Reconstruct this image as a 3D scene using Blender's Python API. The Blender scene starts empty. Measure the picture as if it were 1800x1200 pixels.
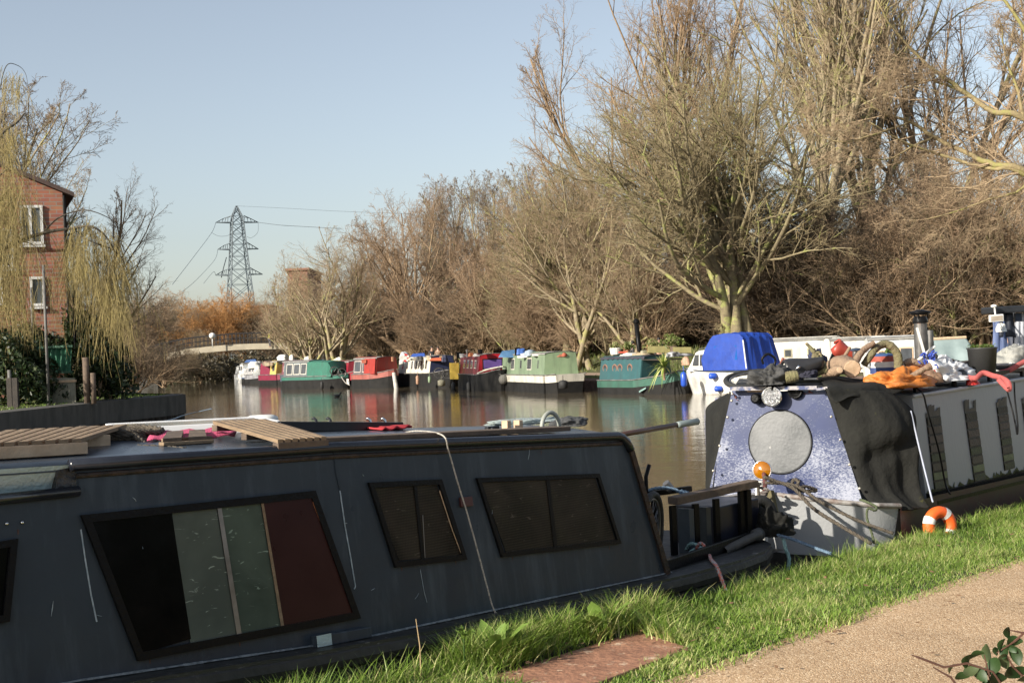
import bpy, math, random
import numpy as np
from mathutils import Vector, Matrix
R = math.radians
PI = math.pi
sc = bpy.context.scene
COL = sc.collection

# ---------------------------------------------------------------- camera
F = 2400.0
CAMZ = 2.35
rho, alp = R(2.4), 8.0 / F
c_, s_ = math.cos(rho), math.sin(rho)
RX = Vector((c_, 0, -s_)); U0 = Vector((s_, 0, c_)); F0 = Vector((0, 1, 0))
FW = F0 * math.cos(alp) + U0 * math.sin(alp)
UP = U0 * math.cos(alp) - F0 * math.sin(alp)
CAM = Vector((0, 0, CAMZ))
cd = bpy.data.cameras.new('camera'); cam = bpy.data.objects.new('camera', cd); COL.objects.link(cam)
cd.sensor_width = 36; cd.sensor_fit = 'HORIZONTAL'; cd.lens = F / 1800 * 36
cd.clip_start = 0.1; cd.clip_end = 9000
m = Matrix.Identity(4)
for i, v in enumerate((RX, UP, -FW)):
    m[0][i], m[1][i], m[2][i] = v
m.translation = CAM
cam.matrix_world = m
sc.camera = cam

# ---------------------------------------------------------------- light
SUN_EL = R(24); SX, SY = -0.78, -0.626
w = bpy.data.worlds.new('World'); sc.world = w; w.use_nodes = True
nt = w.node_tree; sk = nt.nodes.new('ShaderNodeTexSky'); sk.sky_type = 'NISHITA'
sk.sun_disc = False; sk.sun_elevation = SUN_EL; sk.sun_rotation = math.atan2(SX, SY)
sk.air_density = 1.0; sk.dust_density = 1.3; sk.ozone_density = 1.5; sk.altitude = 0
hs_ = nt.nodes.new('ShaderNodeHueSaturation'); hs_.inputs['Saturation'].default_value = 0.62; nt.links.new(sk.outputs[0], hs_.inputs['Color'])
nt.links.new(hs_.outputs[0], nt.nodes['Background'].inputs[0]); nt.nodes['Background'].inputs[1].default_value = 0.10
sl = bpy.data.lights.new('sun', 'SUN'); sl.energy = 5.0; sl.angle = R(0.55); sl.color = (1.0, 0.92, 0.79)
so = bpy.data.objects.new('sun', sl); COL.objects.link(so)
h_ = math.hypot(SX, SY)
SUND = Vector((SX / h_ * math.cos(SUN_EL), SY / h_ * math.cos(SUN_EL), math.sin(SUN_EL)))
so.rotation_euler = SUND.to_track_quat('Z', 'Y').to_euler()
sc.view_settings.view_transform = 'Standard'; sc.view_settings.look = 'None'
sc.view_settings.gamma = 1; sc.view_settings.exposure = 0.66
sc.cycles.max_bounces = 6; sc.cycles.diffuse_bounces = 3; sc.cycles.glossy_bounces = 3
sc.cycles.transparent_max_bounces = 8; sc.cycles.caustics_reflective = False; sc.cycles.caustics_refractive = False
sc.cycles.use_denoising = True

# ---------------------------------------------------------------- rays
def ray(px, py):
    return (RX * ((px - 900) / F) + UP * (-(py - 600) / F) + FW)
def W(px, py, D):
    return CAM + ray(px, py) * D
def hz(px, py, z):
    d = ray(px, py); return CAM + d * ((z - CAMZ) / d.z)
def hp(px, py, p0, n):
    d = ray(px, py); return CAM + d * ((p0 - CAM).dot(n) / d.dot(n))
def proj(p):
    v = Vector(p) - CAM; D = v.dot(FW)
    return (900 + F * v.dot(RX) / D, 600 - F * v.dot(UP) / D, D)
AX = Vector((0.685, 0.729, 0)).normalized()      # along the towpath
NB = Vector((-AX.y, AX.x, 0))                    # from the towpath towards the water
def B(t, s, z):
    return AX * t + NB * s + Vector((0, 0, z))

# ---------------------------------------------------------------- materials
MATS = {}
def mat(name, c, c2=None, rough=0.6, metal=0.0, ns=8.0, bump=0.0, bs=40.0, spots=None, stretch=(1, 1, 1), contrast=0.5, coat=0.0, detail=6, streak=None, spec=0.5):
    if name in MATS: return MATS[name]
    m = bpy.data.materials.new(name); m.use_nodes = True; nt = m.node_tree; N = nt.nodes; L = nt.links
    b = N['Principled BSDF']
    b.inputs['Roughness'].default_value = rough; b.inputs['Metallic'].default_value = metal
    b.inputs['Specular IOR Level'].default_value = spec
    if coat: b.inputs['Coat Weight'].default_value = coat; b.inputs['Coat Roughness'].default_value = 0.08
    tc = N.new('ShaderNodeTexCoord'); mp = N.new('ShaderNodeMapping'); mp.inputs['Scale'].default_value = stretch
    L.new(tc.outputs['Object'], mp.inputs['Vector'])
    no = N.new('ShaderNodeTexNoise'); no.inputs['Scale'].default_value = ns; no.inputs['Detail'].default_value = detail
    no.inputs['Roughness'].default_value = 0.62
    L.new(mp.outputs[0], no.inputs['Vector'])
    c2 = c2 or tuple(x * 0.72 for x in c)
    cr = N.new('ShaderNodeValToRGB'); e = cr.color_ramp.elements
    e[0].position = 0.5 - contrast * 0.35; e[1].position = 0.5 + contrast * 0.35
    e[0].color = (*c2, 1); e[1].color = (*c, 1)
    L.new(no.outputs['Fac'], cr.inputs['Fac'])
    out = cr.outputs['Color']
    if spots:
        sc_, thr, scale = spots
        n2 = N.new('ShaderNodeTexNoise'); n2.inputs['Scale'].default_value = scale; n2.inputs['Detail'].default_value = 8
        n2.inputs['Roughness'].default_value = 0.7
        L.new(mp.outputs[0], n2.inputs['Vector'])
        r2 = N.new('ShaderNodeValToRGB'); r2.color_ramp.elements[0].position = thr; r2.color_ramp.elements[1].position = thr + 0.06
        L.new(n2.outputs['Fac'], r2.inputs['Fac'])
        mx = N.new('ShaderNodeMixRGB'); L.new(r2.outputs['Color'], mx.inputs['Fac']); L.new(out, mx.inputs['Color1'])
        mx.inputs['Color2'].default_value = (*sc_, 1); out = mx.outputs['Color']
    if streak:
        sc_, thr, sv = streak
        m4 = N.new('ShaderNodeMapping'); m4.inputs['Scale'].default_value = sv; L.new(tc.outputs['Object'], m4.inputs['Vector'])
        n4 = N.new('ShaderNodeTexNoise'); n4.inputs['Scale'].default_value = 1.0; n4.inputs['Detail'].default_value = 7; n4.inputs['Roughness'].default_value = 0.7; L.new(m4.outputs[0], n4.inputs['Vector'])
        r4 = N.new('ShaderNodeMapRange'); r4.inputs['From Min'].default_value = thr; r4.inputs['From Max'].default_value = thr + .22; L.new(n4.outputs['Fac'], r4.inputs['Value'])
        x4 = N.new('ShaderNodeMixRGB'); L.new(r4.outputs[0], x4.inputs['Fac']); L.new(out, x4.inputs['Color1']); x4.inputs['Color2'].default_value = (*sc_, 1); out = x4.outputs['Color']
    L.new(out, b.inputs['Base Color'])
    rr = N.new('ShaderNodeMapRange'); rr.inputs['To Min'].default_value = max(0, rough - 0.12); rr.inputs['To Max'].default_value = min(1, rough + 0.15)
    L.new(no.outputs['Fac'], rr.inputs['Value']); L.new(rr.outputs[0], b.inputs['Roughness'])
    if bump:
        n3 = N.new('ShaderNodeTexNoise'); n3.inputs['Scale'].default_value = bs; n3.inputs['Detail'].default_value = 4
        L.new(mp.outputs[0], n3.inputs['Vector'])
        bp = N.new('ShaderNodeBump'); bp.inputs['Strength'].default_value = bump; bp.inputs['Distance'].default_value = 0.02
        L.new(n3.outputs['Fac'], bp.inputs['Height']); L.new(bp.outputs[0], b.inputs['Normal'])
    MATS[name] = m
    return m

# ---------------------------------------------------------------- mesh builder
X, Y, Z = Vector((1, 0, 0)), Vector((0, 1, 0)), Vector((0, 0, 1))
class MB:
    def __init__(s): s.v = []; s.f = []
    def add(s, vs, fs):
        o = len(s.v); s.v += [tuple(p) for p in vs]; s.f += [tuple(i + o for i in f) for f in fs]; return s
    def box(s, c, sx, sy, sz, ax=(X, Y, Z)):
        c = Vector(c); a, b, d = ax[0] * sx / 2, ax[1] * sy / 2, ax[2] * sz / 2
        vs = [c + a * i + b * j + d * k for i in (-1, 1) for j in (-1, 1) for k in (-1, 1)]
        return s.add(vs, [(0, 1, 3, 2), (4, 6, 7, 5), (0, 4, 5, 1), (2, 3, 7, 6), (0, 2, 6, 4), (1, 5, 7, 3)])
    def bar(s, p, q, wd, ht, up=Z):
        p, q = Vector(p), Vector(q); d = (q - p); a = d.normalized(); b = up.cross(a)
        if b.length < 1e-4: b = X.cross(a)
        b.normalize(); e = a.cross(b)
        return s.box((p + q) / 2, d.length, wd, ht, (a, b, e))
    def prism(s, poly, ext):
        poly = [Vector(p) for p in poly]; ext = Vector(ext); n = len(poly)
        nrm = Vector((0, 0, 0))
        for i in range(n): nrm += poly[i].cross(poly[(i + 1) % n])
        if nrm.dot(ext) > 0: poly = poly[::-1]
        vs = poly + [p + ext for p in poly]
        fs = [tuple(range(n)), tuple(range(2 * n - 1, n - 1, -1))] + [((i + 1) % n, i, n + i, n + (i + 1) % n) for i in range(n)]
        return s.add(vs, fs)
    def tube(s, pts, r, n=8, caps=True):
        pts = [Vector(p) for p in pts]; m_ = len(pts)
        rs = r if isinstance(r, (list, tuple)) else [r] * m_
        vs = []; prev = None
        for i, p in enumerate(pts):
            t = (pts[min(i + 1, m_ - 1)] - pts[max(i - 1, 0)]).normalized()
            if prev is None:
                u = t.cross(Z if abs(t.z) < 0.9 else X).normalized()
            else:
                u = (prev - t * prev.dot(t)).normalized()
            prev = u; v = t.cross(u)
            for k in range(n):
                a = 2 * PI * k / n
                vs.append(p + (u * math.cos(a) + v * math.sin(a)) * rs[i])
        fs = [(i * n + k, i * n + (k + 1) % n, (i + 1) * n + (k + 1) % n, (i + 1) * n + k) for i in range(m_ - 1) for k in range(n)]
        if caps: fs += [tuple(range(n - 1, -1, -1)), tuple(range((m_ - 1) * n, m_ * n))]
        return s.add(vs, fs)
    def lathe(s, prof, c=(0, 0, 0), n=20, ax=(X, Y, Z)):
        c = Vector(c); vs = []; m_ = len(prof)
        for (r, z) in prof:
            for k in range(n):
                a = 2 * PI * k / n
                vs.append(c + ax[0] * (r * math.cos(a)) + ax[1] * (r * math.sin(a)) + ax[2] * z)
        fs = [(i * n + k, i * n + (k + 1) % n, (i + 1) * n + (k + 1) % n, (i + 1) * n + k) for i in range(m_ - 1) for k in range(n)]
        return s.add(vs, fs)
    def torus(s, c, R_, r, ax=(X, Y), n=40, k=10):
        c = Vector(c); az = ax[0].cross(ax[1]); vs = []
        for i in range(n):
            a = 2 * PI * i / n; d = ax[0] * math.cos(a) + ax[1] * math.sin(a)
            for j in range(k):
                b = 2 * PI * j / k
                vs.append(c + d * (R_ + r * math.cos(b)) + az * (r * math.sin(b)))
        fs = [(i * k + j, ((i + 1) % n) * k + j, ((i + 1) % n) * k + (j + 1) % k, i * k + (j + 1) % k) for i in range(n) for j in range(k)]
        return s.add(vs, fs)
    def grid(s, rows):
        a, b = len(rows), len(rows[0])
        return s.add([p for r_ in rows for p in r_], [(i * b + j, i * b + j + 1, (i + 1) * b + j + 1, (i + 1) * b + j) for i in range(a - 1) for j in range(b - 1)])
    def ball(s, c, r, n=12, m_=8, sq=(1, 1, 1), jit=0.0, rnd=None):
        c = Vector(c); vs = []
        for i in range(m_ + 1):
            th = PI * i / m_
            for k in range(n):
                a = 2 * PI * k / n; q = 1 + (rnd.uniform(-jit, jit) if rnd else 0)
                vs.append(c + Vector((math.sin(th) * math.cos(a) * sq[0], math.sin(th) * math.sin(a) * sq[1], math.cos(th) * sq[2])) * r * q)
        fs = [(i * n + k, (i + 1) * n + k, (i + 1) * n + (k + 1) % n, i * n + (k + 1) % n) for i in range(m_) for k in range(n)]
        return s.add(vs, fs)

ORG = {}
def thing(name, label, cat, loc=(0, 0, 0), group=None, rotz=0, local=False):
    o = bpy.data.objects.new(name, None); COL.objects.link(o); o.location = loc; o.rotation_euler = (0, 0, rotz)
    o.empty_display_size = 0.1
    o['label'] = label; o['category'] = cat
    if group: o['group'] = group
    ORG[o.name] = Vector((0, 0, 0)) if local else Vector(loc)
    return o
def obj(name, mb, m, parent=None, smooth=False, bevel=0, label=None, cat=None, group=None, kind=None, org=None, weld=False, solid=0, sub=0):
    base = ORG[parent.name] if parent is not None else (Vector(org) if org is not None else Vector((0, 0, 0)))
    me = bpy.data.meshes.new(name)
    me.from_pydata([(p[0] - base[0], p[1] - base[1], p[2] - base[2]) for p in mb.v], [], mb.f); me.validate()
    me.update()
    if m is not None: me.materials.append(m)
    o = bpy.data.objects.new(name, me); COL.objects.link(o)
    if parent is not None: o.parent = parent
    else: o.location = base
    ORG[o.name] = base
    if smooth: me.polygons.foreach_set('use_smooth', [True] * len(me.polygons))
    if solid:
        md = o.modifiers.new('s', 'SOLIDIFY'); md.thickness = solid
    if bevel:
        md = o.modifiers.new('b', 'BEVEL'); md.width = bevel; md.segments = 2; md.limit_method = 'ANGLE'; md.angle_limit = R(40)
    if sub:
        md = o.modifiers.new('u', 'SUBSURF'); md.levels = sub; md.render_levels = sub
    if label: o['label'] = label
    if cat: o['category'] = cat
    if group: o['group'] = group
    if kind: o['kind'] = kind
    return o
def npmesh(name, v, f, m, smooth=False):
    """big mesh from numpy: v (n,3), f (m,k)"""
    me = bpy.data.meshes.new(name); k = f.shape[1]
    me.vertices.add(len(v)); me.vertices.foreach_set('co', np.ascontiguousarray(v, dtype=np.float32).ravel())
    me.loops.add(f.size); me.loops.foreach_set('vertex_index', f.astype(np.int32).ravel())
    me.polygons.add(len(f)); me.polygons.foreach_set('loop_start', np.arange(0, f.size, k, dtype=np.int32))
    me.polygons.foreach_set('loop_total', np.full(len(f), k, dtype=np.int32))
    if smooth: me.polygons.foreach_set('use_smooth', np.ones(len(f), dtype=bool))
    me.update(calc_edges=True)
    me.materials.append(m)
    return me
def link(name, me, parent=None, label=None, cat=None, group=None, kind=None):
    o = bpy.data.objects.new(name, me); COL.objects.link(o)
    if parent is not None: o.parent = parent
    for k, v in (('label', label), ('category', cat), ('group', group), ('kind', kind)):
        if v: o[k] = v
    ORG[o.name] = Vector((0, 0, 0))
    return o
rnd = random.Random(7)
rng = np.random.default_rng(11)

# ---------------------------------------------------------------- setting: water, ground, towpath
S_EDGE, S_PATH = 5.0, 4.05
far_edge = [(-26, 134), (-15, 105), (-9.5, 94), (-5.2, 89.5), (-1.2, 81.5), (2.4, 73.5), (4.1, 69.5), (7.2, 63.5), (12.2, 56.5), (19, 54.5), (32, 58), (60, 85), (75, 100)]
water_poly = [tuple(B(110, S_EDGE, 0))[:2], tuple(B(-70, S_EDGE, 0))[:2], (-60, -10), (-30, 15), (-19, 27), (-16.2, 36), (-15.2, 40.6), (-14.1, 48), (-12.9, 51.5), (-12.9, 53), (-15, 56), (-21, 68), (-27, 88), (-31, 105), (-36, 128), (-42, 160), (-31, 160)] + far_edge

def mat_water():
    m = bpy.data.materials.new('canal_water'); m.use_nodes = True; nt = m.node_tree; N = nt.nodes; L = nt.links
    b = N['Principled BSDF']; b.inputs['Base Color'].default_value = (0.125, 0.10, 0.065, 1); b.inputs['Roughness'].default_value = 0.02
    b.inputs['IOR'].default_value = 1.33; b.inputs['Specular IOR Level'].default_value = 0.5
    tc = N.new('ShaderNodeTexCoord')
    hs = []
    for sc_, st, rot, det in ((0.55, (1, 1.6, 1), 0.3, 3), (3.2, (1, 2.2, 1), 0.5, 4), (13.0, (1, 1.8, 1), 0.1, 3)):
        mp = N.new('ShaderNodeMapping'); mp.inputs['Scale'].default_value = st; mp.inputs['Rotation'].default_value = (0, 0, rot)
        n = N.new('ShaderNodeTexNoise'); n.inputs['Scale'].default_value = sc_; n.inputs['Detail'].default_value = det
        L.new(tc.outputs['Object'], mp.inputs['Vector']); L.new(mp.outputs[0], n.inputs['Vector']); hs.append(n)
    prev = None
    for n, st, dist in zip(hs, (0.22, 0.22, 0.12), (0.06, 0.02, 0.006)):
        bp = N.new('ShaderNodeBump'); bp.inputs['Strength'].default_value = st; bp.inputs['Distance'].default_value = dist
        L.new(n.outputs['Fac'], bp.inputs['Height'])
        if prev: L.new(prev.outputs[0], bp.inputs['Normal'])
        prev = bp
    L.new(prev.outputs[0], b.inputs['Normal'])
    return m
wm = MB(); wm.grid([[(-1500, -300, 0), (1500, -300, 0)], [(-1500, 700, 0), (1500, 700, 0)]][::1])
obj('canal_water', wm, mat_water(), kind='structure')

def poly_sd(P, poly):
    """signed distance, negative inside (numpy)"""
    P = np.asarray(P); d = np.full(len(P), 1e9); ins = np.zeros(len(P), bool); n = len(poly)
    for i in range(n):
        a = np.array(poly[i]); b = np.array(poly[(i + 1) % n]); e = b - a
        w_ = P - a; t = np.clip((w_ @ e) / (e @ e), 0, 1); q = w_ - t[:, None] * e
        d = np.minimum(d, np.hypot(q[:, 0], q[:, 1]))
        c1 = (a[1] > P[:, 1]) != (b[1] > P[:, 1])
        with np.errstate(divide='ignore', invalid='ignore'):
            xi = (b[0] - a[0]) * (P[:, 1] - a[1]) / (b[1] - a[1]) + a[0]
        ins ^= c1 & (P[:, 0] < xi)
    return np.where(ins, -d, d)
def ground_h(P):
    P = np.asarray(P, float); d = poly_sd(P, water_poly)
    s = -P[:, 0] * AX.y * 1.0 + P[:, 1] * AX.x
    left = P[:, 0] < -10 - 0.13 * np.maximum(P[:, 1] - 56, 0)
    rise = 0.55 + 0.10 * np.clip(d, 0, 3.2) / 3.2 + 1.1 * np.clip((d - 3.3) / 4.5, 0, 1) ** 1.2 + 0.4 * np.clip((d - 8) / 30, 0, 1)
    rl = 1.0 + 0.25 * np.clip(d / 12, 0, 1)
    h = np.where(left & (P[:, 1] < 60), rl, rise)
    h = np.where(d < 0.0, -1.2, np.where(d < 0.35, -1.2 + (h + 1.2) * np.clip(d / 0.35, 0, 1), h))
    h = np.where((s < S_EDGE + 0.6) , -0.9, h)
    return h
gx = np.concatenate([[-3500, -1200, -500, -250, -140, -90], np.arange(-62, 70, 0.8), [80, 100, 140, 220, 400, 1200, 3500]])
gy = np.concatenate([[-400, -100, -20, 0], np.arange(14, 170, 0.8), [180, 200, 240, 320, 500, 1000, 2500, 4500]])
GX, GY = np.meshgrid(gx, gy); P = np.stack([GX.ravel(), GY.ravel()], 1); gz = ground_h(P)
gz += np.where(gz > 0.3, (np.sin(P[:, 0] * 1.7) * np.cos(P[:, 1] * 1.3)) * 0.03, 0)
nx, ny = len(gx), len(gy); idx = np.arange(nx * ny).reshape(ny, nx)
fq = np.stack([idx[:-1, :-1].ravel(), idx[:-1, 1:].ravel(), idx[1:, 1:].ravel(), idx[1:, :-1].ravel()], 1)
def mat_bank():
    m = mat('bank_ground', (0.085, 0.11, 0.03), (0.07, 0.05, 0.03), rough=0.95, ns=1.3, bump=0.6, bs=9, spots=((0.12, 0.15, 0.04), 0.56, 5.0))
    return m
link('ground', npmesh('ground', np.column_stack([P, gz]), fq, mat_bank(), True), kind='structure')

def mat_path():
    m = bpy.data.materials.new('path_gravel'); m.use_nodes = True; nt = m.node_tree; N = nt.nodes; L = nt.links
    b = N['Principled BSDF']; b.inputs['Roughness'].default_value = 0.85
    tc = N.new('ShaderNodeTexCoord')
    vo = N.new('ShaderNodeTexVoronoi'); vo.inputs['Scale'].default_value = 125; L.new(tc.outputs['Object'], vo.inputs['Vector'])
    cr = N.new('ShaderNodeValToRGB'); cr.color_ramp.interpolation = 'LINEAR'
    e = cr.color_ramp.elements; e[0].position = 0.0; e[0].color = (0.32, 0.195, 0.10, 1); e[1].position = 1; e[1].color = (0.80, 0.63, 0.43, 1)
    for p, c in ((0.3, (0.45, 0.29, 0.158, 1)), (0.65, (0.56, 0.385, 0.222, 1)), (0.88, (0.65, 0.48, 0.30, 1))):
        x = e.new(p); x.color = c
    sp = N.new('ShaderNodeSeparateColor'); L.new(vo.outputs['Color'], sp.inputs[0]); L.new(sp.outputs[0], cr.inputs['Fac'])
    n = N.new('ShaderNodeTexNoise'); n.inputs['Scale'].default_value = 1.6; n.inputs['Detail'].default_value = 6; L.new(tc.outputs['Object'], n.inputs['Vector'])
    r2 = N.new('ShaderNodeMapRange'); r2.inputs['From Min'].default_value = 0.3; r2.inputs['From Max'].default_value = 0.7; r2.inputs['To Min'].default_value = 0.82; r2.inputs['To Max'].default_value = 1.1
    L.new(n.outputs['Fac'], r2.inputs['Value'])
    mx = N.new('ShaderNodeMixRGB'); mx.blend_type = 'MULTIPLY'; mx.inputs[0].default_value = 1; L.new(cr.outputs[0], mx.inputs[1]); L.new(r2.outputs[0], mx.inputs[2])
    L.new(mx.outputs[0], b.inputs['Base Color'])
    bp = N.new('ShaderNodeBump'); bp.inputs['Strength'].default_value = 0.7; bp.inputs['Distance'].default_value = 0.006
    L.new(vo.outputs['Distance'], bp.inputs['Height']); bp.invert = True
    L.new(bp.outputs[0], b.inputs['Normal'])
    return m
def strip(s0, s1, z0, z1, wob0=0.0, wob1=0.0, t0=-30, t1=75, n=420):
    mb = MB(); rows = []
    for k in (0, 0.25, 0.5, 0.75, 1):
        row = []
        for i in range(n):
            t = t0 + (t1 - t0) * i / (n - 1)
            a = s0 + wob0 * (math.sin(t * 2.3) * 0.5 + math.sin(t * 5.9 + 1) * 0.3 + math.sin(t * 13.1) * 0.2)
            b = s1 + wob1 * (math.sin(t * 1.9) * 0.5 + math.sin(t * 6.7 + 2) * 0.3 + math.sin(t * 15.3) * 0.2)
            row.append(B(t, a + (b - a) * k, z0 + (z1 - z0) * k))
        rows.append(row)
    return mb.grid(rows)
M_soil = mat('verge_soil', (0.06, 0.075, 0.025), (0.045, 0.032, 0.018), rough=1, ns=14, bump=0.8, bs=60)
mb = strip(S_PATH - 0.05, S_EDGE, 0.70, 0.70, 0.03, 0.03)
mb.grid([[B(t, S_EDGE - 0.01, 0.70) for t in (-30, 75)], [B(t, S_EDGE + 0.02, 0.3) for t in (-30, 75)], [B(t, S_EDGE + 0.02, -0.6) for t in (-30, 75)]])
obj('grass_verge', mb, M_soil, kind='structure')
obj('towpath', strip(-3, S_PATH, 0.712, 0.704, 0, 0.035), mat_path(), kind='structure')
obj('verge_ground', strip(-60, -3, 0.70, 0.70), M_soil, kind='structure')
# ---------------------------------------------------------------- grass
def mat_grass(name, c1, c2, c3, rough=0.5):
    m = bpy.data.materials.new(name); m.use_nodes = True; nt = m.node_tree; N = nt.nodes; L = nt.links
    b = N['Principled BSDF']; b.inputs['Roughness'].default_value = rough
    at = N.new('ShaderNodeAttribute'); at.attribute_name = 'tint'
    cr = N.new('ShaderNodeValToRGB'); e = cr.color_ramp.elements; e[0].color = (*c1, 1); e[1].color = (*c3, 1); x = e.new(0.6); x.color = (*c2, 1); e[-1].position = 0.97
    L.new(at.outputs['Fac'], cr.inputs['Fac']); L.new(cr.outputs[0], b.inputs['Base Color'])
    tr = N.new('ShaderNodeBsdfTranslucent'); L.new(cr.outputs[0], tr.inputs[0])
    mx = N.new('ShaderNodeMixShader'); mx.inputs[0].default_value = 0.25
    L.new(b.outputs[0], mx.inputs[1]); L.new(tr.outputs[0], mx.inputs[2]); L.new(mx.outputs[0], N['Material Output'].inputs['Surface'])
    return m
def blades(base, hgt, wid, lean, tint, name, m, rng=rng, seg=3):
    n = len(base); az = rng.uniform(0, 2 * PI, n); side = np.stack([np.cos(az), np.sin(az), np.zeros(n)], 1)
    la = az + PI / 2 + rng.normal(0, 0.5, n); ld = np.stack([np.cos(la), np.sin(la), np.zeros(n)], 1)
    vs = []
    for k in range(seg + 1):
        u = k / seg; c = base + np.array([0, 0, 1.0]) * (hgt * (u - 0.25 * lean * u * u))[:, None] + ld * (hgt * lean * u * u)[:, None]
        w_ = wid * (1 - u ** 1.6) if k < seg else wid * 0.04
        vs += [c - side * (w_ / 2)[:, None], c + side * (w_ / 2)[:, None]]
    V = np.stack(vs, 1).reshape(-1, 3); k2 = 2 * (seg + 1)
    o = (np.arange(n) * k2)[:, None, None]; q = np.array([[2 * k, 2 * k + 1, 2 * k + 3, 2 * k + 2] for k in range(seg)])[None]
    me = npmesh(name, V, (o + q).reshape(-1, 4), m)
    a = me.attributes.new('tint', 'FLOAT', 'POINT'); a.data.foreach_set('value', np.repeat(tint, k2).astype(np.float32))
    return me
def verge_noise(t, s):
    return (np.sin(t * 2.1 + s * 3) + np.sin(t * 5.3 - s * 4 + 1) + np.sin(t * 9.7 + s * 8 + 2) * 0.7) / 2.7
n = 185000
t = 2.3 + 17 * rng.random(n) ** 1.35; s = S_PATH + 0.0 + (S_EDGE + 0.06 - S_PATH) * rng.random(n)
pn = verge_noise(t, s); edge = (s - S_PATH) / (S_EDGE - S_PATH)
s = s - 0.16 * (edge < 0.10) * rng.random(n) ** 2.5
hg = (0.034 + 0.045 * rng.random(n) ** 1.6 + 0.022 * pn) * (0.75 + 0.5 * edge ** 2) * (1 + 0.9 * ((edge > 0.85) | (pn > .55)) * rng.random(n) ** 2)
hg = hg * (1 + 1.3 * np.clip((6.9 - t) / 1.5, 0, 1) * np.clip((edge - .35) / .4, 0, 1) * (0.6 + .8 * (pn > .1)))
hg = np.clip(hg, 0.018, 0.26)
wd = (0.0032 + 0.0034 * rng.random(n)) * (1 + .55 * (t < 7.2))
base = np.array(AX)[None] * t[:, None] + np.array(NB)[None] * s[:, None] + np.array([0, 0, 0.695])
# the wooden board lies bare in the grass
PB = [hz(818, 1200, 0.722), hz(1120, 1108, 0.722), hz(1212, 1137, 0.722), hz(1005, 1216, 0.722)]
bd = poly_sd(base[:, :2], [tuple(p)[:2] for p in PB])
big = np.sin(t * 1.1 + 2 * s) * np.sin(t * 2.7 - s * 5 + 1) + .6 * np.sin(t * 6.1 + s * 9)
keep2 = rng.random(n) > .35 * (big < -.7)
keep = ((bd > 0.0) | ((rng.random(n) < 0.10) & (bd > -0.06))) & keep2
tint = np.clip(0.46 + 0.24 * rng.normal(size=n) + 0.16 * pn + .13 * big, 0, 0.93); tint[rng.random(n) < 0.07 + .10 * (big > .7)] = 1.0
tint = tint[keep]
M_gr = mat_grass('grass_blade', (0.07, 0.13, 0.015), (0.22, 0.345, 0.05), (0.52, 0.50, 0.22))
link('grass', blades(base[keep], hg[keep], wd[keep], 0.35 + 0.7 * rng.random(keep.sum()), tint, 'grass', M_gr), kind='stuff')

# far-bank grass, coarser
def bank_pts(n, x0, x1, y0, y1, dmin, dmax):
    P = np.stack([rng.uniform(x0, x1, n), rng.uniform(y0, y1, n)], 1); d = poly_sd(P, water_poly)
    P = P[(d > dmin) & (d < dmax)]
    return np.column_stack([P, ground_h(P) - 0.02])
fb = np.concatenate([bank_pts(60000, -16, 22, 56, 105, 3.3, 8.5), bank_pts(9000, -16, 22, 56, 105, 0.2, 1.0)])
n = len(fb); M_fg = mat_grass('bank_grass_blade', (0.05, 0.08, 0.015), (0.15, 0.2, 0.045), (0.4, 0.36, 0.18))
link('bank_grass', blades(fb, rng.uniform(0.12, 0.4, n), rng.uniform(0.02, 0.045, n), rng.uniform(0.2, 0.9, n), np.clip(0.5 + 0.3 * rng.normal(size=n), 0, 1), 'bank_grass', M_fg, seg=2), kind='stuff')
fb = bank_pts(30000, -42, -12, 36, 58, 0.15, 12); n = len(fb)
link('lawn_grass', blades(fb, rng.uniform(0.06, 0.14, n), rng.uniform(0.02, 0.035, n), rng.uniform(0.2, 0.9, n), np.clip(0.4 + 0.2 * rng.normal(size=n), 0, 1), 'lawn_grass', M_gr, seg=2), kind='stuff')

# ---------------------------------------------------------------- trees
def norm(a): return a / np.maximum(np.linalg.norm(a, axis=-1, keepdims=True), 1e-9)
def grow_level(st, dr, ln, r0, r1, seg, wander, trop, rng):
    """polylines: start (B,3), dir (B,3), len (B), radii r0->r1 (B)"""
    p = st.copy(); d = dr.copy(); pts = [p.copy()]
    for k in range(seg):
        d = norm(d + rng.normal(0, wander, d.shape) + np.array([0, 0, 1.0]) * (trop if np.isscalar(trop) else trop[:, None]))
        p = p + d * (ln / seg)[:, None]; pts.append(p.copy())
    pts = np.stack(pts, 1); u = np.linspace(0, 1, seg + 1)[None]
    return pts, r0[:, None] * (1 - u) + r1[:, None] * u
def spawn(pts, rad, ln, nc, umin, umax, ang, lr, rr, rng, shape=0.5, jl=0.25):
    Bn, M = pts.shape[0], pts.shape[1]; seg = M - 1
    u = (np.arange(nc)[None] + rng.random((Bn, nc))) / nc * (umax - umin) + umin
    k = np.minimum((u * seg).astype(int), seg - 1); f = u * seg - k; bi = np.arange(Bn)[:, None]
    a, b = pts[bi, k], pts[bi, k + 1]; st = a + (b - a) * f[..., None]; tg = norm(b - a)
    r = rad[bi, k] * (1 - f) + rad[bi, k + 1] * f
    rv = rng.normal(size=tg.shape); pr = norm(rv - tg * (rv * tg).sum(-1, keepdims=True))
    an = np.radians(ang[0] + (ang[1] - ang[0]) * rng.random((Bn, nc)))[..., None]
    d = tg * np.cos(an) + pr * np.sin(an)
    l = ln[:, None] * lr * (1 - shape * u) * (1 + jl * rng.normal(size=u.shape)); l = np.maximum(l, 0.05)
    return st.reshape(-1, 3), d.reshape(-1, 3), l.ravel(), (r * rr).ravel()
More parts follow.
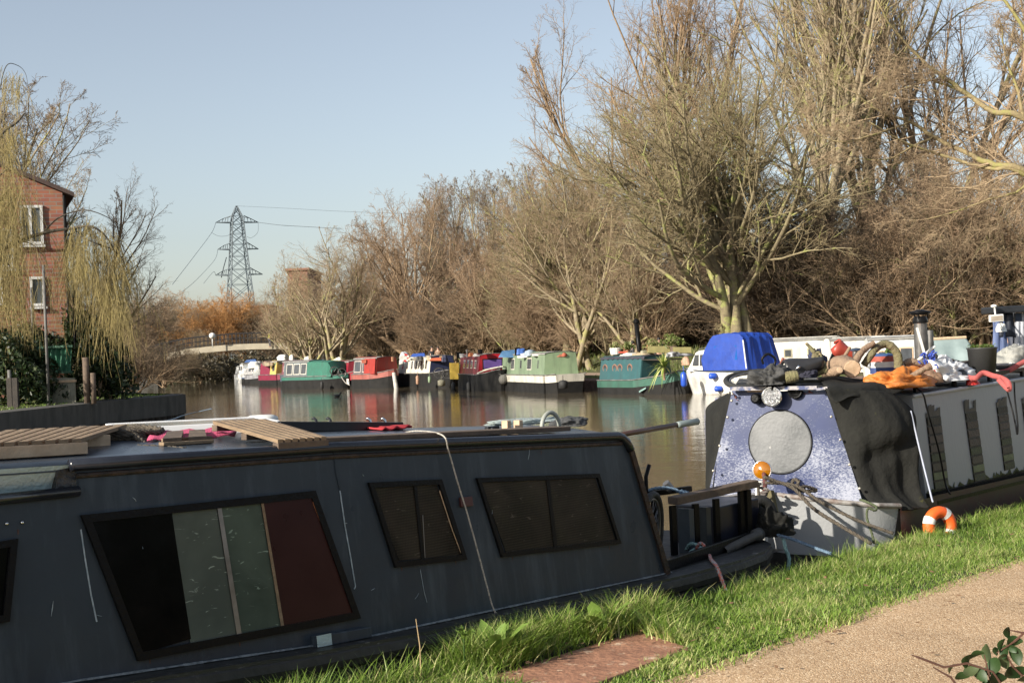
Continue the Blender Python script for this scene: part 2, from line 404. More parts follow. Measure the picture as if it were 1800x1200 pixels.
def tubes_np(chunks, k):
    V, Fc, off = [], [], 0
    for pts, rad in chunks:
        Bn, M, _ = pts.shape
        tg = np.empty_like(pts); tg[:, 1:-1] = pts[:, 2:] - pts[:, :-2]; tg[:, 0] = pts[:, 1] - pts[:, 0]; tg[:, -1] = pts[:, -1] - pts[:, -2]
        tg = norm(tg); ref = np.array([0.31, 0.17, 0.93]); u = np.cross(tg, ref); bad = np.linalg.norm(u, axis=-1) < 0.15; u[bad] = np.cross(tg[bad], np.array([1.0, 0, 0]))
        u = norm(u); v = np.cross(tg, u); a = 2 * PI * np.arange(k) / k
        ring = pts[:, :, None, :] + rad[:, :, None, None] * (u[:, :, None, :] * np.cos(a)[None, None, :, None] + v[:, :, None, :] * np.sin(a)[None, None, :, None])
        V.append(ring.reshape(-1, 3))
        b = (np.arange(Bn) * M * k)[:, None, None] + (np.arange(M - 1) * k)[None, :, None] + off
        i = np.arange(k)[None, None]; j = (i + 1) % k
        Fc.append(np.stack([b + i, b + j, b + k + j, b + k + i], -1).reshape(-1, 4)); off += Bn * M * k
    return np.concatenate(V), np.concatenate(Fc)
def make_tree(H, r, trunks=1, spread=8, levels=None, seed=1, trunk_h=0.8, lean=(0, 0), minr=0.006, m_bark=None, m_twig=None, name='tree', split=2, env=None):
    def cut(s_, d_, l_):
        if env is None: return l_
        cz, rx, rz = env[0] * H, env[1] * H, env[2] * H; k_ = np.array([1 / rx, 1 / rx, 1 / rz]); o_ = (s_ - np.array([lean[0] * H * .4, 0, cz])) * k_; v_ = d_ * k_
        A_ = (v_ * v_).sum(1); B_ = (o_ * v_).sum(1); C_ = (o_ * o_).sum(1) - 1; disc_ = np.maximum(B_ * B_ - A_ * C_, 0); t_ = (-B_ + np.sqrt(disc_)) / A_
        t_ = np.where(C_ > 0, .12 * H * .3, t_)
        return np.minimum(l_, np.maximum(t_ * (0.88 + .16 * g.random(len(t_))), .05 * H * .3))
    g = np.random.default_rng(seed)
    st = np.zeros((trunks, 3)); st[:, :2] = g.normal(0, 0.25 if trunks > 1 else 0, (trunks, 2))
    an = np.radians(np.abs(g.normal(0, spread, trunks))) if trunks > 1 else np.zeros(1); az = np.arange(trunks) * 2 * PI / trunks + g.random()
    d = np.stack([np.sin(an) * np.cos(az) + lean[0], np.sin(an) * np.sin(az) + lean[1], np.cos(an)], 1)
    ln = H * trunk_h * (1 + (0.12 * g.normal(size=trunks) if trunks > 1 else np.zeros(1)))
    r0 = np.full(trunks, r) * (1 if trunks == 1 else 0.62)
    pts, rad = grow_level(st, norm(d), ln, r0, r0 * 0.25, 9, 0.07, 0.02, g)
    rad[:, 0] *= 1.35
    big, fine = [(pts, rad)], []
    for i, (nc, umin, umax, ang, lr, rr, seg, wander, trop, shape) in enumerate(levels):
        s2, d2, l2, r2 = spawn(pts, rad, ln, nc, umin, umax, ang, lr, rr, g, shape)
        l2 = cut(s2, d2, l2); ln = l2; r2 = np.maximum(r2, minr); pts, rad = grow_level(s2, d2, l2, r2, np.maximum(r2 * 0.35, minr * 0.6), seg, wander, trop, g)
        keepm = pts[:, -1, 2] > 0.1
        pts, rad, ln = pts[keepm], rad[keepm], ln[keepm]
        (big if i < split else fine).append((pts, rad))
    tv, tf = tubes_np(big, 6); cv, cf = tubes_np(fine, 3)
    return npmesh(name + '_trunk', tv, tf, m_bark, True), npmesh(name + '_crown', cv, cf, m_twig, False)
def bark(name, a, b, moss=None, thr=0.5):
    return mat(name, a, b, rough=0.95, spec=.2, ns=5.0, bump=0.9, bs=16, spots=(moss, thr, 1.1) if moss else None)
BK_grey = bark('bark_grey', (0.36, 0.30, 0.20), (0.20, 0.16, 0.11), (0.32, 0.30, 0.13), 0.52)
BK_moss = bark('bark_mossy', (0.27, 0.23, 0.135), (0.15, 0.12, 0.08), (0.29, 0.30, 0.11), 0.54)
BK_brown = bark('bark_brown', (0.36, 0.26, 0.165), (0.20, 0.14, 0.09))
TW_tan = bark('twig_tan', (0.40, 0.30, 0.19), (0.25, 0.185, 0.12))
TW_red = bark('twig_red', (0.36, 0.255, 0.165), (0.225, 0.155, 0.10))
TW_green = bark('twig_green', (0.36, 0.29, 0.165), (0.24, 0.19, 0.11))
TW_grey = bark('twig_grey', (0.26, 0.20, 0.15), (0.16, 0.125, 0.095))
TW_orange = bark('twig_orange', (0.50, 0.27, 0.10), (0.34, 0.18, 0.08))
TW_dark = bark('twig_dark', (0.13, 0.098, 0.068), (0.06, 0.047, 0.035))
#        nc umin umax ang      lr   rr  seg wand trop shape
LV_up = [(12, .16, 1, (16, 36), .60, .62, 8, .055, .07, .45), (7, .18, 1, (22, 46), .46, .6, 6, .09, .05, .4), (7, .15, 1, (24, 52), .46, .62, 4, .11, .04, .4), (6, .1, 1, (28, 56), .45, .65, 3, .14, .03, .4), (1, .2, 1, (30, 60), .5, .8, 2, .18, .0, .4)]
LV_spread = [(9, .10, .95, (30, 62), .85, .62, 9, .07, .075, .40), (8, .2, 1, (26, 55), .50, .6, 6, .10, .05, .4), (8, .12, 1, (28, 58), .46, .6, 4, .13, .03, .4), (6, .1, 1, (30, 62), .47, .65, 3, .16, .01, .4), (1, .2, 1, (30, 60), .5, .8, 2, .2, .0, .4)]
LV_bush = [(9, .10, 1, (18, 45), .60, .6, 7, .08, .02, .35), (7, .12, 1, (25, 55), .46, .62, 5, .11, .01, .3), (7, .1, 1, (25, 60), .46, .7, 3, .15, .0, .3), (3, .1, 1, (30, 65), .5, .8, 2, .2, .0, .3)]
PROTO = {
    'tall_a': make_tree(25, .55, 4, 10, LV_up, 3, .86, minr=.0062, m_bark=BK_grey, m_twig=TW_tan, name='tall_a', split=3, env=(.58, .33, .46)),
    'tall_b': make_tree(22, .36, 3, 11, LV_up, 5, .84, minr=.0062, m_bark=BK_brown, m_twig=TW_red, name='tall_b', split=3, env=(.58, .30, .46)),
    'spread_a': make_tree(14, .40, 7, 10, LV_spread, 12, .72, minr=.0058, m_bark=BK_moss, m_twig=TW_green, name='spread_a', split=3, env=(.58, .52, .46)),
    'spread_b': make_tree(13, .36, 4, 18, LV_spread, 14, .68, minr=.0075, m_bark=BK_grey, m_twig=TW_tan, name='spread_b', env=(.57, .50, .46)),
    'round_r': make_tree(13, .32, 5, 20, LV_spread, 17, .66, minr=.0085, m_bark=BK_brown, m_twig=TW_red, name='round_r', env=(.55, .44, .48)),
    'grey_a': make_tree(15, .26, 3, 9, LV_up, 21, .85, minr=.0085, m_bark=BK_grey, m_twig=TW_grey, name='grey_a', env=(.58, .30, .46)),
    'bush_a': make_tree(5.5, .11, 12, 24, LV_bush, 31, .85, minr=.006, m_bark=BK_brown, m_twig=TW_red, name='bush_a'),
    'bush_b': make_tree(6.0, .11, 10, 20, LV_bush, 37, .88, minr=.006, m_bark=BK_moss, m_twig=TW_tan, name='bush_b'),
    'bush_c': make_tree(6.5, .11, 12, 20, LV_bush, 41, .85, minr=.012, m_bark=TW_orange, m_twig=TW_orange, name='bush_c'),
    'dark_a': make_tree(6.5, .12, 12, 24, LV_bush, 43, .85, minr=.008, m_bark=BK_brown, m_twig=TW_dark, name='dark_a'),
}
PH = {}
for k_, (a_, b_) in PROTO.items():
    co = np.empty(len(b_.vertices) * 3, np.float32); b_.vertices.foreach_get('co', co); PH[k_] = float(np.percentile(co[2::3], 99.7))
def gz_at(x, y):
    return float(ground_h([(x, y)])[0])
LABELS_USED = {}
def tree(proto, px, D, H, label, rot=None, name='bare_tree', cat='tree', group=None, base=None, wide=1.0):
    p = W(px, 600, D); z = gz_at(p.x, p.y) if base is None else base
    z = max(z, 0.4) - 0.1
    q = H / PH[proto]
    o = thing(name, label, cat, (p.x, p.y, z), group, rot if rot is not None else rnd.uniform(0, 6.28), local=True)
    o.scale = (q * wide, q * wide, q)
    link('trunk', PROTO[proto][0], o); link('crown', PROTO[proto][1], o)
    return o
# the big trees on the right of the canal (x, distance, height)
T = tree
T('spread_a', 1300, 61, 13.8, 'mossy green spreading bare tree with forked trunk right behind the blue canopy cruiser', 0.4, base=1.4, wide=1.25)
T('tall_a', 1432, 76, 27, 'tall grey bare tree, its stems rising behind the white cabin boats', 1.0, 'tall_tree')
T('tall_b', 1205, 84, 26, 'reddish bare tree whose tall crown meets the open sky above the teal boat', 0.3, 'tall_tree')
T('tall_b', 1105, 88, 22.5, 'reddish bare tree, lower left shoulder of the tall right-hand trees', 2.2, 'tall_tree')
T('tall_a', 1560, 80, 28, 'tall bare tree with leaning limbs behind the striped drum and chimney', 4.2, 'tall_tree')
T('tall_b', 1700, 78, 23, 'tall thin reddish bare tree above the black plant pot', 5.0, 'tall_tree')
T('spread_b', 1020, 80, 12.5, 'spreading tan bare tree behind the pale green boat and its bank', 1.2)
T('spread_a', 1000, 86, 12.5, 'yellow green mossy bare tree above the gap between pale green and teal boats', 3.0)
T('grey_a', 1650, 70, 10, 'grey bare tree behind the steel chimney cowl', 2.0)
T('spread_b', 1120, 76, 9.0, 'low tan bare tree behind the tall black stovepipe of the teal boat', 5.0)
# middle mass
T('spread_b', 590, 104, 11.5, 'spreading pale-limbed bare tree standing behind the teal glazed boat', 0.7)
T('round_r', 735, 104, 13.2, 'rounded reddish bare tree behind the white striped boat', 2.6)
T('round_r', 742, 122, 15.6, 'tall bare tree whose tip is the highest of the middle wood', 1.1)
T('grey_a', 800, 112, 14.6, 'grey upright bare tree behind the two walkers', 0.5)
T('grey_a', 860, 110, 14.8, 'grey upright bare tree behind the crimson boat', 3.1)
T('grey_a', 915, 106, 14.6, 'grey upright bare tree on the right side of the middle wood', 4.4)
T('round_r', 676, 124, 11.4, 'thin reddish bare tree on the left slope of the middle wood', 3.3, wide=.75)
T('grey_a', 625, 128, 9.8, 'thin grey bare tree between the pale-limbed tree and the reddish ones', 5.2)
T('spread_b', 520, 128, 10.0, 'low bare tree with drooping twigs at the right end of the footbridge', 4.0)
T('spread_a', 940, 90, 9.0, 'low mossy bare tree behind the blue tarpaulin on the pale green boat', 4.8)
T('round_r', 1000, 98, 14.5, 'reddish bare tree behind the yellow green mossy tree', 0.9)
T('round_r', 860, 96, 9.0, 'low tan bare tree directly behind the crimson boat cabin', 0.2)
T('spread_b', 540, 120, 8.8, 'low bare tree in front of the plain brick block', 2.2)
# left bank
T('grey_a', 66, 62, 14.8, 'grey bare tree towering behind the brick house roof', 1.5, wide=1.35)
T('tall_b', 176, 66, 10.9, 'thin brown bare tree to the right of the brick house', 4.9, wide=1.2)
T('spread_b', -60, 58, 14, 'bare tree behind the brick house, its crown over the ridge', 2.0)
# the far end round the bridge
T('bush_c', 392, 168, 9.4, 'bright orange-twigged willow bush beyond the footbridge below the pylon', 1.0, 'willow_bush', 'bush', wide=1.3)
T('bush_c', 352, 176, 9.0, 'orange-twigged bush, lower neighbour left of the bright one beyond the bridge', 2.4, 'willow_bush', 'bush', wide=1.4)
T('bush_b', 300, 170, 9.2, 'tan bare bush beyond the left end of the footbridge', 0.2, 'bare_bush', 'bush', wide=1.5)
T('bush_a', 264, 165, 10.2, 'reddish bare bush with a peaked top next to the willow strands', 3.3, 'bare_bush', 'bush', wide=1.2)
T('bush_b', 232, 110, 3.8, 'tan bare bush on the left bank behind the grassy corner', 5.2, 'bare_bush', 'bush', wide=1.5)
T('bush_b', 262, 128, 3.2, 'tan bare bush hanging over the water left of the bridge', 1.2, 'bare_bush', 'bush', wide=1.5)
T('bush_b', 440, 172, 8.2, 'yellowish bare bush beyond the bridge under the pylon legs', 2.2, 'bare_bush', 'bush', wide=1.3)
T('bush_b', 350, 152, 5.5, 'tan bare bush just behind the middle of the footbridge', 4.0, 'bare_bush', 'bush', wide=1.5)
T('dark_a', 470, 160, 6.5, 'dark bare bush behind the right end of the footbridge', 4.4, 'bare_bush', 'bush', wide=1.4)
T('bush_a', 200, 185, 8.5, 'reddish bare bush in the distance behind the willow strands', 1.7, 'bare_bush', 'bush', wide=2.0)
T('dark_a', 130, 150, 8.5, 'dark bare bush in the distance behind the brick house', 0.7, 'bare_bush', 'bush', wide=2.2)
T('dark_a', 40, 120, 8, 'dark bare bush at the far left behind the brick house', 2.7, 'bare_bush', 'bush', wide=2.4)
T('bush_c', 425, 200, 9.6, 'ochre bare bush beyond the bridge right of the bright orange one', 3.7, 'willow_bush', 'bush', wide=1.6)
T('bush_b', 320, 215, 10, 'pale distant bush on the skyline left of the orange bushes', 4.9, 'bare_bush', 'bush', wide=2.0)
T('dark_a', 500, 175, 6.5, 'dark bush beyond the right landing of the footbridge', 4.9, 'bare_bush', 'bush', wide=2.0)
T('dark_a', 232, 86, 4.2, 'dark bare scrub on the shaded left bank just behind the grassy corner', 1.1, 'bare_bush', 'bush', wide=1.5)
T('dark_a', 285, 104, 3.3, 'dark bare scrub leaning over the shaded water left of the bridge', 2.5, 'bare_bush', 'bush', wide=1.5)
T('bush_b', 330, 128, 3.2, 'tan scrub at the water edge below the left part of the footbridge', 3.6, 'bare_bush', 'bush', wide=1.4)
# shrubs along the far bank, seen over the boats
def land(px, D, off=6.0):
    """nudge back until the spot is off-metres inland"""
    for _ in range(80):
        p = W(px, 600, D)
        if float(poly_sd([(p.x, p.y)], water_poly)[0]) > off: break
        D += 0.7
    return D
shr = [('bush_b', 1075, 6.2, 'tan bare bush behind the black stovepipe'), ('bush_a', 1150, 6.0, 'reddish bare bush behind the rooftop planters'),
       ('bush_b', 1225, 5.6, 'tan bare bush behind the cruiser windscreen'), ('dark_a', 1375, 7.5, 'dark bare bush right of the forked mossy trunk'),
       ('dark_a', 1440, 8.0, 'dark bare bush behind the red upturned bicycle saddle'), ('bush_b', 1480, 6.8, 'tan bare bush with pale stems behind the bent log'),
       ('dark_a', 1540, 8.8, 'dark bare bush behind the striped drum'), ('bush_a', 1600, 8.5, 'reddish bare bush left of the steel chimney'),
       ('bush_b', 1670, 9.0, 'tan bare bush right of the steel chimney'), ('bush_a', 1735, 10.6, 'large reddish bare bush behind the black plant pot'),
       ('bush_b', 1800, 10.2, 'large tan bare bush behind the floodlight shelter'), ('bush_a', 1015, 6.4, 'reddish bare bush behind the grassy bank gap'),
       ('bush_a', 960, 7.0, 'reddish bare bush behind the pale green boat front'), ('bush_b', 905, 6.4, 'slender yellowish bush left of the blue tarpaulin'),
       ('bush_a', 850, 6.2, 'reddish bare bush behind the crimson roof'), ('dark_a', 800, 5.6, 'dark bare bush behind the yellow-ended boat'),
       ('bush_a', 735, 5.4, 'reddish bare bush behind the striped lifebuoy'), ('dark_a', 680, 6.2, 'dark bare bush behind the salmon-sided boat'),
       ('bush_a', 640, 6.2, 'reddish bare bush behind the black rooftop bundle'), ('bush_a', 545, 6.6, 'reddish bare bush left of the pale-limbed tree'),
       ('bush_a', 500, 5.6, 'reddish bare bush at the landing of the bridge'), ('dark_a', 1320, 7.0, 'dark bare bush behind the person beside the blue canopy'),
       ('bush_a', 1120, 9.5, 'tall reddish bare thicket bush second row behind the stovepipe'), ('bush_a', 1250, 10, 'tall reddish bare thicket bush second row left of the mossy trunk'),
       ('dark_a', 1400, 11, 'tall dark thicket bush second row behind white cabin boats'), ('dark_a', 1620, 11.5, 'tall dark thicket bush second row behind the chimney')]
for i, (pr, px, H, lb) in enumerate(shr):
    D0 = np.interp(px, [400, 500, 600, 700, 800, 912, 1065, 1200, 1300, 1800], [133, 110, 100, 92, 86, 79, 66, 61, 58, 55])
    T(pr, px, land(px, D0, 12 if 'second row' in lb or px in (1225, 1320) else 5.6), H * (.86 if 'second row' in lb or px > 1500 else 1), lb, None, 'bare_bush', 'bush', wide=1.15)
# undergrowth mass: brambles and saplings, one stuff object of instanced-looking stems merged from numpy
def undergrowth():
    g = np.random.default_rng(5); P = []
    while sum(len(a) for a in P) < 1500:
        q = np.stack([g.uniform(-30, 60, 4000), g.uniform(54, 150, 4000)], 1); d = poly_sd(q, water_poly)
        lat = q[:, 0] / q[:, 1]
        q = q[(d > 7.5) & (d < 26) & (lat < 0.42) & (lat > -0.22)]; P.append(q)
    P = np.concatenate(P)[:1500]; z = ground_h(P); n = len(P)
    k = 5; st = np.repeat(np.column_stack([P, z - 0.1]), k, 0) + np.column_stack([g.normal(0, .5, (n * k, 2)), np.zeros(n * k)])
    an = np.radians(g.uniform(0, 38, n * k)); az = g.uniform(0, 2 * PI, n * k)
    d = np.stack([np.sin(an) * np.cos(az), np.sin(an) * np.sin(az), np.cos(an)], 1); ln = g.uniform(2.2, 5.5, n * k); r0 = np.full(n * k, .022)
    pts, rad = grow_level(st, d, ln, r0, r0 * .4, 5, .12, .02, g); ch = [(pts, rad)]
    s2, d2, l2, r2 = spawn(pts, rad, ln, 9, .1, 1, (25, 65), .38, .7, g); pts2, rad2 = grow_level(s2, d2, l2, np.maximum(r2, .011), np.maximum(r2, .011) * .6, 3, .18, 0, g); ch.append((pts2, rad2))
    s3, d3, l3, r3 = spawn(pts2, rad2, l2, 5, .1, 1, (25, 65), .5, .8, g); ch.append(grow_level(s3, d3, l3, np.full(len(l3), .010), np.full(len(l3), .006), 2, .18, 0, g))
    v, f = tubes_np(ch, 3)
    link('undergrowth', npmesh('undergrowth', v, f, bark('twig_under', (0.14, 0.10, 0.065), (0.065, 0.048, 0.034))), kind='stuff')
undergrowth()

# nearer tree off the right edge: its lit limbs reach in from the right
def reaching_tree():
    g = np.random.default_rng(77); D = 44; base = W(1960, 640, D); base.z = 0.5
    o = thing('bare_tree', 'bare tree off the right edge whose pale yellow limbs reach leftwards across the view', 'tree', base)
    L_ = [([(1960, 640), (1955, 420), (1930, 250), (1880, 60), (1850, -60)], .34, .12), ([(1950, 330), (1800, 210), (1745, 197), (1700, 165), (1650, 130), (1610, 95), (1570, 50), (1540, 0)], .12, .025),
          ([(1950, 380), (1800, 300), (1750, 290), (1700, 270), (1640, 240), (1600, 215), (1545, 195), (1500, 160)], .13, .02), ([(1955, 420), (1800, 305), (1740, 297), (1660, 275), (1580, 245), (1530, 215)], .10, .02),
          ([(1700, 165), (1650, 145), (1600, 140), (1555, 138)], .05, .015), ([(1800, 210), (1790, 160), (1770, 110), (1760, 40)], .07, .02), ([(1950, 330), (1850, 260), (1800, 330), (1740, 350), (1680, 372), (1630, 385)], .06, .015),
          ([(1600, 215), (1540, 235), (1480, 250), (1440, 235), (1410, 200)], .04, .012), ([(1640, 240), (1600, 260), (1560, 280), (1500, 278)], .04, .012), ([(1930, 250), (1830, 100), (1780, 20), (1740, -30)], .10, .03)]
    mb = MB(); PT, RD, LN = [], [], []
    for pts, r0, r1 in L_:
        P = [W(x, y, D + .5 * math.sin(x * .02)) for x, y in pts]; Q = []
        for i in range(len(P) - 1):
            p0, p1, p2, p3 = P[max(i - 1, 0)], P[i], P[i + 1], P[min(i + 2, len(P) - 1)]
            for k in range(4):
                t = k / 4; Q.append(0.5 * ((2 * p1) + (p2 - p0) * t + (2 * p0 - 5 * p1 + 4 * p2 - p3) * t * t + (3 * p1 - p0 - 3 * p2 + p3) * t ** 3))
        Q.append(P[-1]); Q = [q + Vector(g.normal(0, .012, 3)) for q in Q]; rr = list(np.linspace(r0, r1, len(Q))); mb.tube(Q, rr, 7)
        cum = np.concatenate([[0], np.cumsum([(b - a).length for a, b in zip(Q, Q[1:])])]); uu = np.linspace(0, cum[-1], 13)
        A = np.array([tuple(q) for q in Q]); PT.append(np.stack([np.interp(uu, cum, A[:, k]) for k in range(3)], 1)); RD.append(np.interp(uu, cum, rr)); LN.append(cum[-1])
    obj('trunk', mb, bark('bark_yellow', (0.33, 0.265, 0.14), (0.20, 0.16, 0.095), (0.25, 0.23, 0.09), .5), o, smooth=True)
    pts, rad, ln = np.stack(PT), np.stack(RD), np.minimum(np.array(LN), 7.0); fine = []
    for nc, um, ang, lr, rr_, seg, wd in ((12, .15, (25, 60), .42, .5, 6, .12), (8, .15, (25, 60), .45, .6, 4, .14), (7, .1, (30, 60), .45, .7, 3, .16), (4, .1, (30, 60), .5, .8, 2, .2)):
        s2, d2, l2, r2 = spawn(pts, rad, ln, nc, um, 1, ang, lr, rr_, g, .4); r2 = np.clip(r2, .005, .04); pts, rad = grow_level(s2, d2, l2, r2, np.maximum(r2 * .4, .0035), seg, wd, .02, g); ln = l2; fine.append((pts, rad))
    v, f = tubes_np(fine, 3); link('crown', npmesh('reaching_crown', v - np.array(tuple(base)), f, TW_tan), o)
reaching_tree()
# ================================================================ near dark boat
M_navy = mat('navy_paint', (0.044, 0.058, 0.074), (0.030, 0.040, 0.053), spec=.22, rough=0.30, ns=2.2, bump=0.45, bs=2.6, spots=((0.075, 0.095, 0.11), 0.70, 30), contrast=0.9, streak=((0.068, 0.088, 0.108), 0.50, (7, 7, .9)))
M_black = mat('black_paint', (0.006, 0.006, 0.007), (0.010, 0.010, 0.010), spec=.12, rough=0.3, ns=30, bump=0.15, bs=60)
M_hull = mat('hull_blacking', (0.018, 0.017, 0.016), (0.035, 0.032, 0.028), rough=0.6, ns=5, bump=0.4, bs=14, spots=((0.075, 0.07, 0.06), 0.64, 9))
M_gunw = mat('gunwale_worn', (0.020, 0.022, 0.022), (0.035, 0.033, 0.030), rough=0.42, ns=8, bump=0.3, bs=30, stretch=(1, 1, 6), spots=((0.20, 0.20, 0.19), 0.60, 14))
M_rail = mat('roof_rail_paint', (0.012, 0.014, 0.02), (0.02, 0.022, 0.03), rough=0.16, ns=9, bump=0.05)
M_roofb = mat('roof_blue_grey', (0.05, 0.065, 0.085), (0.035, 0.045, 0.06), rough=0.28, ns=4, bump=0.1)
M_mint = mat('mint_paint', (0.46, 0.57, 0.57), (0.38, 0.49, 0.49), rough=0.55, ns=5, bump=0.5, bs=50, spots=((0.12, 0.15, 0.13), 0.69, 16))
M_blackgl = mat('black_glass', (0.004, 0.004, 0.005), spec=.2, rough=0.12, ns=5, bump=0.03, bs=6)
M_maroon = mat('maroon_board', (0.040, 0.012, 0.011), (0.03, 0.009, 0.009), spec=.2, rough=0.3, ns=4)
def mat_glass(name, c1, c2, weave=False):
    m = bpy.data.materials.new(name); m.use_nodes = True; nt = m.node_tree; N = nt.nodes; L = nt.links
    b = N['Principled BSDF']; b.inputs['Roughness'].default_value = 0.45; b.inputs['Specular IOR Level'].default_value = .1; b.inputs['Coat Weight'].default_value = 0.45; b.inputs['Coat Roughness'].default_value = 0.03
    tc = N.new('ShaderNodeTexCoord'); n = N.new('ShaderNodeTexNoise'); n.inputs['Scale'].default_value = 3.5; n.inputs['Detail'].default_value = 8; n.inputs['Distortion'].default_value = .6
    L.new(tc.outputs['Object'], n.inputs['Vector'])
    cr = N.new('ShaderNodeValToRGB'); e = cr.color_ramp.elements; e[0].position = 0.35; e[1].position = 0.66; e[0].color = (*c1, 1); e[1].color = (*c2, 1)
    L.new(n.outputs['Fac'], cr.inputs['Fac']); out = cr.outputs[0]
    mp = N.new('ShaderNodeMapping'); mp.inputs['Scale'].default_value = (14, 14, 55); mp.inputs['Rotation'].default_value = (0.5, 0.3, 0.6)
    n2 = N.new('ShaderNodeTexNoise'); n2.inputs['Scale'].default_value = 1.0; n2.inputs['Detail'].default_value = 3; n2.inputs['Distortion'].default_value = 1.0
    L.new(tc.outputs['Object'], mp.inputs['Vector']); L.new(mp.outputs[0], n2.inputs['Vector'])
    r2 = N.new('ShaderNodeValToRGB'); r2.color_ramp.elements[0].position = 0.66; r2.color_ramp.elements[1].position = 0.74
    L.new(n2.outputs['Fac'], r2.inputs[0]); mx = N.new('ShaderNodeMixRGB'); L.new(r2.outputs[0], mx.inputs[0]); L.new(out, mx.inputs[1]); mx.inputs[2].default_value = (*[min(1, x * 3.2 + 0.02) for x in c2], 1); out = mx.outputs[0]
    if weave:
        wv = N.new('ShaderNodeTexWave'); wv.wave_type = 'BANDS'; wv.bands_direction = 'Z'; wv.inputs['Scale'].default_value = 22; wv.inputs['Distortion'].default_value = 1.2; wv.inputs['Detail Scale'].default_value = 0.6
        L.new(tc.outputs['Object'], wv.inputs['Vector'])
        w2 = N.new('ShaderNodeTexWave'); w2.wave_type = 'BANDS'; w2.bands_direction = 'X'; w2.inputs['Scale'].default_value = 42
        L.new(tc.outputs['Object'], w2.inputs['Vector'])
        mu = N.new('ShaderNodeMath'); mu.operation = 'MULTIPLY'; L.new(wv.outputs['Fac'], mu.inputs[0]); L.new(w2.outputs['Fac'], mu.inputs[1])
        m2 = N.new('ShaderNodeMixRGB'); m2.inputs[2].default_value = (0.075, 0.058, 0.042, 1)
        mg = N.new('ShaderNodeMath'); mg.operation = 'MULTIPLY'; L.new(mu.outputs[0], mg.inputs[0]); mg.inputs[1].default_value = 0.6
        L.new(mg.outputs[0], m2.inputs[0]); L.new(out, m2.inputs[1]); out = m2.outputs[0]
    L.new(out, b.inputs['Base Color'])
    return m
M_glgreen = mat_glass('window_green_film', (0.05, 0.068, 0.054), (0.09, 0.118, 0.094))
M_glgrey = mat_glass('window_grey_film', (0.075, 0.09, 0.078), (0.115, 0.135, 0.115))
M_glweave = mat_glass('window_woven_blind', (0.009, 0.008, 0.006), (0.032, 0.026, 0.02), True)
M_white = mat('white_paint', (0.78, 0.77, 0.73), (0.62, 0.61, 0.57), rough=0.5, ns=4, bump=0.1, spots=((0.45, 0.42, 0.35), 0.66, 6))
M_chalk = mat('worn_edge_paint', (0.42, 0.50, 0.56), (0.2, 0.26, 0.3), rough=0.5, ns=30)
M_wood = mat('weathered_wood', (0.30, 0.215, 0.135), (0.19, 0.13, 0.08), rough=0.85, ns=7, bump=0.4, bs=40, stretch=(1, 1, 5))
M_woodlt = mat('sawn_pine', (0.62, 0.45, 0.30), (0.46, 0.32, 0.2), rough=0.8, ns=9, bump=0.3, bs=30)
M_wooddk = mat('old_brown_plank', (0.16, 0.115, 0.08), (0.09, 0.065, 0.05), rough=0.85, ns=9, bump=0.4, bs=30)
M_alu = mat('aluminium', (0.80, 0.80, 0.80), (0.72, 0.72, 0.73), rough=0.5, metal=0.0, ns=14, stretch=(1, 1, 8))
M_dkframe = mat('dark_anodised', (0.035, 0.037, 0.043), rough=0.4, metal=0.5)
M_cell = mat('solar_cell', (0.01, 0.012, 0.03), rough=0.15, coat=1.0)
M_rubber = mat('rubber', (0.018, 0.018, 0.018), (0.03, 0.03, 0.028), rough=0.75, ns=20, bump=0.3)
M_chrome = mat('chrome', (0.75, 0.75, 0.75), rough=0.14, metal=1.0)
M_steel = mat('steel', (0.34, 0.33, 0.32), (0.2, 0.19, 0.18), rough=0.4, metal=0.8, ns=6, spots=((0.20, 0.10, 0.06), 0.62, 5))
M_pink = mat('pink_mesh', (0.62, 0.10, 0.20), (0.48, 0.07, 0.15), rough=0.8, ns=60, bump=0.5, bs=120)
M_rope = mat('dark_rope', (0.12, 0.10, 0.075), (0.05, 0.042, 0.034), rough=0.95, ns=30, bump=0.6, bs=90)
M_ropelt = mat('pale_cord', (0.55, 0.52, 0.46), (0.22, 0.2, 0.18), rough=0.9, ns=60)
M_ropebl = mat('blue_rope', (0.16, 0.24, 0.33), (0.07, 0.11, 0.16), rough=0.9, ns=50)
M_roperd = mat('red_fleck_rope', (0.55, 0.14, 0.09), (0.35, 0.40, 0.42), rough=0.9, ns=55, contrast=0.2)
M_teal = mat('teal_fray', (0.30, 0.45, 0.42), (0.18, 0.30, 0.29), rough=1, ns=50)
M_brown_t = mat('tiller_varnish', (0.10, 0.05, 0.035), (0.07, 0.035, 0.025), rough=0.3, ns=12)
M_greygrip = mat('grey_green_paint', (0.25, 0.30, 0.30), (0.18, 0.22, 0.22), rough=0.5)
M_fabric = mat('grey_fabric', (0.075, 0.078, 0.08), (0.045, 0.046, 0.048), rough=0.95, ns=7, bump=0.4, bs=30)
M_red = mat('red_paint', (0.52, 0.035, 0.03), (0.40, 0.03, 0.03), rough=0.4, ns=5)

ZG = lambda t: float(np.interp(t, [1.2, 2.91, 4.39, 6.92, 8.6], [1.06, 1.008, 0.905, 0.85, 0.845]))
ZR = lambda t: float(np.interp(t, [1.2, 2.91, 4.39, 6.92], [1.98, 1.925, 1.882, 1.752]))
S0, TUM = 5.30, 0.108
def SW(z): return S0 + TUM * (z - 0.9)
wn = (-NB + Vector((0, 0, TUM))).normalized()      # outward normal of the cabin side
wp0 = B(0, S0, 0.9)
def wall(px, py, off=0.0):
    return hp(px, py, wp0, wn) + wn * off
def tz(p): return p.dot(AX), p.dot(NB), p.z
boat = thing('narrowboat', 'dark navy narrowboat with slanted black-framed windows moored at the near grass verge', 'narrowboat', B(5.0, 6.2, 0), 'narrowboats moored along the canal')
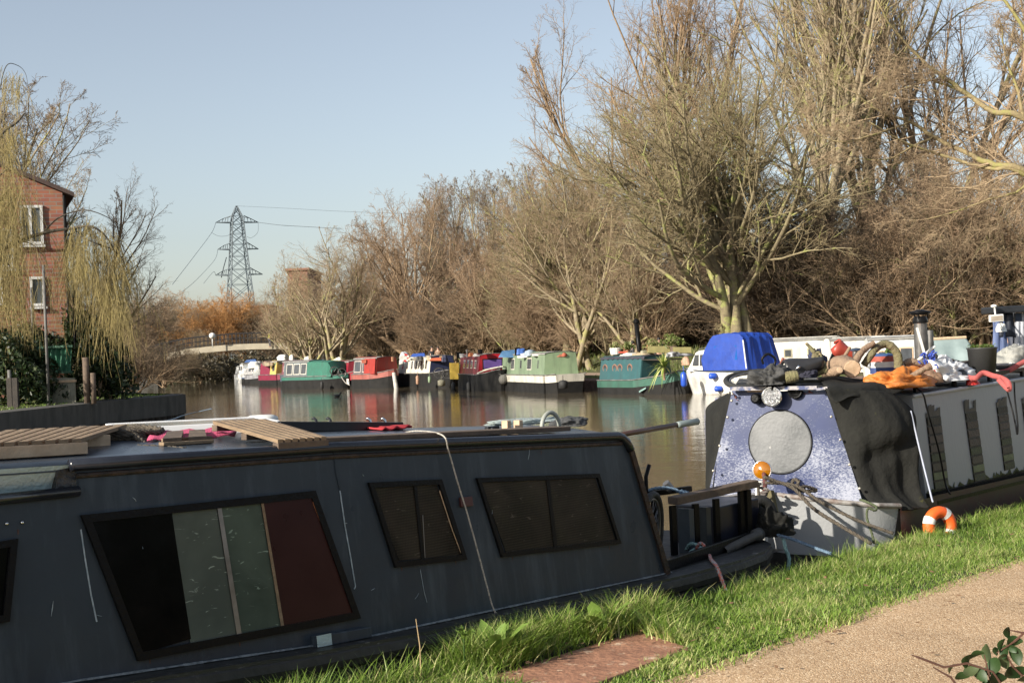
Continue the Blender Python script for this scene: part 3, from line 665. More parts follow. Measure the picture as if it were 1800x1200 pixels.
# hull with gunwale
tl = [0.6, 1.5, 2.4, 3.2, 4.0, 4.8, 5.6, 6.4, 7.1, 7.7, 8.1, 8.4, 8.6, 8.72]
inn = [0, 0, 0, 0, 0, 0, 0, 0, 0.0, 0.03, 0.10, 0.24, 0.46, 0.80]
SD = 5.19  # outer edge of the gunwale
rows = []
def hull_ring(t, i):
    zg = ZG(t) - 0.004
    a = [(SD + i + 0.02, -0.5), (SD + i, 0.15), (SD + i, zg - 0.10), (SD + i - 0.022, zg - 0.085), (SD + i - 0.03, zg - 0.05), (SD + i - 0.022, zg - 0.015), (SD + i, zg)]
    q = 7.3 - i
    b = [(q, zg), (q + .02, zg - .05), (q, zg - 0.1), (q - .02, -0.5)]
    return [B(t, s, z) for s, z in a] + [B(t, s, z) for s, z in b]
mb = MB()
for t, i in zip(tl, inn): rows.append(hull_ring(t, i))
mb.grid([[p for p in r_] for r_ in rows]); mb.add(rows[-1], [tuple(range(len(rows[-1])))])
obj('hull', mb, M_hull, boat, smooth=False)
# gunwale walkway: sits 3 mm proud of the hull top
mb = MB(); g0, g1 = [], []
for t, i in zip(tl, inn):
    g0.append(B(t, SD + i - 0.012, ZG(t) + 0.006)); g1.append(B(t, SD + i + 0.16, ZG(t) + 0.006))
g2 = [p + Vector((0, 0, -0.03)) for p in g0]
mb.grid([g2, g0, g1]); obj('gunwale', mb, M_gunw, boat)
# white worn paint line along the foot of the cabin side
mb = MB()
for i in range(60):
    t0 = 1.0 + i * (6.03 / 60); t1 = t0 + 6.03 / 60
    hgt = rnd.uniform(.004, .009)
    mb.bar(B(t0, SW(ZG(t0)) - 0.004, ZG(t0) + 0.014), B(t1, SW(ZG(t1)) - 0.004, ZG(t1) + 0.014), 0.014, hgt)
obj('cove_line', mb, mat('cove_white', (0.36, 0.40, 0.42), (0.12, 0.14, 0.15), rough=.6, ns=40), boat)
# cabin side: from the window end post to the slanted stern end
step = wall(136, 870); t_step = step.dot(AX)
be = wall(1170, 1008); te = wall(1096, 775)
tb, tt = be.dot(AX), te.dot(AX)
def wp(t, z, off=0.0): return B(t, SW(z), z) + wn * off
mb = MB(); side_t = [t_step, 3.6, 4.39, 5.2, 6.0, 6.5]
top = [wp(t, ZR(t) - 0.02) for t in side_t] + [wp(tt - .02, ZR(tt) - 0.02), wp(tt + .06, ZR(tt) - 0.09)]
bot = [wp(t, ZG(t) - 0.01) for t in side_t] + [wp(6.8, ZG(6.8) - 0.01), wp(tb, ZG(tb) - 0.01)]
mb.grid([bot, top]); mb.grid([[p + NB * 1.75 for p in top], [p + NB * 1.75 for p in bot]])
mb.add([bot[-1], top[-1], top[-1] + NB * 1.75, bot[-1] + NB * 1.75], [(0, 1, 2, 3)])
obj('cabin_side', mb, M_navy, boat, smooth=False)
# lower front section
tz_r = wall(136, 868).z + 0.0
mb = MB(); zl = lambda t: tz_r + (t_step - t) * 0.012
ft = [0.6, 1.5, 2.2, t_step + 0.0]
mb.grid([[wp(t, ZG(t) - .01) for t in ft], [wp(t, zl(t)) for t in ft]])
mb.grid([[wp(t, zl(t)) for t in ft], [wp(t, zl(t)) + NB * 0.17 for t in ft]])
obj('fore_cabin_side', mb, M_navy, boat)
mb = MB(); mb.tube([wp(t, zl(t) + .012, 0.012) for t in ft], 0.024, 10); pass
obj('fore_handrail', mb, M_rail, boat, smooth=True)
mb = MB(); a = [wp(t, zl(t) + .01) + NB * 0.05 for t in ft]; b = [wp(t, ZR(t) - 0.003, .006) for t in ft]
mb.grid([a, b]); obj('coaming', mb, M_mint, boat)
# dark tarry end plate between the two levels
mb = MB(); mb.prism([wp(t_step - .10, zl(2.9), .0), wp(t_step + .012, zl(2.9), .0), wp(t_step + .012, ZR(t_step) - .01, 0), wp(t_step - .085, ZR(t_step) - .02, 0)], NB * 0.16)
obj('end_plate', mb, mat('tar', (0.012, 0.012, 0.014), (0.05, 0.05, 0.05), rough=0.35, ns=30, bump=1.0, bs=40), boat)
# roof: cambered sheet
mb = MB(); rows = []
rt = [0.6, 1.5, t_step, 3.6, 4.39, 5.2, 6.0, 6.5, tt - .02]
for k in range(11):
    u = k / 10; rows.append([B(t, SW(ZR(t)) + (0.0) + u * 1.62, ZR(t) + 0.055 * math.sin(PI * u)) for t in rt])
rows.insert(0, [B(t, SW(ZR(t)), ZR(t) - .03) for t in rt]); mb.grid(rows)
rE = [r_[-1] for r_ in rows]
mb.add(rE + [p + AX * 0.08 - Z * 0.10 for p in rE[::-1]], [tuple(range(len(rE) * 2))])
obj('roof', mb, M_roofb, boat, smooth=True)
# roof rail, runs on down the slanted cabin end
pts = [wp(t, ZR(t) - .005, 0.014) for t in (t_step - .03, 3.6, 4.39, 5.2, 6.0, 6.5, tt - .07)] + [wp(tt - .03, ZR(tt) - .012, .014), wp(tt + .015, ZR(tt) - .045, .014), wp(tt + .045, ZR(tt) - .10, .014)]
mb = MB(); mb.tube(pts, 0.027, 12); obj('handrail', mb, M_rail, boat, smooth=True)
mb = MB(); mb.tube([wp(t, ZR(t) - .052, 0.004) for t in (t_step, 3.6, 4.39, 5.2, 6.0, 6.5, tt - .03)], 0.012, 8)
q0 = wp(tt + .045, ZR(tt) - .10, .014); mb.bar(q0, wp(tb + .005, ZG(tb) + .01, .012), 0.036, 0.03)
obj('edge_beading', mb, mat('rust_black', (0.015, 0.012, 0.010), (0.05, 0.028, 0.018), rough=0.6, ns=20, bump=0.6), boat)
# windows
def pq(quad, off): return [wall(x, y, off) for x, y in quad]
def window(frame_q, inset, panes, nm='window', label=None):
    o = pq(frame_q, 0.0); c = sum(o, Vector((0, 0, 0))) / 4
    inner = []
    n = 4
    for i in range(4):
        p, a, b = o[i], o[i - 1], o[(i + 1) % 4]
        u, v = (a - p).normalized(), (b - p).normalized(); sn = u.cross(v).length
        inner.append(p + (u + v) * (inset / sn))
    vs = [p + wn * 0.002 for p in o] + [p + wn * .018 for p in o] + [p + wn * .018 for p in inner] + [p + wn * 0.002 for p in inner]
    fs = []
    for i in range(4):
        j = (i + 1) % 4
        for k in range(3): fs.append((k * 4 + i, k * 4 + j, (k + 1) * 4 + j, (k + 1) * 4 + i))
    mb = MB(); mb.add(vs, fs); w_ = obj(nm, mb, M_black, boat, label=label)
    for k, (qd, m_, pn, off) in enumerate(panes):
        mb = MB(); mb.prism(pq(qd, off), wn * -0.003); obj(pn, mb, m_, w_)
    return w_
wa = window([(140, 905), (551, 862), (631, 1086), (240, 1161)], 0.035, [
    ([(160, 915), (300, 901), (334, 1122), (241, 1150)], M_blackgl, 'pane', .008),
    ([(301, 901), (379, 892), (415, 1116), (334, 1133)], M_glgrey, 'pane', .006),
    ([(386, 890), (456, 883), (493, 1103), (421, 1116)], M_glgreen, 'pane', .006),
    ([(459, 884), (545, 875), (622, 1079), (496, 1103)], M_maroon, 'board', .011),
    ([(379, 888), (386, 887), (423, 1118), (415, 1121)], M_steel, 'mullion', .012),
    ([(456, 880), (460, 880), (498, 1107), (493, 1108)], M_wood, 'mullion', .013)])
wb = window([(645, 848), (773, 842), (818, 983), (692, 997)], 0.028, [
    ([(655, 858), (766, 850), (808, 975), (700, 985)], M_glweave, 'pane', .006),
    ([(725, 852), (730, 852), (744, 984), (739, 985)], M_black, 'mullion', .012)])
wc = window([(835, 840), (1050, 832), (1089, 955), (879, 979)], 0.025, [
    ([(845, 848), (1045, 840), (1081, 950), (888, 970)], M_glweave, 'pane', .006),
    ([(958, 843), (964, 843), (978, 964), (972, 965)], M_black, 'mullion', .011)])
wd = window([(-60, 960), (29, 946), (14, 1092), (-60, 1105)], 0.03, [([(-60, 965), (22, 955), (8, 1085), (-60, 1098)], M_blackgl, 'pane', .006)])
# bright drip edges beside the windows and the weld seam
def line(pts, r, m_, nm, off=0.003, par=boat, **k):
    mb = MB(); mb.tube([wall(x, y, off) for x, y in pts], r, 5); return obj(nm, mb, m_, par, **k)
line([(586, 792), (590, 830), (597, 862)], .0035, M_navy, 'weld_seam')
line([(597, 862), (606, 925), (616, 980), (624, 1030), (622, 1035)], .0035, M_chalk, 'weld_seam', label='bare pale weld seam')
line([(142, 930), (150, 985), (160, 1045), (170, 1092)], .004, M_chalk, 'paint_scrape', off=.001, label='white paint scrape')
line([(547, 882), (585, 980), (620, 1076)], .0022, mat('rust_line', (0.35, 0.13, 0.06), rough=.8), 'rust_edge', off=.012)
line([(497, 1102), (560, 1090), (620, 1080)], .0022, mat('moss_line', (0.30, 0.33, 0.04), rough=.9), 'moss_edge', off=.014)
line([(1053, 842), (1070, 905), (1083, 945)], .0035, M_woodlt, 'window_edge', off=.012)
line([(770, 862), (792, 930), (808, 972)], .0025, M_woodlt, 'window_edge', off=.012)
line([(738, 1000), (745, 1040), (750, 1058)], .0012, M_chalk, 'paint_scrape')
line([(740, 905), (744, 980)], .0022, M_steel, 'window_edge', off=.014)
# ventilation step, small red box, studs
mb = MB(); a_ = wall(545, 1134), ; p1, p2 = wall(548, 1136, .0), wall(643, 1118, .0)
mb.prism([wall(548, 1138, .0), wall(643, 1119, .0), wall(641, 1101, .0), wall(546, 1117, .0)], wn * 0.05); obj('foot_step', mb, M_navy, boat, bevel=.004)
mb = MB(); mb.prism([wall(547, 1137, .05), wall(572, 1132, .05), wall(570, 1112, .05), wall(545, 1117, .05)], wn * .004); obj('step_patch', mb, M_mint, boat)
mb = MB(); mb.prism([wall(808, 891, 0), wall(828, 889, 0), wall(826, 872, 0), wall(806, 874, 0)], wn * .02); obj('side_marker', mb, mat('marker_red', (0.07, 0.02, 0.02), rough=.4), boat, bevel=.003)
mb = MB()
for px, py in ((11, 920), (38, 918)): mb.ball(wall(px, py, .004), .008, 8, 6)
obj('stud', mb, M_chrome, boat, smooth=True, kind='stuff')
g = random.Random(17); mb = MB()
for k in range(18):
    x, y = g.uniform(20, 1140), g.uniform(790, 1150); p = wall(x, y, .0015)
    if not (ZG(p.dot(AX)) + .03 < p.z < ZR(p.dot(AX)) - .1) or p.dot(AX) > 6.8: continue
    l = g.uniform(.01, .07); d = Z * l * (1 if g.random() < .7 else .2) + AX * g.uniform(-.03, .03); mb.tube([p, p + d * .5 + AX * g.uniform(-.004, .004), p + d], [.0008, g.uniform(.0012, .0024), .0006], 4)
obj('scuff_marks', mb, M_chalk, boat, kind='stuff')
mb = MB()
for x0, y0, ln in ((262, 1158, .10), (420, 1128, .07), (705, 996, .09), (800, 985, .05), (900, 978, .08), (1070, 960, .06), (30, 930, .12), (1120, 880, .1), (330, 808, .06), (950, 792, .05)):
    p = wall(x0, y0, .0012); mb.prism([p, p + AX * .006, p + AX * .004 - Z * ln], wn * .001)
obj('rust_runs', mb, mat('rust_run', (0.13, 0.06, 0.035), (0.07, 0.04, 0.03), rough=.9, ns=40), boat, kind='stuff')
# ---- stern deck furniture
zd = 0.86
def D_(t, s, z): return B(t, s, z)
mb = MB(); mb.grid([[B(t, s, zd - .06) for t in (tb, 7.8, 8.5)] for s in (5.36, 6.3, 7.2)]); obj('stern_deck', mb, M_gunw, boat)
# coaming plank between cabin end and stern
mb = MB(); mb.bar(B(tb - .02, 5.345, zd + .03), B(8.42, 5.60, zd + .03), .03, .075); obj('deck_coaming', mb, M_black, boat, bevel=.004)
# box seats: slanted top rail with panels
r0, r1 = W(1182, 880, 9.55), W(1325, 849, 10.05)
rd = (r1 - r0).normalized()
mb = MB(); mb.bar(r0, r1, .10, .055); obj('seat_rail', mb, M_wooddk, boat, bevel=.006)
def post(px, y0, y1, D, wdt, m_, nm='rail_post', dep=.05):
    a = W(px, y0, D); b = Vector((a.x, a.y, W(px, y1, D).z)); mb = MB(); mb.bar(a, b, wdt, dep, up=rd); return obj(nm, mb, m_, boat, bevel=.004)
post(1205, 893, 990, 9.63, .115, mat('slate_panel', (0.045, 0.062, 0.08), (0.03, 0.043, 0.055), rough=.4), 'locker_panel')
post(1237, 890, 985, 9.78, .09, mat('slate_panel2', (0.035, 0.042, 0.045), (0.02, 0.025, 0.027), rough=.4), 'locker_panel')
for px, y0, D in ((1182, 888, 9.55), (1222, 885, 9.68), (1258, 876, 9.82), (1302, 862, 9.98), (1314, 860, 10.0)):
    post(px, y0, 985, D, .03, M_black)
mb = MB(); mb.box(W(1262, 930, 10.15), .42, .4, .42, (rd, NB, Z)); obj('locker', mb, mat('locker_dark', (0.016, 0.018, 0.03), rough=.35), boat, bevel=.01)
mb = MB(); mb.bar(W(1150, 868, 9.9), W(1150, 990, 9.9), .05, .05); mb.bar(W(1138, 868, 9.9), W(1215, 858, 10.0), .04, .04); obj('push_pit', mb, M_black, boat, bevel=.005)
mb = MB(); mb.tube([W(1180, 860, 9.9), W(1170, 848, 9.88)], .028, 10); obj('pipe_stub', mb, M_steel, boat)
# tiller
mb = MB(); mb.tube([W(1060, 772, 9.0), W(1100, 762, 9.15), W(1192, 746, 9.45)], [.02, .019, .018], 12); til = obj('tiller', mb, M_brown_t, boat, smooth=True)
mb = MB(); mb.tube([W(1190, 746.5, 9.44), W(1194, 745.8, 9.45), W(1226, 740.5, 9.56), W(1228, 740.2, 9.565)], [.021, .023, .024, .016], 12); obj('grip', mb, M_greygrip, til, smooth=True)

# ---------------------------------------------------------------- things on its roof and deck
def zroof(p):
    t, s = p.dot(AX), p.dot(NB); u = min(1, max(0, (s - SW(ZR(t))) / 1.62)); return ZR(t) + .055 * math.sin(PI * u)
def onroof(px, s, dz=0.0):
    """point on the boat roof in image column px, at distance s from the path line"""
    z = 1.9
    for _ in range(8):
        # solve along the ray family of that column: intersect vertical plane
        lo = hp(px, 760, B(0, s, 0), NB); z = zroof(lo)
        py = 760
        for _k in range(6):
            q = hp(px, py, B(0, s, 0), NB); py += (q.z - z - dz) / q.dot(FW) * F
        break
    q = hp(px, py, B(0, s, 0), NB); return q
# pallet of pine boards, left
def pallet(name, label, quad, th, m1, m2, slat_n, group=None, cat='pallet', z=0, tilt=None, board='deck_board', deck_along=True):
    """quad = 4 corners of the underside in order; slats across"""
    o = thing(name, label, cat, sum(quad, Vector()) / 4, group)
    a, b, c, d = quad
    mb = MB()
    for k in range(slat_n):
        u0, u1 = (k + .08) / slat_n, (k + .80) / slat_n
        q = [a.lerp(b, u0), a.lerp(b, u1), d.lerp(c, u1), d.lerp(c, u0)]
        mb.prism([p + Z * (th - .02) for p in q], Z * .018)
    obj('slat_deck', mb, m1, o)
    for u in (0.03, 0.5, 0.97):
        mb = MB(); mb.bar(a.lerp(d, u) + Z * (th - .02) / 2, b.lerp(c, u) + Z * (th - .02) / 2, .045, th - .022); obj('bearer', mb, m2, o, bevel=.003)
    return o
q = [onroof(-70, 5.62), onroof(148, 5.62), onroof(228, 6.25), onroof(10, 6.25)]
q = [p - Z * 0.0 for p in q]; zt = max(p.z for p in q); q = [Vector((p.x, p.y, p.z + .004)) for p in q]
pallet('timber_pallet', 'long sawn pine pallet at the left edge of the dark navy boat roof', q, .075, M_wood, M_woodlt, 9)
q = [onroof(488, 5.37), onroof(577, 5.37), onroof(470, 6.05), onroof(374, 6.05)]
q = [q[0] + Z * .0, q[1] + Z * .0, q[2] + Z * .03, q[3] + Z * .03]
pallet('slatted_duckboard', 'slatted wooden duckboard overhanging the edge of the navy boat roof', q, .055, M_wood, M_wooddk, 7, cat='duckboard')
q = [onroof(283, 5.75), onroof(372, 5.75), onroof(368, 6.1), onroof(292, 6.1)]
pallet('timber_board', 'short old grey board lying between the rope coil and the duckboard', q, .04, M_wooddk, M_wood, 2, cat='board')
# brown plank along the roof edge
a, b = onroof(556, 5.50), onroof(985, 5.56)
mb = MB(); mb.bar(a + Z * .02, b + Z * .03, .17, .028); obj('long_plank', mb, M_wooddk, None, bevel=.004, org=a, label='long brown plank lying along the near edge of the navy boat roof', cat='plank')
# solar panels: dark framed one on feet, pale one behind
def panel(name_, label, c0, c1, wid, th, mf, feet=True, z0=.06):
    d = (c1 - c0).normalized(); nn = Z.cross(d).normalized()
    o = thing('solar_array', label, 'solar panel', (c0 + c1) / 2, 'solar panels on the navy boat roof')
    mb = MB()
    for u in (0, 1):
        mb.bar(c0 + nn * wid * u, c1 + nn * wid * u, .03, th)
        e = c0.lerp(c1, u); mb.bar(e + nn * .015, e + nn * (wid - .015), .03, th)
    obj('frame', mb, mf, o, bevel=.002)
    mb = MB(); mb.prism([c0 + Z * th * .3, c1 + Z * th * .3, c1 + nn * wid + Z * th * .3, c0 + nn * wid + Z * th * .3], Z * .008); obj('cell_sheet', mb, M_cell, o)
    for u in (.12, .68):
        e = c0.lerp(c1, u); mb = MB(); mb.lathe([(.035, -z0), (.022, -z0 * .5), (.012, -th / 2)], e + nn * .08, 8); obj('foot', mb, M_black, o)
    return o
panel('solar_panel', 'dark framed solar panel standing on feet in the middle of the navy boat roof', W(490, 749, 7.55), W(706, 749.5, 8.25), .62, .052, M_dkframe)
panel('solar_panel', 'solar panel with pale aluminium frame beside the pink mesh on the navy boat roof', W(206, 762, 7.25), W(488, 748, 7.55), .66, .058, M_alu)
# white mushroom vent and hooks
c = W(460, 741, 8.6)
mb = MB(); mb.lathe([(.0, .045), (.07, .042), (.10, .03), (.105, .012), (.10, 0), (.05, -.02), (.05, -.2)], c - Z * .0, 24); obj('roof_vent', mb, M_white, None, smooth=True, org=c, label='round white mushroom vent behind the pale framed solar panel', cat='vent')
for px, D, lb in ((557, 8.4, 'black hook of the left pair standing up behind the dark solar panel'), (582, 8.4, 'second black hook from the left behind the dark solar panel'), (652, 8.7, 'grey hook, third from the left behind the dark solar panel'), (678, 8.7, 'bright hook nearest the right end of the dark solar panel')):
    c = W(px, 745, D); mb = MB(); mb.tube([c - Z * .08, c, c + Z * .025 + RX * -.005, c + Z * .037 + RX * -.018, c + Z * .03 + RX * -.03], [.009, .009, .009, .009, .006], 8); obj('roof_hook', mb, M_chrome if px > 600 else M_dkframe, None, smooth=True, org=c - Z * .08, label=lb, cat='hook', group='hooks behind the solar panel')
# silver cleat (crescent) on the rope coil
c = W(267, 768, 7.35); pts = [c + RX * (.062 * math.cos(a)) + Z * (.055 * math.sin(a) + .03) for a in np.linspace(PI * 1.0, PI * 2.05, 14)]
mb = MB(); mb.tube([pts[0] + Z * .02] + pts + [pts[-1] + Z * .02], [.006] + [.007 + .004 * math.sin(PI * i / 13) for i in range(14)] + [.006], 8); mb.tube([c - Z * .05, c - Z * .02], .008, 8)
obj('boat_cleat', mb, M_chrome, None, smooth=True, org=c, label='shiny crescent-shaped mooring horn beside the dark rope coil', cat='cleat')
# pink mesh sheet
q = [onroof(258, 5.95, .01), onroof(412, 5.95, .01), onroof(420, 6.2, .035), onroof(268, 6.2, .035)]
rows = [[q[0].lerp(q[1], u / 12).lerp(q[3].lerp(q[2], u / 12), v / 5) + Z * (.006 * math.sin(u * 1.9 + v)) for u in range(13)] for v in range(6)]
mb = MB(); mb.grid(rows); obj('pink_mesh', mb, M_pink, None, org=q[0], label='bright pink mesh fabric lying in front of the pale framed solar panel', cat='mesh fabric', solid=.004, smooth=True)
# ropes
def rope(name, label, pts, r, m_, cat='rope', twist=True, parent=None, group=None, dens=8, n=6):
    P = [Vector(p) for p in pts]; out = []
    for i in range(len(P) - 1):
        p0, p1, p2, p3 = P[max(i - 1, 0)], P[i], P[i + 1], P[min(i + 2, len(P) - 1)]
        for k in range(dens):
            t = k / dens; out.append(0.5 * ((2 * p1) + (p2 - p0) * t + (2 * p0 - 5 * p1 + 4 * p2 - p3) * t * t + (3 * p1 - p0 - 3 * p2 + p3) * t ** 3))
    out.append(P[-1]); mb = MB()
    if twist:
        L_ = [0.0]
        for a, b in zip(out, out[1:]): L_.append(L_[-1] + (b - a).length)
        stp = max(r * 1.2, L_[-1] / 500); m_n = max(8, int(L_[-1] / stp)); ss = [L_[-1] * i / m_n for i in range(m_n + 1)]
        fine = [];j = 0
        for q_ in ss:
            while j < len(L_) - 2 and L_[j + 1] < q_: j += 1
            d_ = L_[j + 1] - L_[j]; fine.append(out[j].lerp(out[j + 1], (q_ - L_[j]) / d_ if d_ else 0))
        for ph in (0, 2 * PI / 3, 4 * PI / 3):
            st = []; prev = None
            for i, p in enumerate(fine):
                t = (fine[min(i + 1, m_n)] - fine[max(i - 1, 0)]).normalized()
                u = t.cross(Z if abs(t.z) < .9 else X).normalized() if prev is None else (prev - t * prev.dot(t)).normalized(); prev = u; v = t.cross(u)
                a = ph + ss[i] / (r * 7.5) * 2 * PI; st.append(p + (u * math.cos(a) + v * math.sin(a)) * r * .5)
            mb.tube(st, r * .6, 5)
    else: mb.tube(out, r, n)
    return obj(name, mb, m_, parent, smooth=True, org=P[0], label=label, cat=cat, group=group)
c = W(200, 778, 7.0); pts = []
for i in range(34):
    a = i * .72; rr = .16 + .03 * math.sin(i * 1.7); pts.append(c + RX * (rr * 1.15 * math.cos(a) - .0 + .0015 * i) + F0 * (.16 * math.sin(a)) + Z * (.012 + .0019 * i + .008 * math.sin(i * 2.1)))
rope('rope_coil', 'heap of coiled dark rope on the pallet beside the silver horn', pts, .0145, M_rope, 'rope')
rope('mooring_rope', 'loose dark rope end trailing off the coil onto the roof edge', [W(222, 764, 6.95), W(240, 768, 6.85), W(256, 784, 6.75), W(243, 793, 6.65), W(238, 786, 6.62), W(262, 786, 6.6), W(285, 787, 6.6), W(310, 789, 6.58), W(326, 790, 6.56)], .0145, M_rope)
rope('line_cord', 'pale twisted cord hanging down the navy boat side between two windows', [W(700, 762, 8.0), W(735, 757, 7.8)] + [wall(x, y, .045) for x, y in ((768, 766), (779, 795), (795, 850), (812, 905), (830, 970), (846, 1030), (860, 1075))] + [wall(868, 1100, .12)], .0046, M_ropelt, 'cord')
rope('mooring_line', 'thin blue-grey line slanting from the navy boat roof to the piled wall corner', [hz(372, 718, .85), hz(345, 724, .6), W(322, 730, 30), W(300, 738, 20), W(220, 752, 11), W(100, 768, 8.5), W(40, 775, 8.0)], .012, M_ropebl, 'line', twist=False)
# fabric heap and hose arch near the cabin end
from mathutils import noise as MN
def heap(name, label, cat, pts_c, rx, ry, h, m_, seed=1, nz=.25, org=None, n=30, group=None):
    off = Vector((seed * 3.7, seed * 1.3, seed * .9)); rows = []; c = Vector(pts_c)
    for i in range(n + 1):
        v = i / n; row = []
        for j in range(n * 2 + 1):
            a = 2 * PI * (j % (n * 2)) / (n * 2); r_ = math.sin(v * PI / 2) ** .85; z = math.cos(v * PI / 2) ** .8
            q = Vector((r_ * math.cos(a), r_ * math.sin(a), z)); k = 1 + nz * (1.5 * MN.noise(q * 1.3 + off) + .9 * MN.noise(q * 2.9 + off))
            fold = nz * .32 * (1 - abs(MN.noise(q * Vector((1, 1, .4)).length * 3.4 + off * 2)) * 2.6) + nz * .14 * MN.noise(q * 11 + off)
            k += fold
            row.append(c + AX * (rx * q.x * k) + NB * (ry * q.y * k) + Z * max(0, h * z * (k if v < .9 else k * .8)))
        rows.append(row)
    mb = MB(); mb.grid(rows); return obj(name, mb, m_, None, smooth=True, org=pts_c, label=label, cat=cat, group=group)
c = onroof(1000, 5.95); heap('fabric_heap', 'crumpled dark grey fabric at the stern end of the navy boat roof', 'fabric', c, .13, .10, .055, M_fabric, 3)
c = onroof(930, 6.5); heap('cable_heap', 'flat heap of pale grey sheeting along the far edge of the navy boat roof', 'sheeting', c, .42, .10, .028, mat('pale_sheet', (0.42, 0.48, 0.46), (0.25, 0.3, 0.3), rough=.8, ns=9, bump=.5), 5, .5)
c = onroof(968, 5.85); mb = MB(); mb.tube([c + AX * (.085 * math.cos(a)) + Z * (.10 * math.sin(a)) for a in np.linspace(0, PI, 16)], .014, 8); obj('hose_arch', mb, mat('hose', (0.35, 0.37, 0.33), rough=.5), None, smooth=True, org=c, label='bent grey hose arch in front of the crumpled fabric', cat='hose')
for k, px in enumerate((890, 911)):
    c = onroof(px, 5.85, .03); mb = MB(); mb.box(c, .035, .05, .05, (AX, NB, Z)); obj('wood_block', mb, M_woodlt, None, bevel=.003, org=c, label=('small sawn wood block on the long plank, left of two', 'small sawn wood block on the long plank, right of two')[k], cat='wood block', group='wood blocks')
c = onroof(865, 5.72, .02); mb = MB(); mb.box(c, .10, .03, .035, (AX, NB, Z)); mb.tube([c + NB * .02 - AX * .02, c + NB * -.03 - AX * .02], .012, 10); obj('hinge_bracket', mb, M_dkframe, None, bevel=.003, org=c, label='small black bracket beside the long plank', cat='bracket')
# striped red cloth under the solar panel
c = onroof(660, 6.0); mb = MB(); mb.grid([[c + AX * (u * .03 + .05) + NB * (v * .12) + Z * (.012 + .01 * math.sin(u * 2 + v)) for u in range(9)] for v in range(4)]); obj('folded_cloth', mb, mat('red_cloth', (0.6, 0.05, 0.06), (0.45, 0.04, 0.05), rough=.9), None, solid=.01, smooth=True, org=c, label='red cloth lying under the dark solar panel', cat='cloth')
# bicycle wheel at the stern
def wheel(c, R_, a1, a2, parent, nm='wheel'):
    mb = MB(); mb.torus(c, R_, .024, (a1, a2), 40, 8); wh = obj(nm, mb, M_rubber, parent, smooth=True) if parent else None
    az = a1.cross(a2); mb = MB(); mb.torus(c, R_ - .032, .010, (a1, a2), 40, 6); obj('rim', mb, M_steel, wh, smooth=True)
    mb = MB()
    for k in range(20):
        a = 2 * PI * k / 20; mb.tube([c + az * (.02 * (-1) ** k), c + (a1 * math.cos(a + .15) + a2 * math.sin(a + .15)) * (R_ - .03)], .0016, 3)
    obj('spokes', mb, M_steel, wh); mb = MB(); mb.tube([c - az * .035, c + az * .035], .018, 10); obj('hub', mb, M_steel, wh)
    return wh
bk = thing('bicycle', 'black bicycle wedged upright against the stern end of the navy boat cabin', 'bicycle', W(1150, 990, 9.2))
wc_ = W(1140, 950, 9.15); a1 = (RX * .35 + F0 * .93).normalized(); a1 = Vector((a1.x, a1.y, 0)).normalized(); a2 = (Z * .99 + RX * .12).normalized()
wheel(wc_, .31, a1, a2, bk)
mb = MB(); mb.tube([wc_, wc_ + Z * .42 + NB * .02 + a1 * .06, wc_ + Z * .5 + a1 * .1], .014, 8); mb.tube([wc_, wc_ + a1 * .35 + Z * .2], .012, 8); obj('fork', mb, M_black, bk, smooth=True)
# stern ropes, fender pipe
rope('deck_rope', 'blue-grey rope looped over the stern rail beside the bicycle', [W(1140, 862, 9.9), W(1152, 858, 9.85), W(1170, 857, 9.8), W(1186, 860, 9.8), W(1198, 866, 9.78), W(1205, 868, 9.78), W(1196, 862, 9.85), W(1210, 866, 9.8)], .013, M_ropebl)
rope('mooring_rope', 'red and blue flecked mooring rope hanging from the stern gunwale into the grass', [W(1222, 968, 9.45), W(1230, 954, 9.4), W(1238, 960, 9.38), W(1232, 972, 9.37), W(1246, 975, 9.35), W(1250, 983, 9.1), W(1259, 993, 8.86), W(1266, 1010, 8.78), W(1276, 1038, 8.7)], .012, M_roperd)
rope('frayed_rope', 'frayed teal rope knotted beside the flecked mooring rope', [W(1206, 965, 9.6), W(1214, 955, 9.55), W(1226, 958, 9.5), W(1235, 966, 9.45), W(1222, 965, 9.45), W(1210, 974, 9.45), W(1218, 985, 9.4), W(1230, 992, 9.35), W(1240, 995, 9.3)], .012, M_teal)
rope('frayed_rope', 'frayed teal rope end hanging at the stern corner of the navy boat', [W(1372, 935, 10.2), W(1378, 950, 9.95), W(1381, 965, 9.9), W(1387, 980, 9.88), W(1385, 1002, 9.86)], .014, M_teal, dens=5)
p0, p1 = W(1273, 968, 9.55), W(1335, 938, 9.95); d = (p1 - p0).normalized()
u_ = d.cross(Z).normalized(); v_ = d.cross(u_)
mb = MB(); mb.lathe([(.022, .0), (.033, 0), (.033, (p1 - p0).length * .85), (.048, (p1 - p0).length * .88), (.048, (p1 - p0).length), (0, (p1 - p0).length)], p0, 16, (u_, v_, d))
obj('fender_pipe', mb, mat('grey_pipe', (0.085, 0.085, 0.08), (0.05, 0.05, 0.048), rough=.5), None, smooth=True, org=p0, label='short dark grey pipe lying on the stern gunwale of the navy boat', cat='pipe')
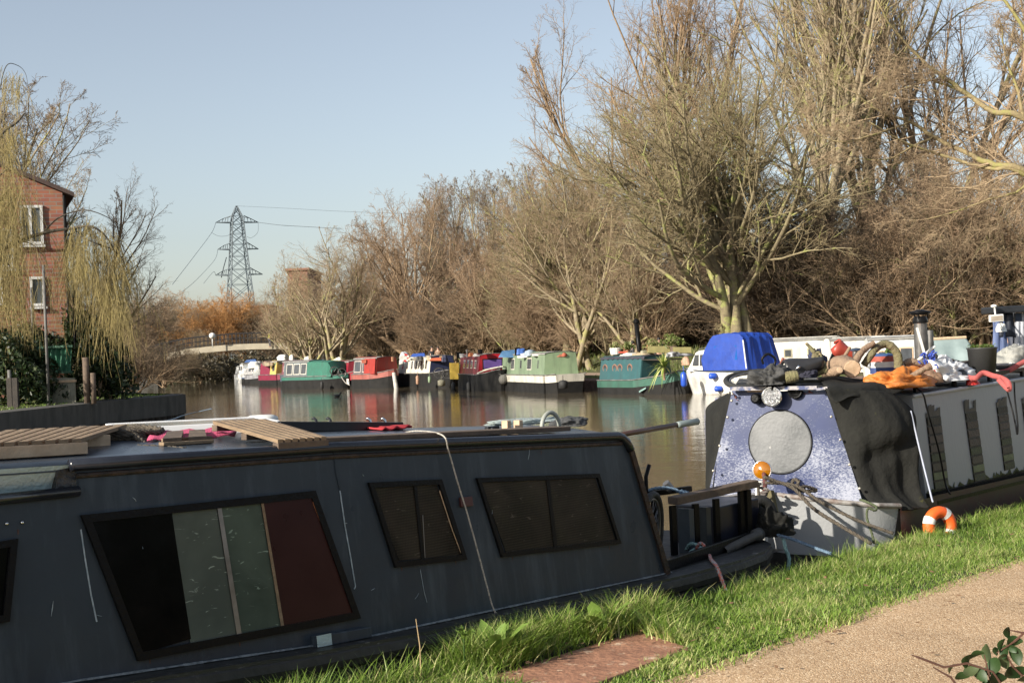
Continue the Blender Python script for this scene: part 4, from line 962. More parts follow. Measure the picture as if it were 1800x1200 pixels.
# timber board in the grass
mb = MB(); mb.prism([PB[0], PB[1], PB[2], PB[3]], Z * -.07)
bo = thing('timber_sleeper', 'rust-brown timber board lying in the grass beside the towpath', 'board', PB[0])
obj('plank', mb, mat('sleeper_brown', (0.42, 0.21, 0.125), (0.24, 0.115, 0.07), rough=.8, ns=7, bump=.6, bs=30, spots=((0.55, 0.40, 0.28), .57, 9)), bo, bevel=.006)
e = (PB[1] - PB[0]).normalized(); pn = Z.cross(e)
mb = MB(); mb.bar(PB[0] - e * .03 + pn * .035 - Z * .01, PB[1] + e * .05 + pn * .035 - Z * .01, .05, .05); obj('shadow_strip', mb, mat('edge_shadow', (0.045, 0.038, 0.032), (0.025, 0.02, 0.02), rough=.9, ns=12, bump=.6), bo, bevel=.008)  # dark strip stands in for the shadow along the board's upper left edge
# broad leaved weeds
M_leaf = mat_grass('weed_leaf', (0.05, 0.11, 0.02), (0.16, 0.27, 0.05), (0.3, 0.36, 0.1))
def verge_at(px, s=4.90):
    py = 1100
    for _ in range(12):
        q = hp(px, py, B(0, s, 0), NB); py += (q.z - .7) / q.dot(FW) * F
    return q
def weed(px, py, n, L_, label, seed, tall=.0):
    c = verge_at(px); g = random.Random(seed); o = thing('broadleaf_weed', label, 'weed', c, 'broad-leaved weeds at the bank edge')
    mb = MB()
    for k in range(n):
        az = g.uniform(0, 6.28); el = g.uniform(.85, 1.45); l = 1.5 * L_ * g.uniform(.6, 1.1); h = Vector((math.cos(az), math.sin(az), 0)); sd = Vector((-h.y, h.x, 0))
        rows = []
        for i in range(7):
            u = i / 6; p = c + h * (l * u * math.cos(el) * (1 + .5 * u)) + Z * (l * math.sin(el) * (u - .28 * u * u) + tall * g.uniform(.9, 1)); wd = l * (.13 + .02 * math.sin(i * 2.4 + k)) * math.sin(PI * min(1, u * .96 + .04)) ** .8
            rows.append([p - sd * wd + Z * wd * .3, p, p + sd * wd + Z * wd * .3])
        mb.grid(rows)
    lf = obj('leaves', mb, M_leaf, o, smooth=True); a = lf.data.attributes.new('tint', 'FLOAT', 'POINT'); a.data.foreach_set('value', np.full(len(lf.data.vertices), .66, np.float32))
    mb = MB(); mb.tube([c - Z * .03, c + Z * (.05 + tall)], .005, 6); obj('stem', mb, M_leaf, o)
weed(868, 1108, 9, .22, 'broad-leaved dock growing beside the end of the pale cord', 1)
weed(905, 1100, 8, .19, 'broad-leaved weed right of the dock under the cord', 2)
weed(1052, 1062, 8, .21, 'tall pointed dock leaves at the bank edge below the stern window', 3)
weed(1020, 1085, 7, .13, 'small broad-leaved weed left of the pointed dock leaves', 5)
weed(818, 1120, 14, .06, 'small round-leaved sprig reaching over the gunwale', 8, .21)
weed(840, 1130, 16, .07, 'low clump of round leaves in the grass above the timber board', 9)
weed(790, 1128, 12, .06, 'low round-leaved clump left of the cord', 10)
# dry stem
mb = MB(); c = verge_at(741); mb.tube([c, W(738, 1135, c.dot(FW)), W(731, 1087, c.dot(FW))], [.0035, .003, .002], 5); obj('dry_stem', mb, mat('straw', (0.5, 0.36, 0.2), rough=.9), None, org=c, label='single dry reddish stem standing in front of the gunwale', cat='stem')
# bramble sprig, bottom right
M_ivy = mat_grass('bramble_leaf', (0.012, 0.03, 0.008), (0.03, 0.07, 0.018), (0.18, 0.2, 0.1))
def sprig(label, stems, leaves, seed):
    g = random.Random(seed); o = thing('bramble_sprig', label, 'bramble', W(*stems[0][0])); mb = MB()
    for st in stems: mb.tube([W(*p) for p in st], [.0028] * (len(st) - 1) + [.0012], 5)
    obj('stem', mb, mat('bramble_stem', (0.10, 0.045, 0.03), rough=.7), o)
    mb = MB()
    for (px, py, D, r_) in leaves:
        c = W(px, py, D); a = g.uniform(0, 6.28); t = (RX * math.cos(a) + UP * math.sin(a) + FW * g.uniform(-.6, .6)).normalized(); s = t.cross((FW + UP * g.uniform(-1, 1.2) + RX * g.uniform(-.6, .6)).normalized()).normalized(); nn = s.cross(t); rows = []
        for i in range(7):
            u = i / 6; wd = r_ * .62 * math.sin(PI * (u * .93 + .03)) ** .75; p = c + t * (r_ * (2 * u - 1)) - nn * (.25 * r_ * (2 * u - 1) ** 2)
            rows.append([p - s * wd + nn * wd * .35, p, p + s * wd + nn * wd * .35])
        mb.grid(rows)
    lf = obj('leaves', mb, M_ivy, o, smooth=True); at = lf.data.attributes.new('tint', 'FLOAT', 'POINT')
    tv = []; 
    for k in range(len(leaves)): tv += [g.choice((.1, .3, .5, .6, .75))] * 21
    at.data.foreach_set('value', np.array(tv[:len(lf.data.vertices)], np.float32))
D = 3.1
lv = [(1700, 1160, D, .021), (1716, 1150, D, .018), (1735, 1148, D + .1, .022), (1745, 1170, D, .026), (1765, 1160, D, .022), (1785, 1150, D, .024), (1722, 1185, D, .022), (1752, 1192, D, .024), (1778, 1182, D, .024), (1795, 1178, D, .02), (1690, 1188, D, .017), (1673, 1173, D + .1, .014), (1706, 1178, D, .02), (1800, 1195, D, .02), (1736, 1206, D, .024)]
sprig('dark green bramble leaves at the bottom right corner over the towpath', [[(1780, 1230, D), (1745, 1180, D), (1700, 1165, D), (1660, 1172, D), (1615, 1155, D), (1602, 1150, D)], [(1750, 1230, D), (1740, 1190, D), (1730, 1150, D)], [(1820, 1210, D), (1780, 1170, D), (1770, 1150, D)], [(1700, 1230, D), (1672, 1190, D), (1640, 1172, D)]], lv, 4)
lv = [(1771, 1110, D, .016), (1782, 1126, D, .020), (1778, 1138, D, .014), (1765, 1145, D, .016), (1760, 1133, D, .016), (1750, 1143, D, .011)]
sprig('small bramble spray above the leaves in the bottom right corner', [[(1830, 1085, D), (1800, 1112, D), (1785, 1125, D), (1752, 1147, D)], [(1800, 1112, D), (1775, 1107, D)]], lv, 6)
# ================================================================ grey boat with the blue front board
M_grey2 = mat('grey_hull_paint', (0.31, 0.325, 0.34), (0.25, 0.265, 0.28), rough=0.4, ns=2.5, bump=0.1, stretch=(1, 1, .25), spots=((0.12, 0.13, 0.09), 0.68, 5), contrast=0.8)
M_grey3 = mat('pale_grey_paint', (0.40, 0.41, 0.42), (0.33, 0.34, 0.35), rough=0.5, ns=3, bump=0.15, spots=((0.2, 0.12, 0.08), 0.72, 9))
def mat_blueboard():
    m = mat('worn_blue_paint', (0.018, 0.030, 0.115), (0.012, 0.020, 0.075), spec=.3, rough=0.4, ns=4)
    nt = m.node_tree; N = nt.nodes; L = nt.links; b = N['Principled BSDF']
    tc = N.new('ShaderNodeTexCoord'); mp = N.new('ShaderNodeMapping'); mp.inputs['Scale'].default_value = (40, 40, 75); mp.inputs['Rotation'].default_value = (0, 0.25, 0)
    L.new(tc.outputs['Object'], mp.inputs[0]); n = N.new('ShaderNodeTexNoise'); n.inputs['Scale'].default_value = 1.3; n.inputs['Detail'].default_value = 9; n.inputs['Roughness'].default_value = .72; L.new(mp.outputs[0], n.inputs[0])
    n2 = N.new('ShaderNodeTexNoise'); n2.inputs['Scale'].default_value = 3.4; n2.inputs['Detail'].default_value = 3; L.new(tc.outputs['Object'], n2.inputs[0])
    ad = N.new('ShaderNodeMath'); ad.operation = 'MULTIPLY_ADD'; L.new(n2.outputs[0], ad.inputs[0]); ad.inputs[1].default_value = .55; L.new(n.outputs[0], ad.inputs[2])
    sx = N.new('ShaderNodeSeparateXYZ'); L.new(tc.outputs['Object'], sx.inputs[0])
    a2 = N.new('ShaderNodeMath'); a2.operation = 'MULTIPLY_ADD'; L.new(sx.outputs['Z'], a2.inputs[0]); a2.inputs[1].default_value = -.2; L.new(ad.outputs[0], a2.inputs[2])
    cr = N.new('ShaderNodeValToRGB'); cr.color_ramp.elements[0].position = .475; cr.color_ramp.elements[1].position = .66; L.new(a2.outputs[0], cr.inputs[0])
    old = b.inputs['Base Color'].links[0].from_socket
    n4 = N.new('ShaderNodeMixRGB'); L.new(n2.outputs[0], n4.inputs[0]); L.new(old, n4.inputs[1]); n4.inputs[2].default_value = (.04, .06, .14, 1)
    mx = N.new('ShaderNodeMixRGB'); L.new(cr.outputs[0], mx.inputs[0]); L.new(n4.outputs[0], mx.inputs[1]); mx.inputs[2].default_value = (.31, .33, .40, 1)
    L.new(mx.outputs[0], b.inputs['Base Color']); return m
M_blueb = mat_blueboard()
M_canvas = mat('black_canvas', (0.026, 0.026, 0.023), (0.015, 0.015, 0.014), spec=.15, rough=0.95, ns=3, bump=0.5, bs=22, spots=((0.075, 0.075, 0.02), 0.67, 3.2))
b2 = thing('narrowboat', 'grey narrowboat with worn blue front board and black canvas, moored behind the navy boat', 'narrowboat', B(13, 6.2, 0), 'narrowboats moored along the canal')
# front board
BR, BL, TR, TL = W(1517, 884, 10.95), W(1245, 868, 11.48), W(1453, 688, 11.15), W(1287, 686, 11.49)
bn = (TR - BR).cross(BL - BR).normalized()
if bn.dot(FW) > 0: bn = -bn
mb = MB(); mb.prism([BL, BR, TR, TL], -bn * .03); obj('front_board', mb, M_blueb, b2)
def bp(px, py, off=0.0): return hp(px, py, BR, bn) + bn * off
bu = (TR - TL).normalized(); bu = (bu - bn * bu.dot(bn)).normalized(); bv = bn.cross(bu)
if bv.z < 0: bv = -bv
def disc(c, prof, n=40): return MB().lathe(prof, c, n, (bu, bv, bn))
c = bp(1371.5, 776.5); mb = disc(c, [(.262, .001), (.262, .006), (.25, .010), (.0, .011)], 56)
m_disc = mat('brushed_disc', (0.16, 0.165, 0.17), (0.075, 0.08, 0.085), rough=0.5, metal=0.2, ns=3.5, bump=.1, spots=((0.75, 0.72, 0.68), .62, 4))
dsc = obj('porthole_cover', mb, m_disc, b2); mb = MB(); mb.torus(c + bn * .004, .262, .006, (bu, bv), 56, 6); obj('rim', mb, M_black, dsc, smooth=True)
# lip along the top of the board
mb = MB(); mb.bar(W(1284, 683, 11.42), W(1437, 681, 11.12), .06, .03, up=Z); mb.bar(W(1437, 684, 11.1), W(1456, 681, 11.05), .05, .02); obj('board_lip', mb, mat('lip_blue', (0.05, 0.07, 0.16), (0.35, 0.33, 0.33), rough=.6, ns=14, contrast=.2), b2)
# headlight
hc = bp(1362, 698, .10); hd = (bn * .93 + Z * -.1 + RX * -.05).normalized(); hu = hd.cross(Z).normalized(); hv = hu.cross(hd)
mb = MB().lathe([(.0, -.07), (.04, -.065), (.075, -.03), (.086, .0), (.086, .012), (.078, .012)], hc, 32, (hu, hv, hd)); hl = obj('headlight', mb, M_chrome, b2, smooth=True)
mb = MB().lathe([(.078, .010), (.05, .022), (0, .028)], hc, 32, (hu, hv, hd)); obj('lens', mb, mat('ribbed_lens', (0.75, 0.75, 0.76), (0.25, 0.26, 0.27), rough=.12, metal=.6, ns=60, bump=1.0, bs=90), hl, smooth=True)
mb = MB(); mb.tube([hc + hv * .02 + hd * .01, hc + hv * .085 + hd * .02 + hu * -.015, hc + hv * .10 + hu * -.02, bp(1368, 686, .03)], .008, 8); obj('bracket', mb, M_black, hl)
c = bp(1332, 701, .05); mb = MB(); mb.lathe([(.0, .045), (.03, .045), (.045, .02), (.045, -.03), (.02, -.05)], c, 14, (bu, bv, bn)); obj('spotlight', mb, M_black, b2, bevel=.003)
mb = MB(); mb.box(bp(1330, 687, .02), .15, .022, .03, (bu, bv, bn)); mb.box(bp(1331, 682.5, .02), .13, .012, .02, (bu, bv, bn)); obj('name_strip', mb, M_woodlt, b2, bevel=.003)
c = bp(1399, 688, .02); mb = MB().lathe([(.0, .0), (.035, .004), (.05, .02), (.06, .02), (.062, .0)], c, 24, (bu, bv, bn)); obj('horn_speaker', mb, M_black, b2, smooth=True)
mb = MB()
for px, py in ((1420, 684), (1424, 688), (1418, 691), (1429, 683), (1297, 697), (1301, 700), (1293, 693)):
    p = bp(px, py, .004); q = [p + bu * rnd.uniform(-.03, .03) + bv * rnd.uniform(-.02, .02) for _ in range(4)]; mb.add(q, [(0, 1, 2, 3)])
obj('rust_flake', mb, mat('rust', (0.16, 0.055, 0.04), (0.10, 0.03, 0.03), rough=.9), b2, solid=.003)
# pale drip streak and black round shadow-side mushroom vent near the deck
# amber lamp
lc0 = bp(1339.5, 826); lc = W(1339.5, 826, proj(lc0)[2] - .38 / abs(ray(1339.5, 826).dot(bn))); ld = (CAM - lc).normalized(); ld = (ld + Vector((-.25, 0, .05))).normalized(); lu = ld.cross(Z).normalized(); lv_ = lu.cross(ld)
mb = MB().lathe([(.0, .022), (.03, .019), (.055, .010), (.070, .0)], lc, 28, (lu, lv_, ld)); lm = obj('amber_lamp', mb, mat('amber_lens', (0.36, 0.14, 0.004), (0.26, 0.085, 0.0), rough=.08, coat=1, ns=12), b2, smooth=True)
mb = MB().lathe([(.070, -.0), (.077, .004), (.078, -.008), (.06, -.05), (0, -.07)], lc, 28, (lu, lv_, ld)); obj('bezel', mb, M_chrome, lm, smooth=True)
mb = MB(); mb.tube([lc - ld * .05, W(1345, 850, 10.7), W(1343, 880, 10.75)], .016, 8); obj('lamp_post', mb, mat('red_oxide', (0.22, 0.06, 0.05), (0.05, 0.03, 0.03), rough=.8, ns=30), b2)
# hull
stem_t = W(1337, 868, 10.82); stem = Vector((stem_t.x, stem_t.y, 0))
def hpn(t, s): return B(t, s, 0)
sb = [stem, W(1400, 800, 10.72), W(1470, 800, 10.66), W(1540, 800, 10.66), W(1578, 800, 10.78)]
sb = [Vector((p.x, p.y, 0)) for p in sb] + [B(t, 5.30, 0) for t in (10.8, 11.6, 13, 16, 20, 24)]
zt = [1.10, 1.06, 1.02, .98, .955, .95, .945, .94, .94, .94, .94]
pt = [stem, W(1322, 800, 11.1), W(1300, 800, 11.6), W(1275, 800, 12.4)]
pt = [Vector((p.x, p.y, 0)) for p in pt] + [B(t, 7.35, 0) for t in (11.8, 13.4, 16, 20, 24, 24.1, 24.2)]
def side(pl, lowin, m_, nm, z0f, z1f, smooth=True, label=None):
    rows = []
    ctr = B(0, 6.3, 0)
    for k in range(5):
        u = k / 4; row = []
        for i, p in enumerate(pl):
            z = z0f(i) + (z1f(i) - z0f(i)) * u; q = (p.dot(NB) - 6.3); inn = lowin * (1 - (z + .4) / 1.4) * (1.6 if i < 5 else .25)
            row.append(p - NB * (math.copysign(1, q) * inn if abs(q) > .1 else 0) + (AX * inn * 1.2 if i == 0 else Vector()) + Z * z)
        rows.append(row)
    mb = MB(); mb.grid(rows); return obj(nm, mb, m_, b2, smooth=smooth, label=label)
zb = [.64, .62, .60, .59, .60, .88, .88, .88, .88, .88, .88]
side(sb[:5], .18, M_grey3, 'bow_strake', lambda i: zb[i], lambda i: zt[i], label='pale grey bow strake')
side(sb[4:], .0, mat('dark_red_strake', (0.06, 0.014, 0.016), (0.03, 0.012, 0.012), rough=.5), 'side_strake', lambda i: .45, lambda i: zt[i + 4])
rows_z = lambda i: zb[i] - .002
side(sb, .18, M_hull, 'hull', lambda i: -.4, lambda i: zb[i] - .002 if i < 5 else .455)
side(pt, .18, M_grey3, 'port_strake', lambda i: -.3, lambda i: zt[i])
# fore deck
mb = MB(); mb.add([p + Z * (zt[i] - .004) for i, p in enumerate(sb[:5])] + [B(10.8, 6.0, .95), BL + Z * -.03] + [p + Z * (zt[i] - .004) for i, p in reversed(list(enumerate(pt[:4])))], [tuple(range(11))]); obj('fore_deck', mb, mat('deck_pale', (0.33, 0.33, 0.32), (0.22, 0.2, 0.19), rough=.7, ns=9, spots=((0.25, 0.12, 0.07), .66, 12)), b2)
mb = MB(); mb.tube([p + Z * (zt[i] + .008) for i, p in enumerate(sb[:5])], .02, 8); obj('bow_rail', mb, mat('rail_pale', (0.38, 0.37, 0.35), (0.16, 0.11, 0.09), rough=.7, ns=16), b2)
mb = MB(); mb.bar(stem + Z * .3, stem + Z * 1.2, .07, .07, up=AX); obj('stem_post', mb, M_white, b2, bevel=.015)
mb = MB(); mb.bar(W(1353, 862, 10.75), W(1362, 905, 10.7), .05, .05, up=AX); obj('rubbing_post', mb, mat('mossy_wood', (0.16, 0.15, 0.07), (0.10, 0.08, 0.05), rough=.9), b2, bevel=.006)
# cabin side
S2 = 5.40; ZG2 = .93
ZR2 = lambda t: float(np.interp(t, [11, 14, 24], [1.79, 1.845, 1.90]))
wn2 = (-NB + Vector((0, 0, TUM))).normalized(); w20 = B(0, S2, .95)
def w2(px, py, off=0.0): return hp(px, py, w20, wn2) + wn2 * off
def sp2(t, z, off=0.0): return B(t, S2 + TUM * (z - .95), z) + wn2 * off
tf = w2(1612, 760).dot(AX); ts = [tf, 12, 13, 14, 16, 19, 23]
mb = MB(); lo = [sp2(t, ZG2 - .03) for t in ts]; hi = [sp2(t, ZR2(t)) for t in ts]
mb.grid([lo, hi]); mb.grid([[p + NB * 1.7 for p in hi], [p + NB * 1.7 for p in lo]]); mb.add([lo[0], hi[0], hi[0] + NB * 1.7, lo[0] + NB * 1.7], [(0, 1, 2, 3)])
obj('cabin_side', mb, M_grey2, b2)
mb = MB(); rows = []
for k in range(9):
    u = k / 8; rows.append([B(t, S2 + TUM * (ZR2(t) - .95) - .015 + u * 1.6, ZR2(t) + .004 + .05 * math.sin(PI * u)) for t in ts])
rows.insert(0, [p - Z * .02 for p in rows[0]]); mb.grid(rows); obj('roof', mb, mat('roof_grey2', (0.16, 0.17, 0.18), (0.10, 0.11, 0.12), rough=.6, ns=6, bump=.3), b2)
mb = MB()
for t in np.arange(tf + .2, 18, .75): mb.box(sp2(t, ZR2(t) + .04, -.06), .04, .03, .06, (AX, NB, Z))
for t0, t1 in zip(np.arange(tf, 18, 1.0), np.arange(tf + 1, 19, 1.0)): mb.bar(sp2(t0, ZR2(t0) + .085, -.06), sp2(t1, ZR2(t1) + .085, -.06), .05, .03)
obj('roof_rail', mb, M_black, b2)
mb = MB(); mb.bar(sp2(tf, ZR2(tf) - .008, .012), sp2(14, ZR2(14) - .008, .012), .03, .03); mb.bar(sp2(14, ZR2(14) - .008, .012), sp2(23, ZR2(23) - .008, .012), .03, .03); obj('roof_edge', mb, mat('edge_lightgrey', (0.42, 0.45, 0.5), rough=.4), b2, bevel=.01)
mb = MB(); mb.bar(sp2(tf, ZG2 + .0, .014), sp2(23, ZG2, .014), .03, .05); mb.bar(sp2(tf, ZG2 - .05, .05), sp2(23, ZG2 - .05, .05), .1, .03); obj('gunwale', mb, M_black, b2)
# moss along the foot
mb = MB()
for k in range(150):
    t = tf + 9 * rnd.random() ** 1.2; h = rnd.uniform(.01, .055) * (1.6 if rnd.random() < .12 else 1); mb.prism([sp2(t, ZG2 + .025, .002), sp2(t + rnd.uniform(.03, .16), ZG2 + .025, .002), sp2(t + .05, ZG2 + .025 + h, .002)], wn2 * .003)
obj('moss_patch', mb, mat('moss', (0.10, 0.11, 0.03), (0.06, 0.06, 0.03), rough=1, ns=30), b2, kind='stuff')
# tall slatted windows
def slatwin(cx0, yt, cx1, yb, wpx, rough_top=True, seed=1):
    g = random.Random(seed); o = [w2(cx0, yt), w2(cx0 + wpx, yt - 3), w2(cx1 + wpx, yb - 5), w2(cx1, yb)]
    mb = MB(); mb.prism([p + wn2 * .002 for p in o], wn2 * .004); f = obj('window', mb, M_black, b2)
    nS = 8
    for k in range(nS):
        u0, u1 = k / nS + .012, (k + 1) / nS - .012
        q = [o[0].lerp(o[3], u0), o[1].lerp(o[2], u0), o[1].lerp(o[2], u1), o[0].lerp(o[3], u1)]; ctr = sum(q, Vector()) / 4; q = [ctr + (p - ctr) * .93 for p in q]
        mb = MB(); mb.prism([p + wn2 * .007 for p in q], wn2 * .006)
        col = [(0.055, 0.05, 0.035), (0.10, 0.08, 0.06), (0.12, 0.095, 0.075), (0.11, 0.09, 0.07), (0.09, 0.10, 0.05), (0.12, 0.10, 0.07), (0.20, 0.22, 0.11), (0.10, 0.10, 0.05)][k]
        obj('slat', mb, mat('slat_%d' % k, col, tuple(x * .6 for x in col), rough=.7, ns=14, bump=.4), f)
    # ragged torn film at the top
    mb = MB()
    for k in range(5):
        u = k / 5; a = o[0].lerp(o[1], u); b = o[0].lerp(o[1], u + .2); h = g.uniform(.03, .12); mb.prism([a + wn2 * .003, b + wn2 * .003, b + Z * h + wn2 * .003, a + Z * (h - .01) + wn2 * .003], wn2 * .003)
    obj('torn_film', mb, mat('film', (0.02, 0.022, 0.022), (0.05, 0.05, 0.05), rough=.5), f)
slatwin(1627, 733, 1642, 862, 25, seed=1); slatwin(1695, 725, 1712, 848, 20, seed=2); slatwin(1751, 715, 1765, 827, 18, seed=3); slatwin(1796, 708, 1808, 815, 16, seed=4); slatwin(1836, 702, 1846, 800, 14, seed=5)
# rusty rubbing marks / hull bottom already in hull
# ---- canvas covers
def curve_pts(P, n):
    P = [Vector(p) for p in P]; out = []
    for k in range(n):
        x = k / (n - 1) * (len(P) - 1); i = min(int(x), len(P) - 2); t = x - i
        p0, p1, p2, p3 = P[max(i - 1, 0)], P[i], P[i + 1], P[min(i + 2, len(P) - 1)]
        out.append(0.5 * ((2 * p1) + (p2 - p0) * t + (2 * p0 - 5 * p1 + 4 * p2 - p3) * t * t + (3 * p1 - p0 - 3 * p2 + p3) * t ** 3))
    return out
def canvas(name, A, Bc, bulge, fold, parent, m_=M_canvas, nu=40, nv=48, dirn=None, label=None, seed=1):
    g = random.Random(seed); a, b = curve_pts(A, nv), curve_pts(Bc, nv); rows = []
    for i in range(nv):
        row = []; v = i / (nv - 1)
        for j in range(nu):
            u = j / (nu - 1); p = a[i].lerp(b[i], u); d = dirn or -NB
            w_ = math.sin(PI * u); off = bulge(u, v) * w_ ** .6 + fold(u, v) * min(1, 4 * u) * min(1, 4 * (1 - u))
            row.append(p + d * off)
        rows.append(row)
    mb = MB(); mb.grid(rows); return obj(name, mb, m_, parent, smooth=True, solid=.006, label=label)
cvd = (-NB * .85 + FW * -.3 + Z * .05).normalized()
A = [W(1450, 684, 11.12), W(1462, 715, 11.1), W(1478, 765, 11.04), W(1496, 815, 10.98), W(1517, 868, 10.92), W(1545, 893, 10.80), W(1566, 899, 10.78)]
Bc = [W(1566, 690, 11.35), W(1600, 722, 11.40), W(1606, 760, 11.40), W(1608, 800, 11.38), W(1614, 850, 11.30), W(1620, 880, 11.22), W(1626, 888, 11.2)]
canvas('canvas_side', A, Bc, lambda u, v: .16 * math.exp(-((v - .30) / .26) ** 2) + .05 * math.exp(-((v - .85) / .2) ** 2) + .05,
       lambda u, v: .010 * math.sin(31 * u + 5 * v + 3 * math.sin(4 * v)) * (.3 + .7 * v) + .012 * math.sin(19 * v - 8 * u) * math.exp(-((v - .5) / .3) ** 2) + .030 * math.sin(7 * u - 9 * v + 1.0) * math.exp(-((v - .55) / .22) ** 2) + .022 * math.sin(16 * u + 3 * v) * v + .05 * math.exp(-((u - .86 + .15 * v) / .05) ** 2) * (v > .35) - .05 * math.exp(-((v - .52 + .18 * u) / .06) ** 2), b2, dirn=cvd, label='black canvas side sheet')
# top sheet over the bow frame
A = [W(1450, 676, 11.0), W(1452, 684, 10.95), W(1456, 696, 10.93), W(1468, 708, 10.92)]
Bc = [W(1602, 682, 11.9), W(1590, 684, 11.6), W(1575, 688, 11.35), W(1560, 690, 11.3)]
Bb = [W(1452, 664, 12.2), W(1530, 668, 12.4)]
canvas('canvas_top', [W(1436, 664, 12.0), W(1444, 672, 11.5), W(1450, 681, 11.06), W(1458, 700, 10.98), W(1470, 709, 10.96)], [W(1575, 672, 12.6), W(1585, 676, 12.0), W(1590, 683, 11.5), W(1575, 692, 11.33), W(1545, 694, 11.22)], lambda u, v: .02, lambda u, v: .012 * math.sin(9 * u + 5 * v), b2, nu=30, nv=24, dirn=Z, label='black canvas top flap')
# left sheet
A = [W(1286, 690, 11.5), W(1278, 735, 11.5), W(1270, 775, 11.5), W(1260, 810, 11.48), W(1252, 862, 11.46)]
Bc = [W(1284, 688, 12.2), W(1245, 712, 12.4), W(1240, 735, 12.4), W(1241, 790, 12.35), W(1240, 866, 12.2)]
canvas('canvas_side', A, Bc, lambda u, v: .04, lambda u, v: .028 * math.sin(6 * u + 12 * v) * (1 - v), b2, dirn=(-FW + RX * -.5).normalized(), seed=3, label='black canvas sheet on the water side')
mb = MB()
for px, py, D in ((1457, 690, 11.05), (1461, 732, 11.04), (1477, 772, 10.98), (1493, 816, 10.92), (1511, 858, 10.86), (1279, 733, 11.42), (1265, 783, 11.4), (1254, 827, 11.38), (1286, 704, 11.42), (1281, 690, 11.42), (1287, 692, 11.4)):
    mb.ball(W(px, py, D), .012, 10, 6)
obj('canvas_stud', mb, mat('brass_stud', (0.66, 0.6, 0.5), rough=.3, metal=.6), b2, smooth=True, kind='stuff')
# planks on top of the bow frame
p0, p1 = W(1368, 678, 11.25), W(1540, 674, 12.3)
mb = MB(); mb.bar(p0 + Z * .03, p1 + Z * .03, .10, .03); mb.bar(p0 + Z * .03 + NB * .22, p1 + Z * .03 + NB * .22, .10, .03); obj('bow_plank', mb, mat('green_dark_wood', (0.06, 0.055, 0.03), (0.03, 0.028, 0.018), rough=.9, ns=12), b2, bevel=.004)
mb = MB(); mb.grid([[W(1290, 680, 11.4), W(1440, 679, 11.1)], [W(1300, 664, 13.0), W(1560, 668, 13.0)]]); obj('bow_roof', mb, mat('bow_top', (0.05, 0.055, 0.06), (0.03, 0.03, 0.03), rough=.8), b2, solid=.02)

# ---------------------------------------------------------------- loose things round the bow
lbc = W(1650, 905, 10.62)
lb = thing('life_ring', 'orange lifebuoy with white bands resting in the grass against the grey boat', 'lifebuoy', lbc - Z * .2)
l1 = (RX * .93 + F0 * .35).normalized(); l1.z = 0; l1.normalize(); l2 = (Z * .93 + (l1.cross(Z)) * .3 + l1 * .15).normalized(); l2 = (l2 - l1 * l2.dot(l1)).normalized()
k_c = W(1652, 920, 10.9)
l1 = (AX * .55 - NB * .25 + Z * -.25).normalized(); l2 = (Z * .9 + AX * .2).normalized(); l2 = (l2 - l1 * l2.dot(l1)).normalized()
mb = MB(); mb.torus(k_c - Z * .02, .112, .048, (l1, l2), 44, 14); obj('ring', mb, mat('orange_plastic', (0.85, 0.14, 0.02), (0.75, 0.11, 0.02), rough=.5, ns=8), lb, smooth=True)
az = l1.cross(l2)
for a0 in (2.9, 1.2, -.4, 4.5):
    mb = MB(); rows = []
    for i in range(5):
        a = a0 + i * .10; d = l1 * math.cos(a) + l2 * math.sin(a); rows.append([k_c - Z * .02 + d * (.112 + .0505 * math.cos(b)) + az * (.0505 * math.sin(b)) for b in np.linspace(0, 2 * PI, 15)])
    mb.grid(rows); obj('band', mb, M_white, lb, smooth=True)
rope('lifebuoy_line', 'thin grey-blue cord running down from the black canvas to the orange lifebuoy', [W(1601, 722, 11.25), W(1612, 770, 11.15), W(1624, 820, 11.0), W(1637, 872, 10.75), W(1640, 882, 10.7)], .0075, mat('cord_grey', (0.42, 0.45, 0.55), rough=.8), 'cord', twist=False)
rope('bow_rope', 'upper dark bow rope running from the bow post down to the bank', [W(1345, 848, 10.65), W(1385, 850, 10.62), W(1408, 858, 10.58), W(1450, 886, 10.45), W(1510, 915, 10.3), W(1570, 937, 10.2)], .013, M_rope, group='bow ropes')
rope('bow_rope', 'lower dark bow rope running from the bow post into the grass', [W(1342, 838, 10.6), W(1362, 845, 10.6), W(1395, 858, 10.55), W(1430, 893, 10.4), W(1480, 925, 10.2), W(1532, 955, 10.05)], .015, M_rope, group='bow ropes')
rope('deck_rope', 'dark rope curled on the fore deck of the grey boat', [W(1392, 850, 10.75), W(1396, 842, 10.75), W(1404, 846, 10.72), W(1401, 856, 10.7), W(1418, 855, 10.75), W(1436, 862, 10.8), W(1400, 862, 10.72)], .014, M_rope)
rope('hanging_rope', 'olive green rope tied at the canvas corner hanging over the pale grey bow', [W(1512, 878, 10.7), W(1520, 880, 10.6), W(1540, 890, 10.55), W(1538, 897, 10.52), W(1526, 893, 10.52), W(1524, 910, 10.5), W(1532, 935, 10.48), W(1537, 955, 10.45)], .010, mat('olive_rope', (0.09, 0.11, 0.055), rough=.9))
rope('blue_mooring_rope', 'dark blue mooring rope between the stern of the navy boat and the bank', [W(1345, 930, 10.1), W(1362, 938, 10.0), W(1395, 948, 9.85), W(1432, 962, 9.6), W(1460, 972, 9.4)], .012, M_ropebl)
tc_ = W(1335, 905, 10.35); tp = thing('tyre_fender', 'black tyre fender hanging at the bow of the grey boat', 'tyre', tc_ - Z * .12)
mb = MB(); mb.torus(tc_, .11, .045, ((RX * .9 + F0 * .4).normalized(), Z), 32, 12); obj('tyre', mb, M_rubber, tp, smooth=True)
mb = MB(); mb.tube([tc_ + Z * .11, tc_ + Z * .25], .012, 6); obj('hanger', mb, M_rope, tp)
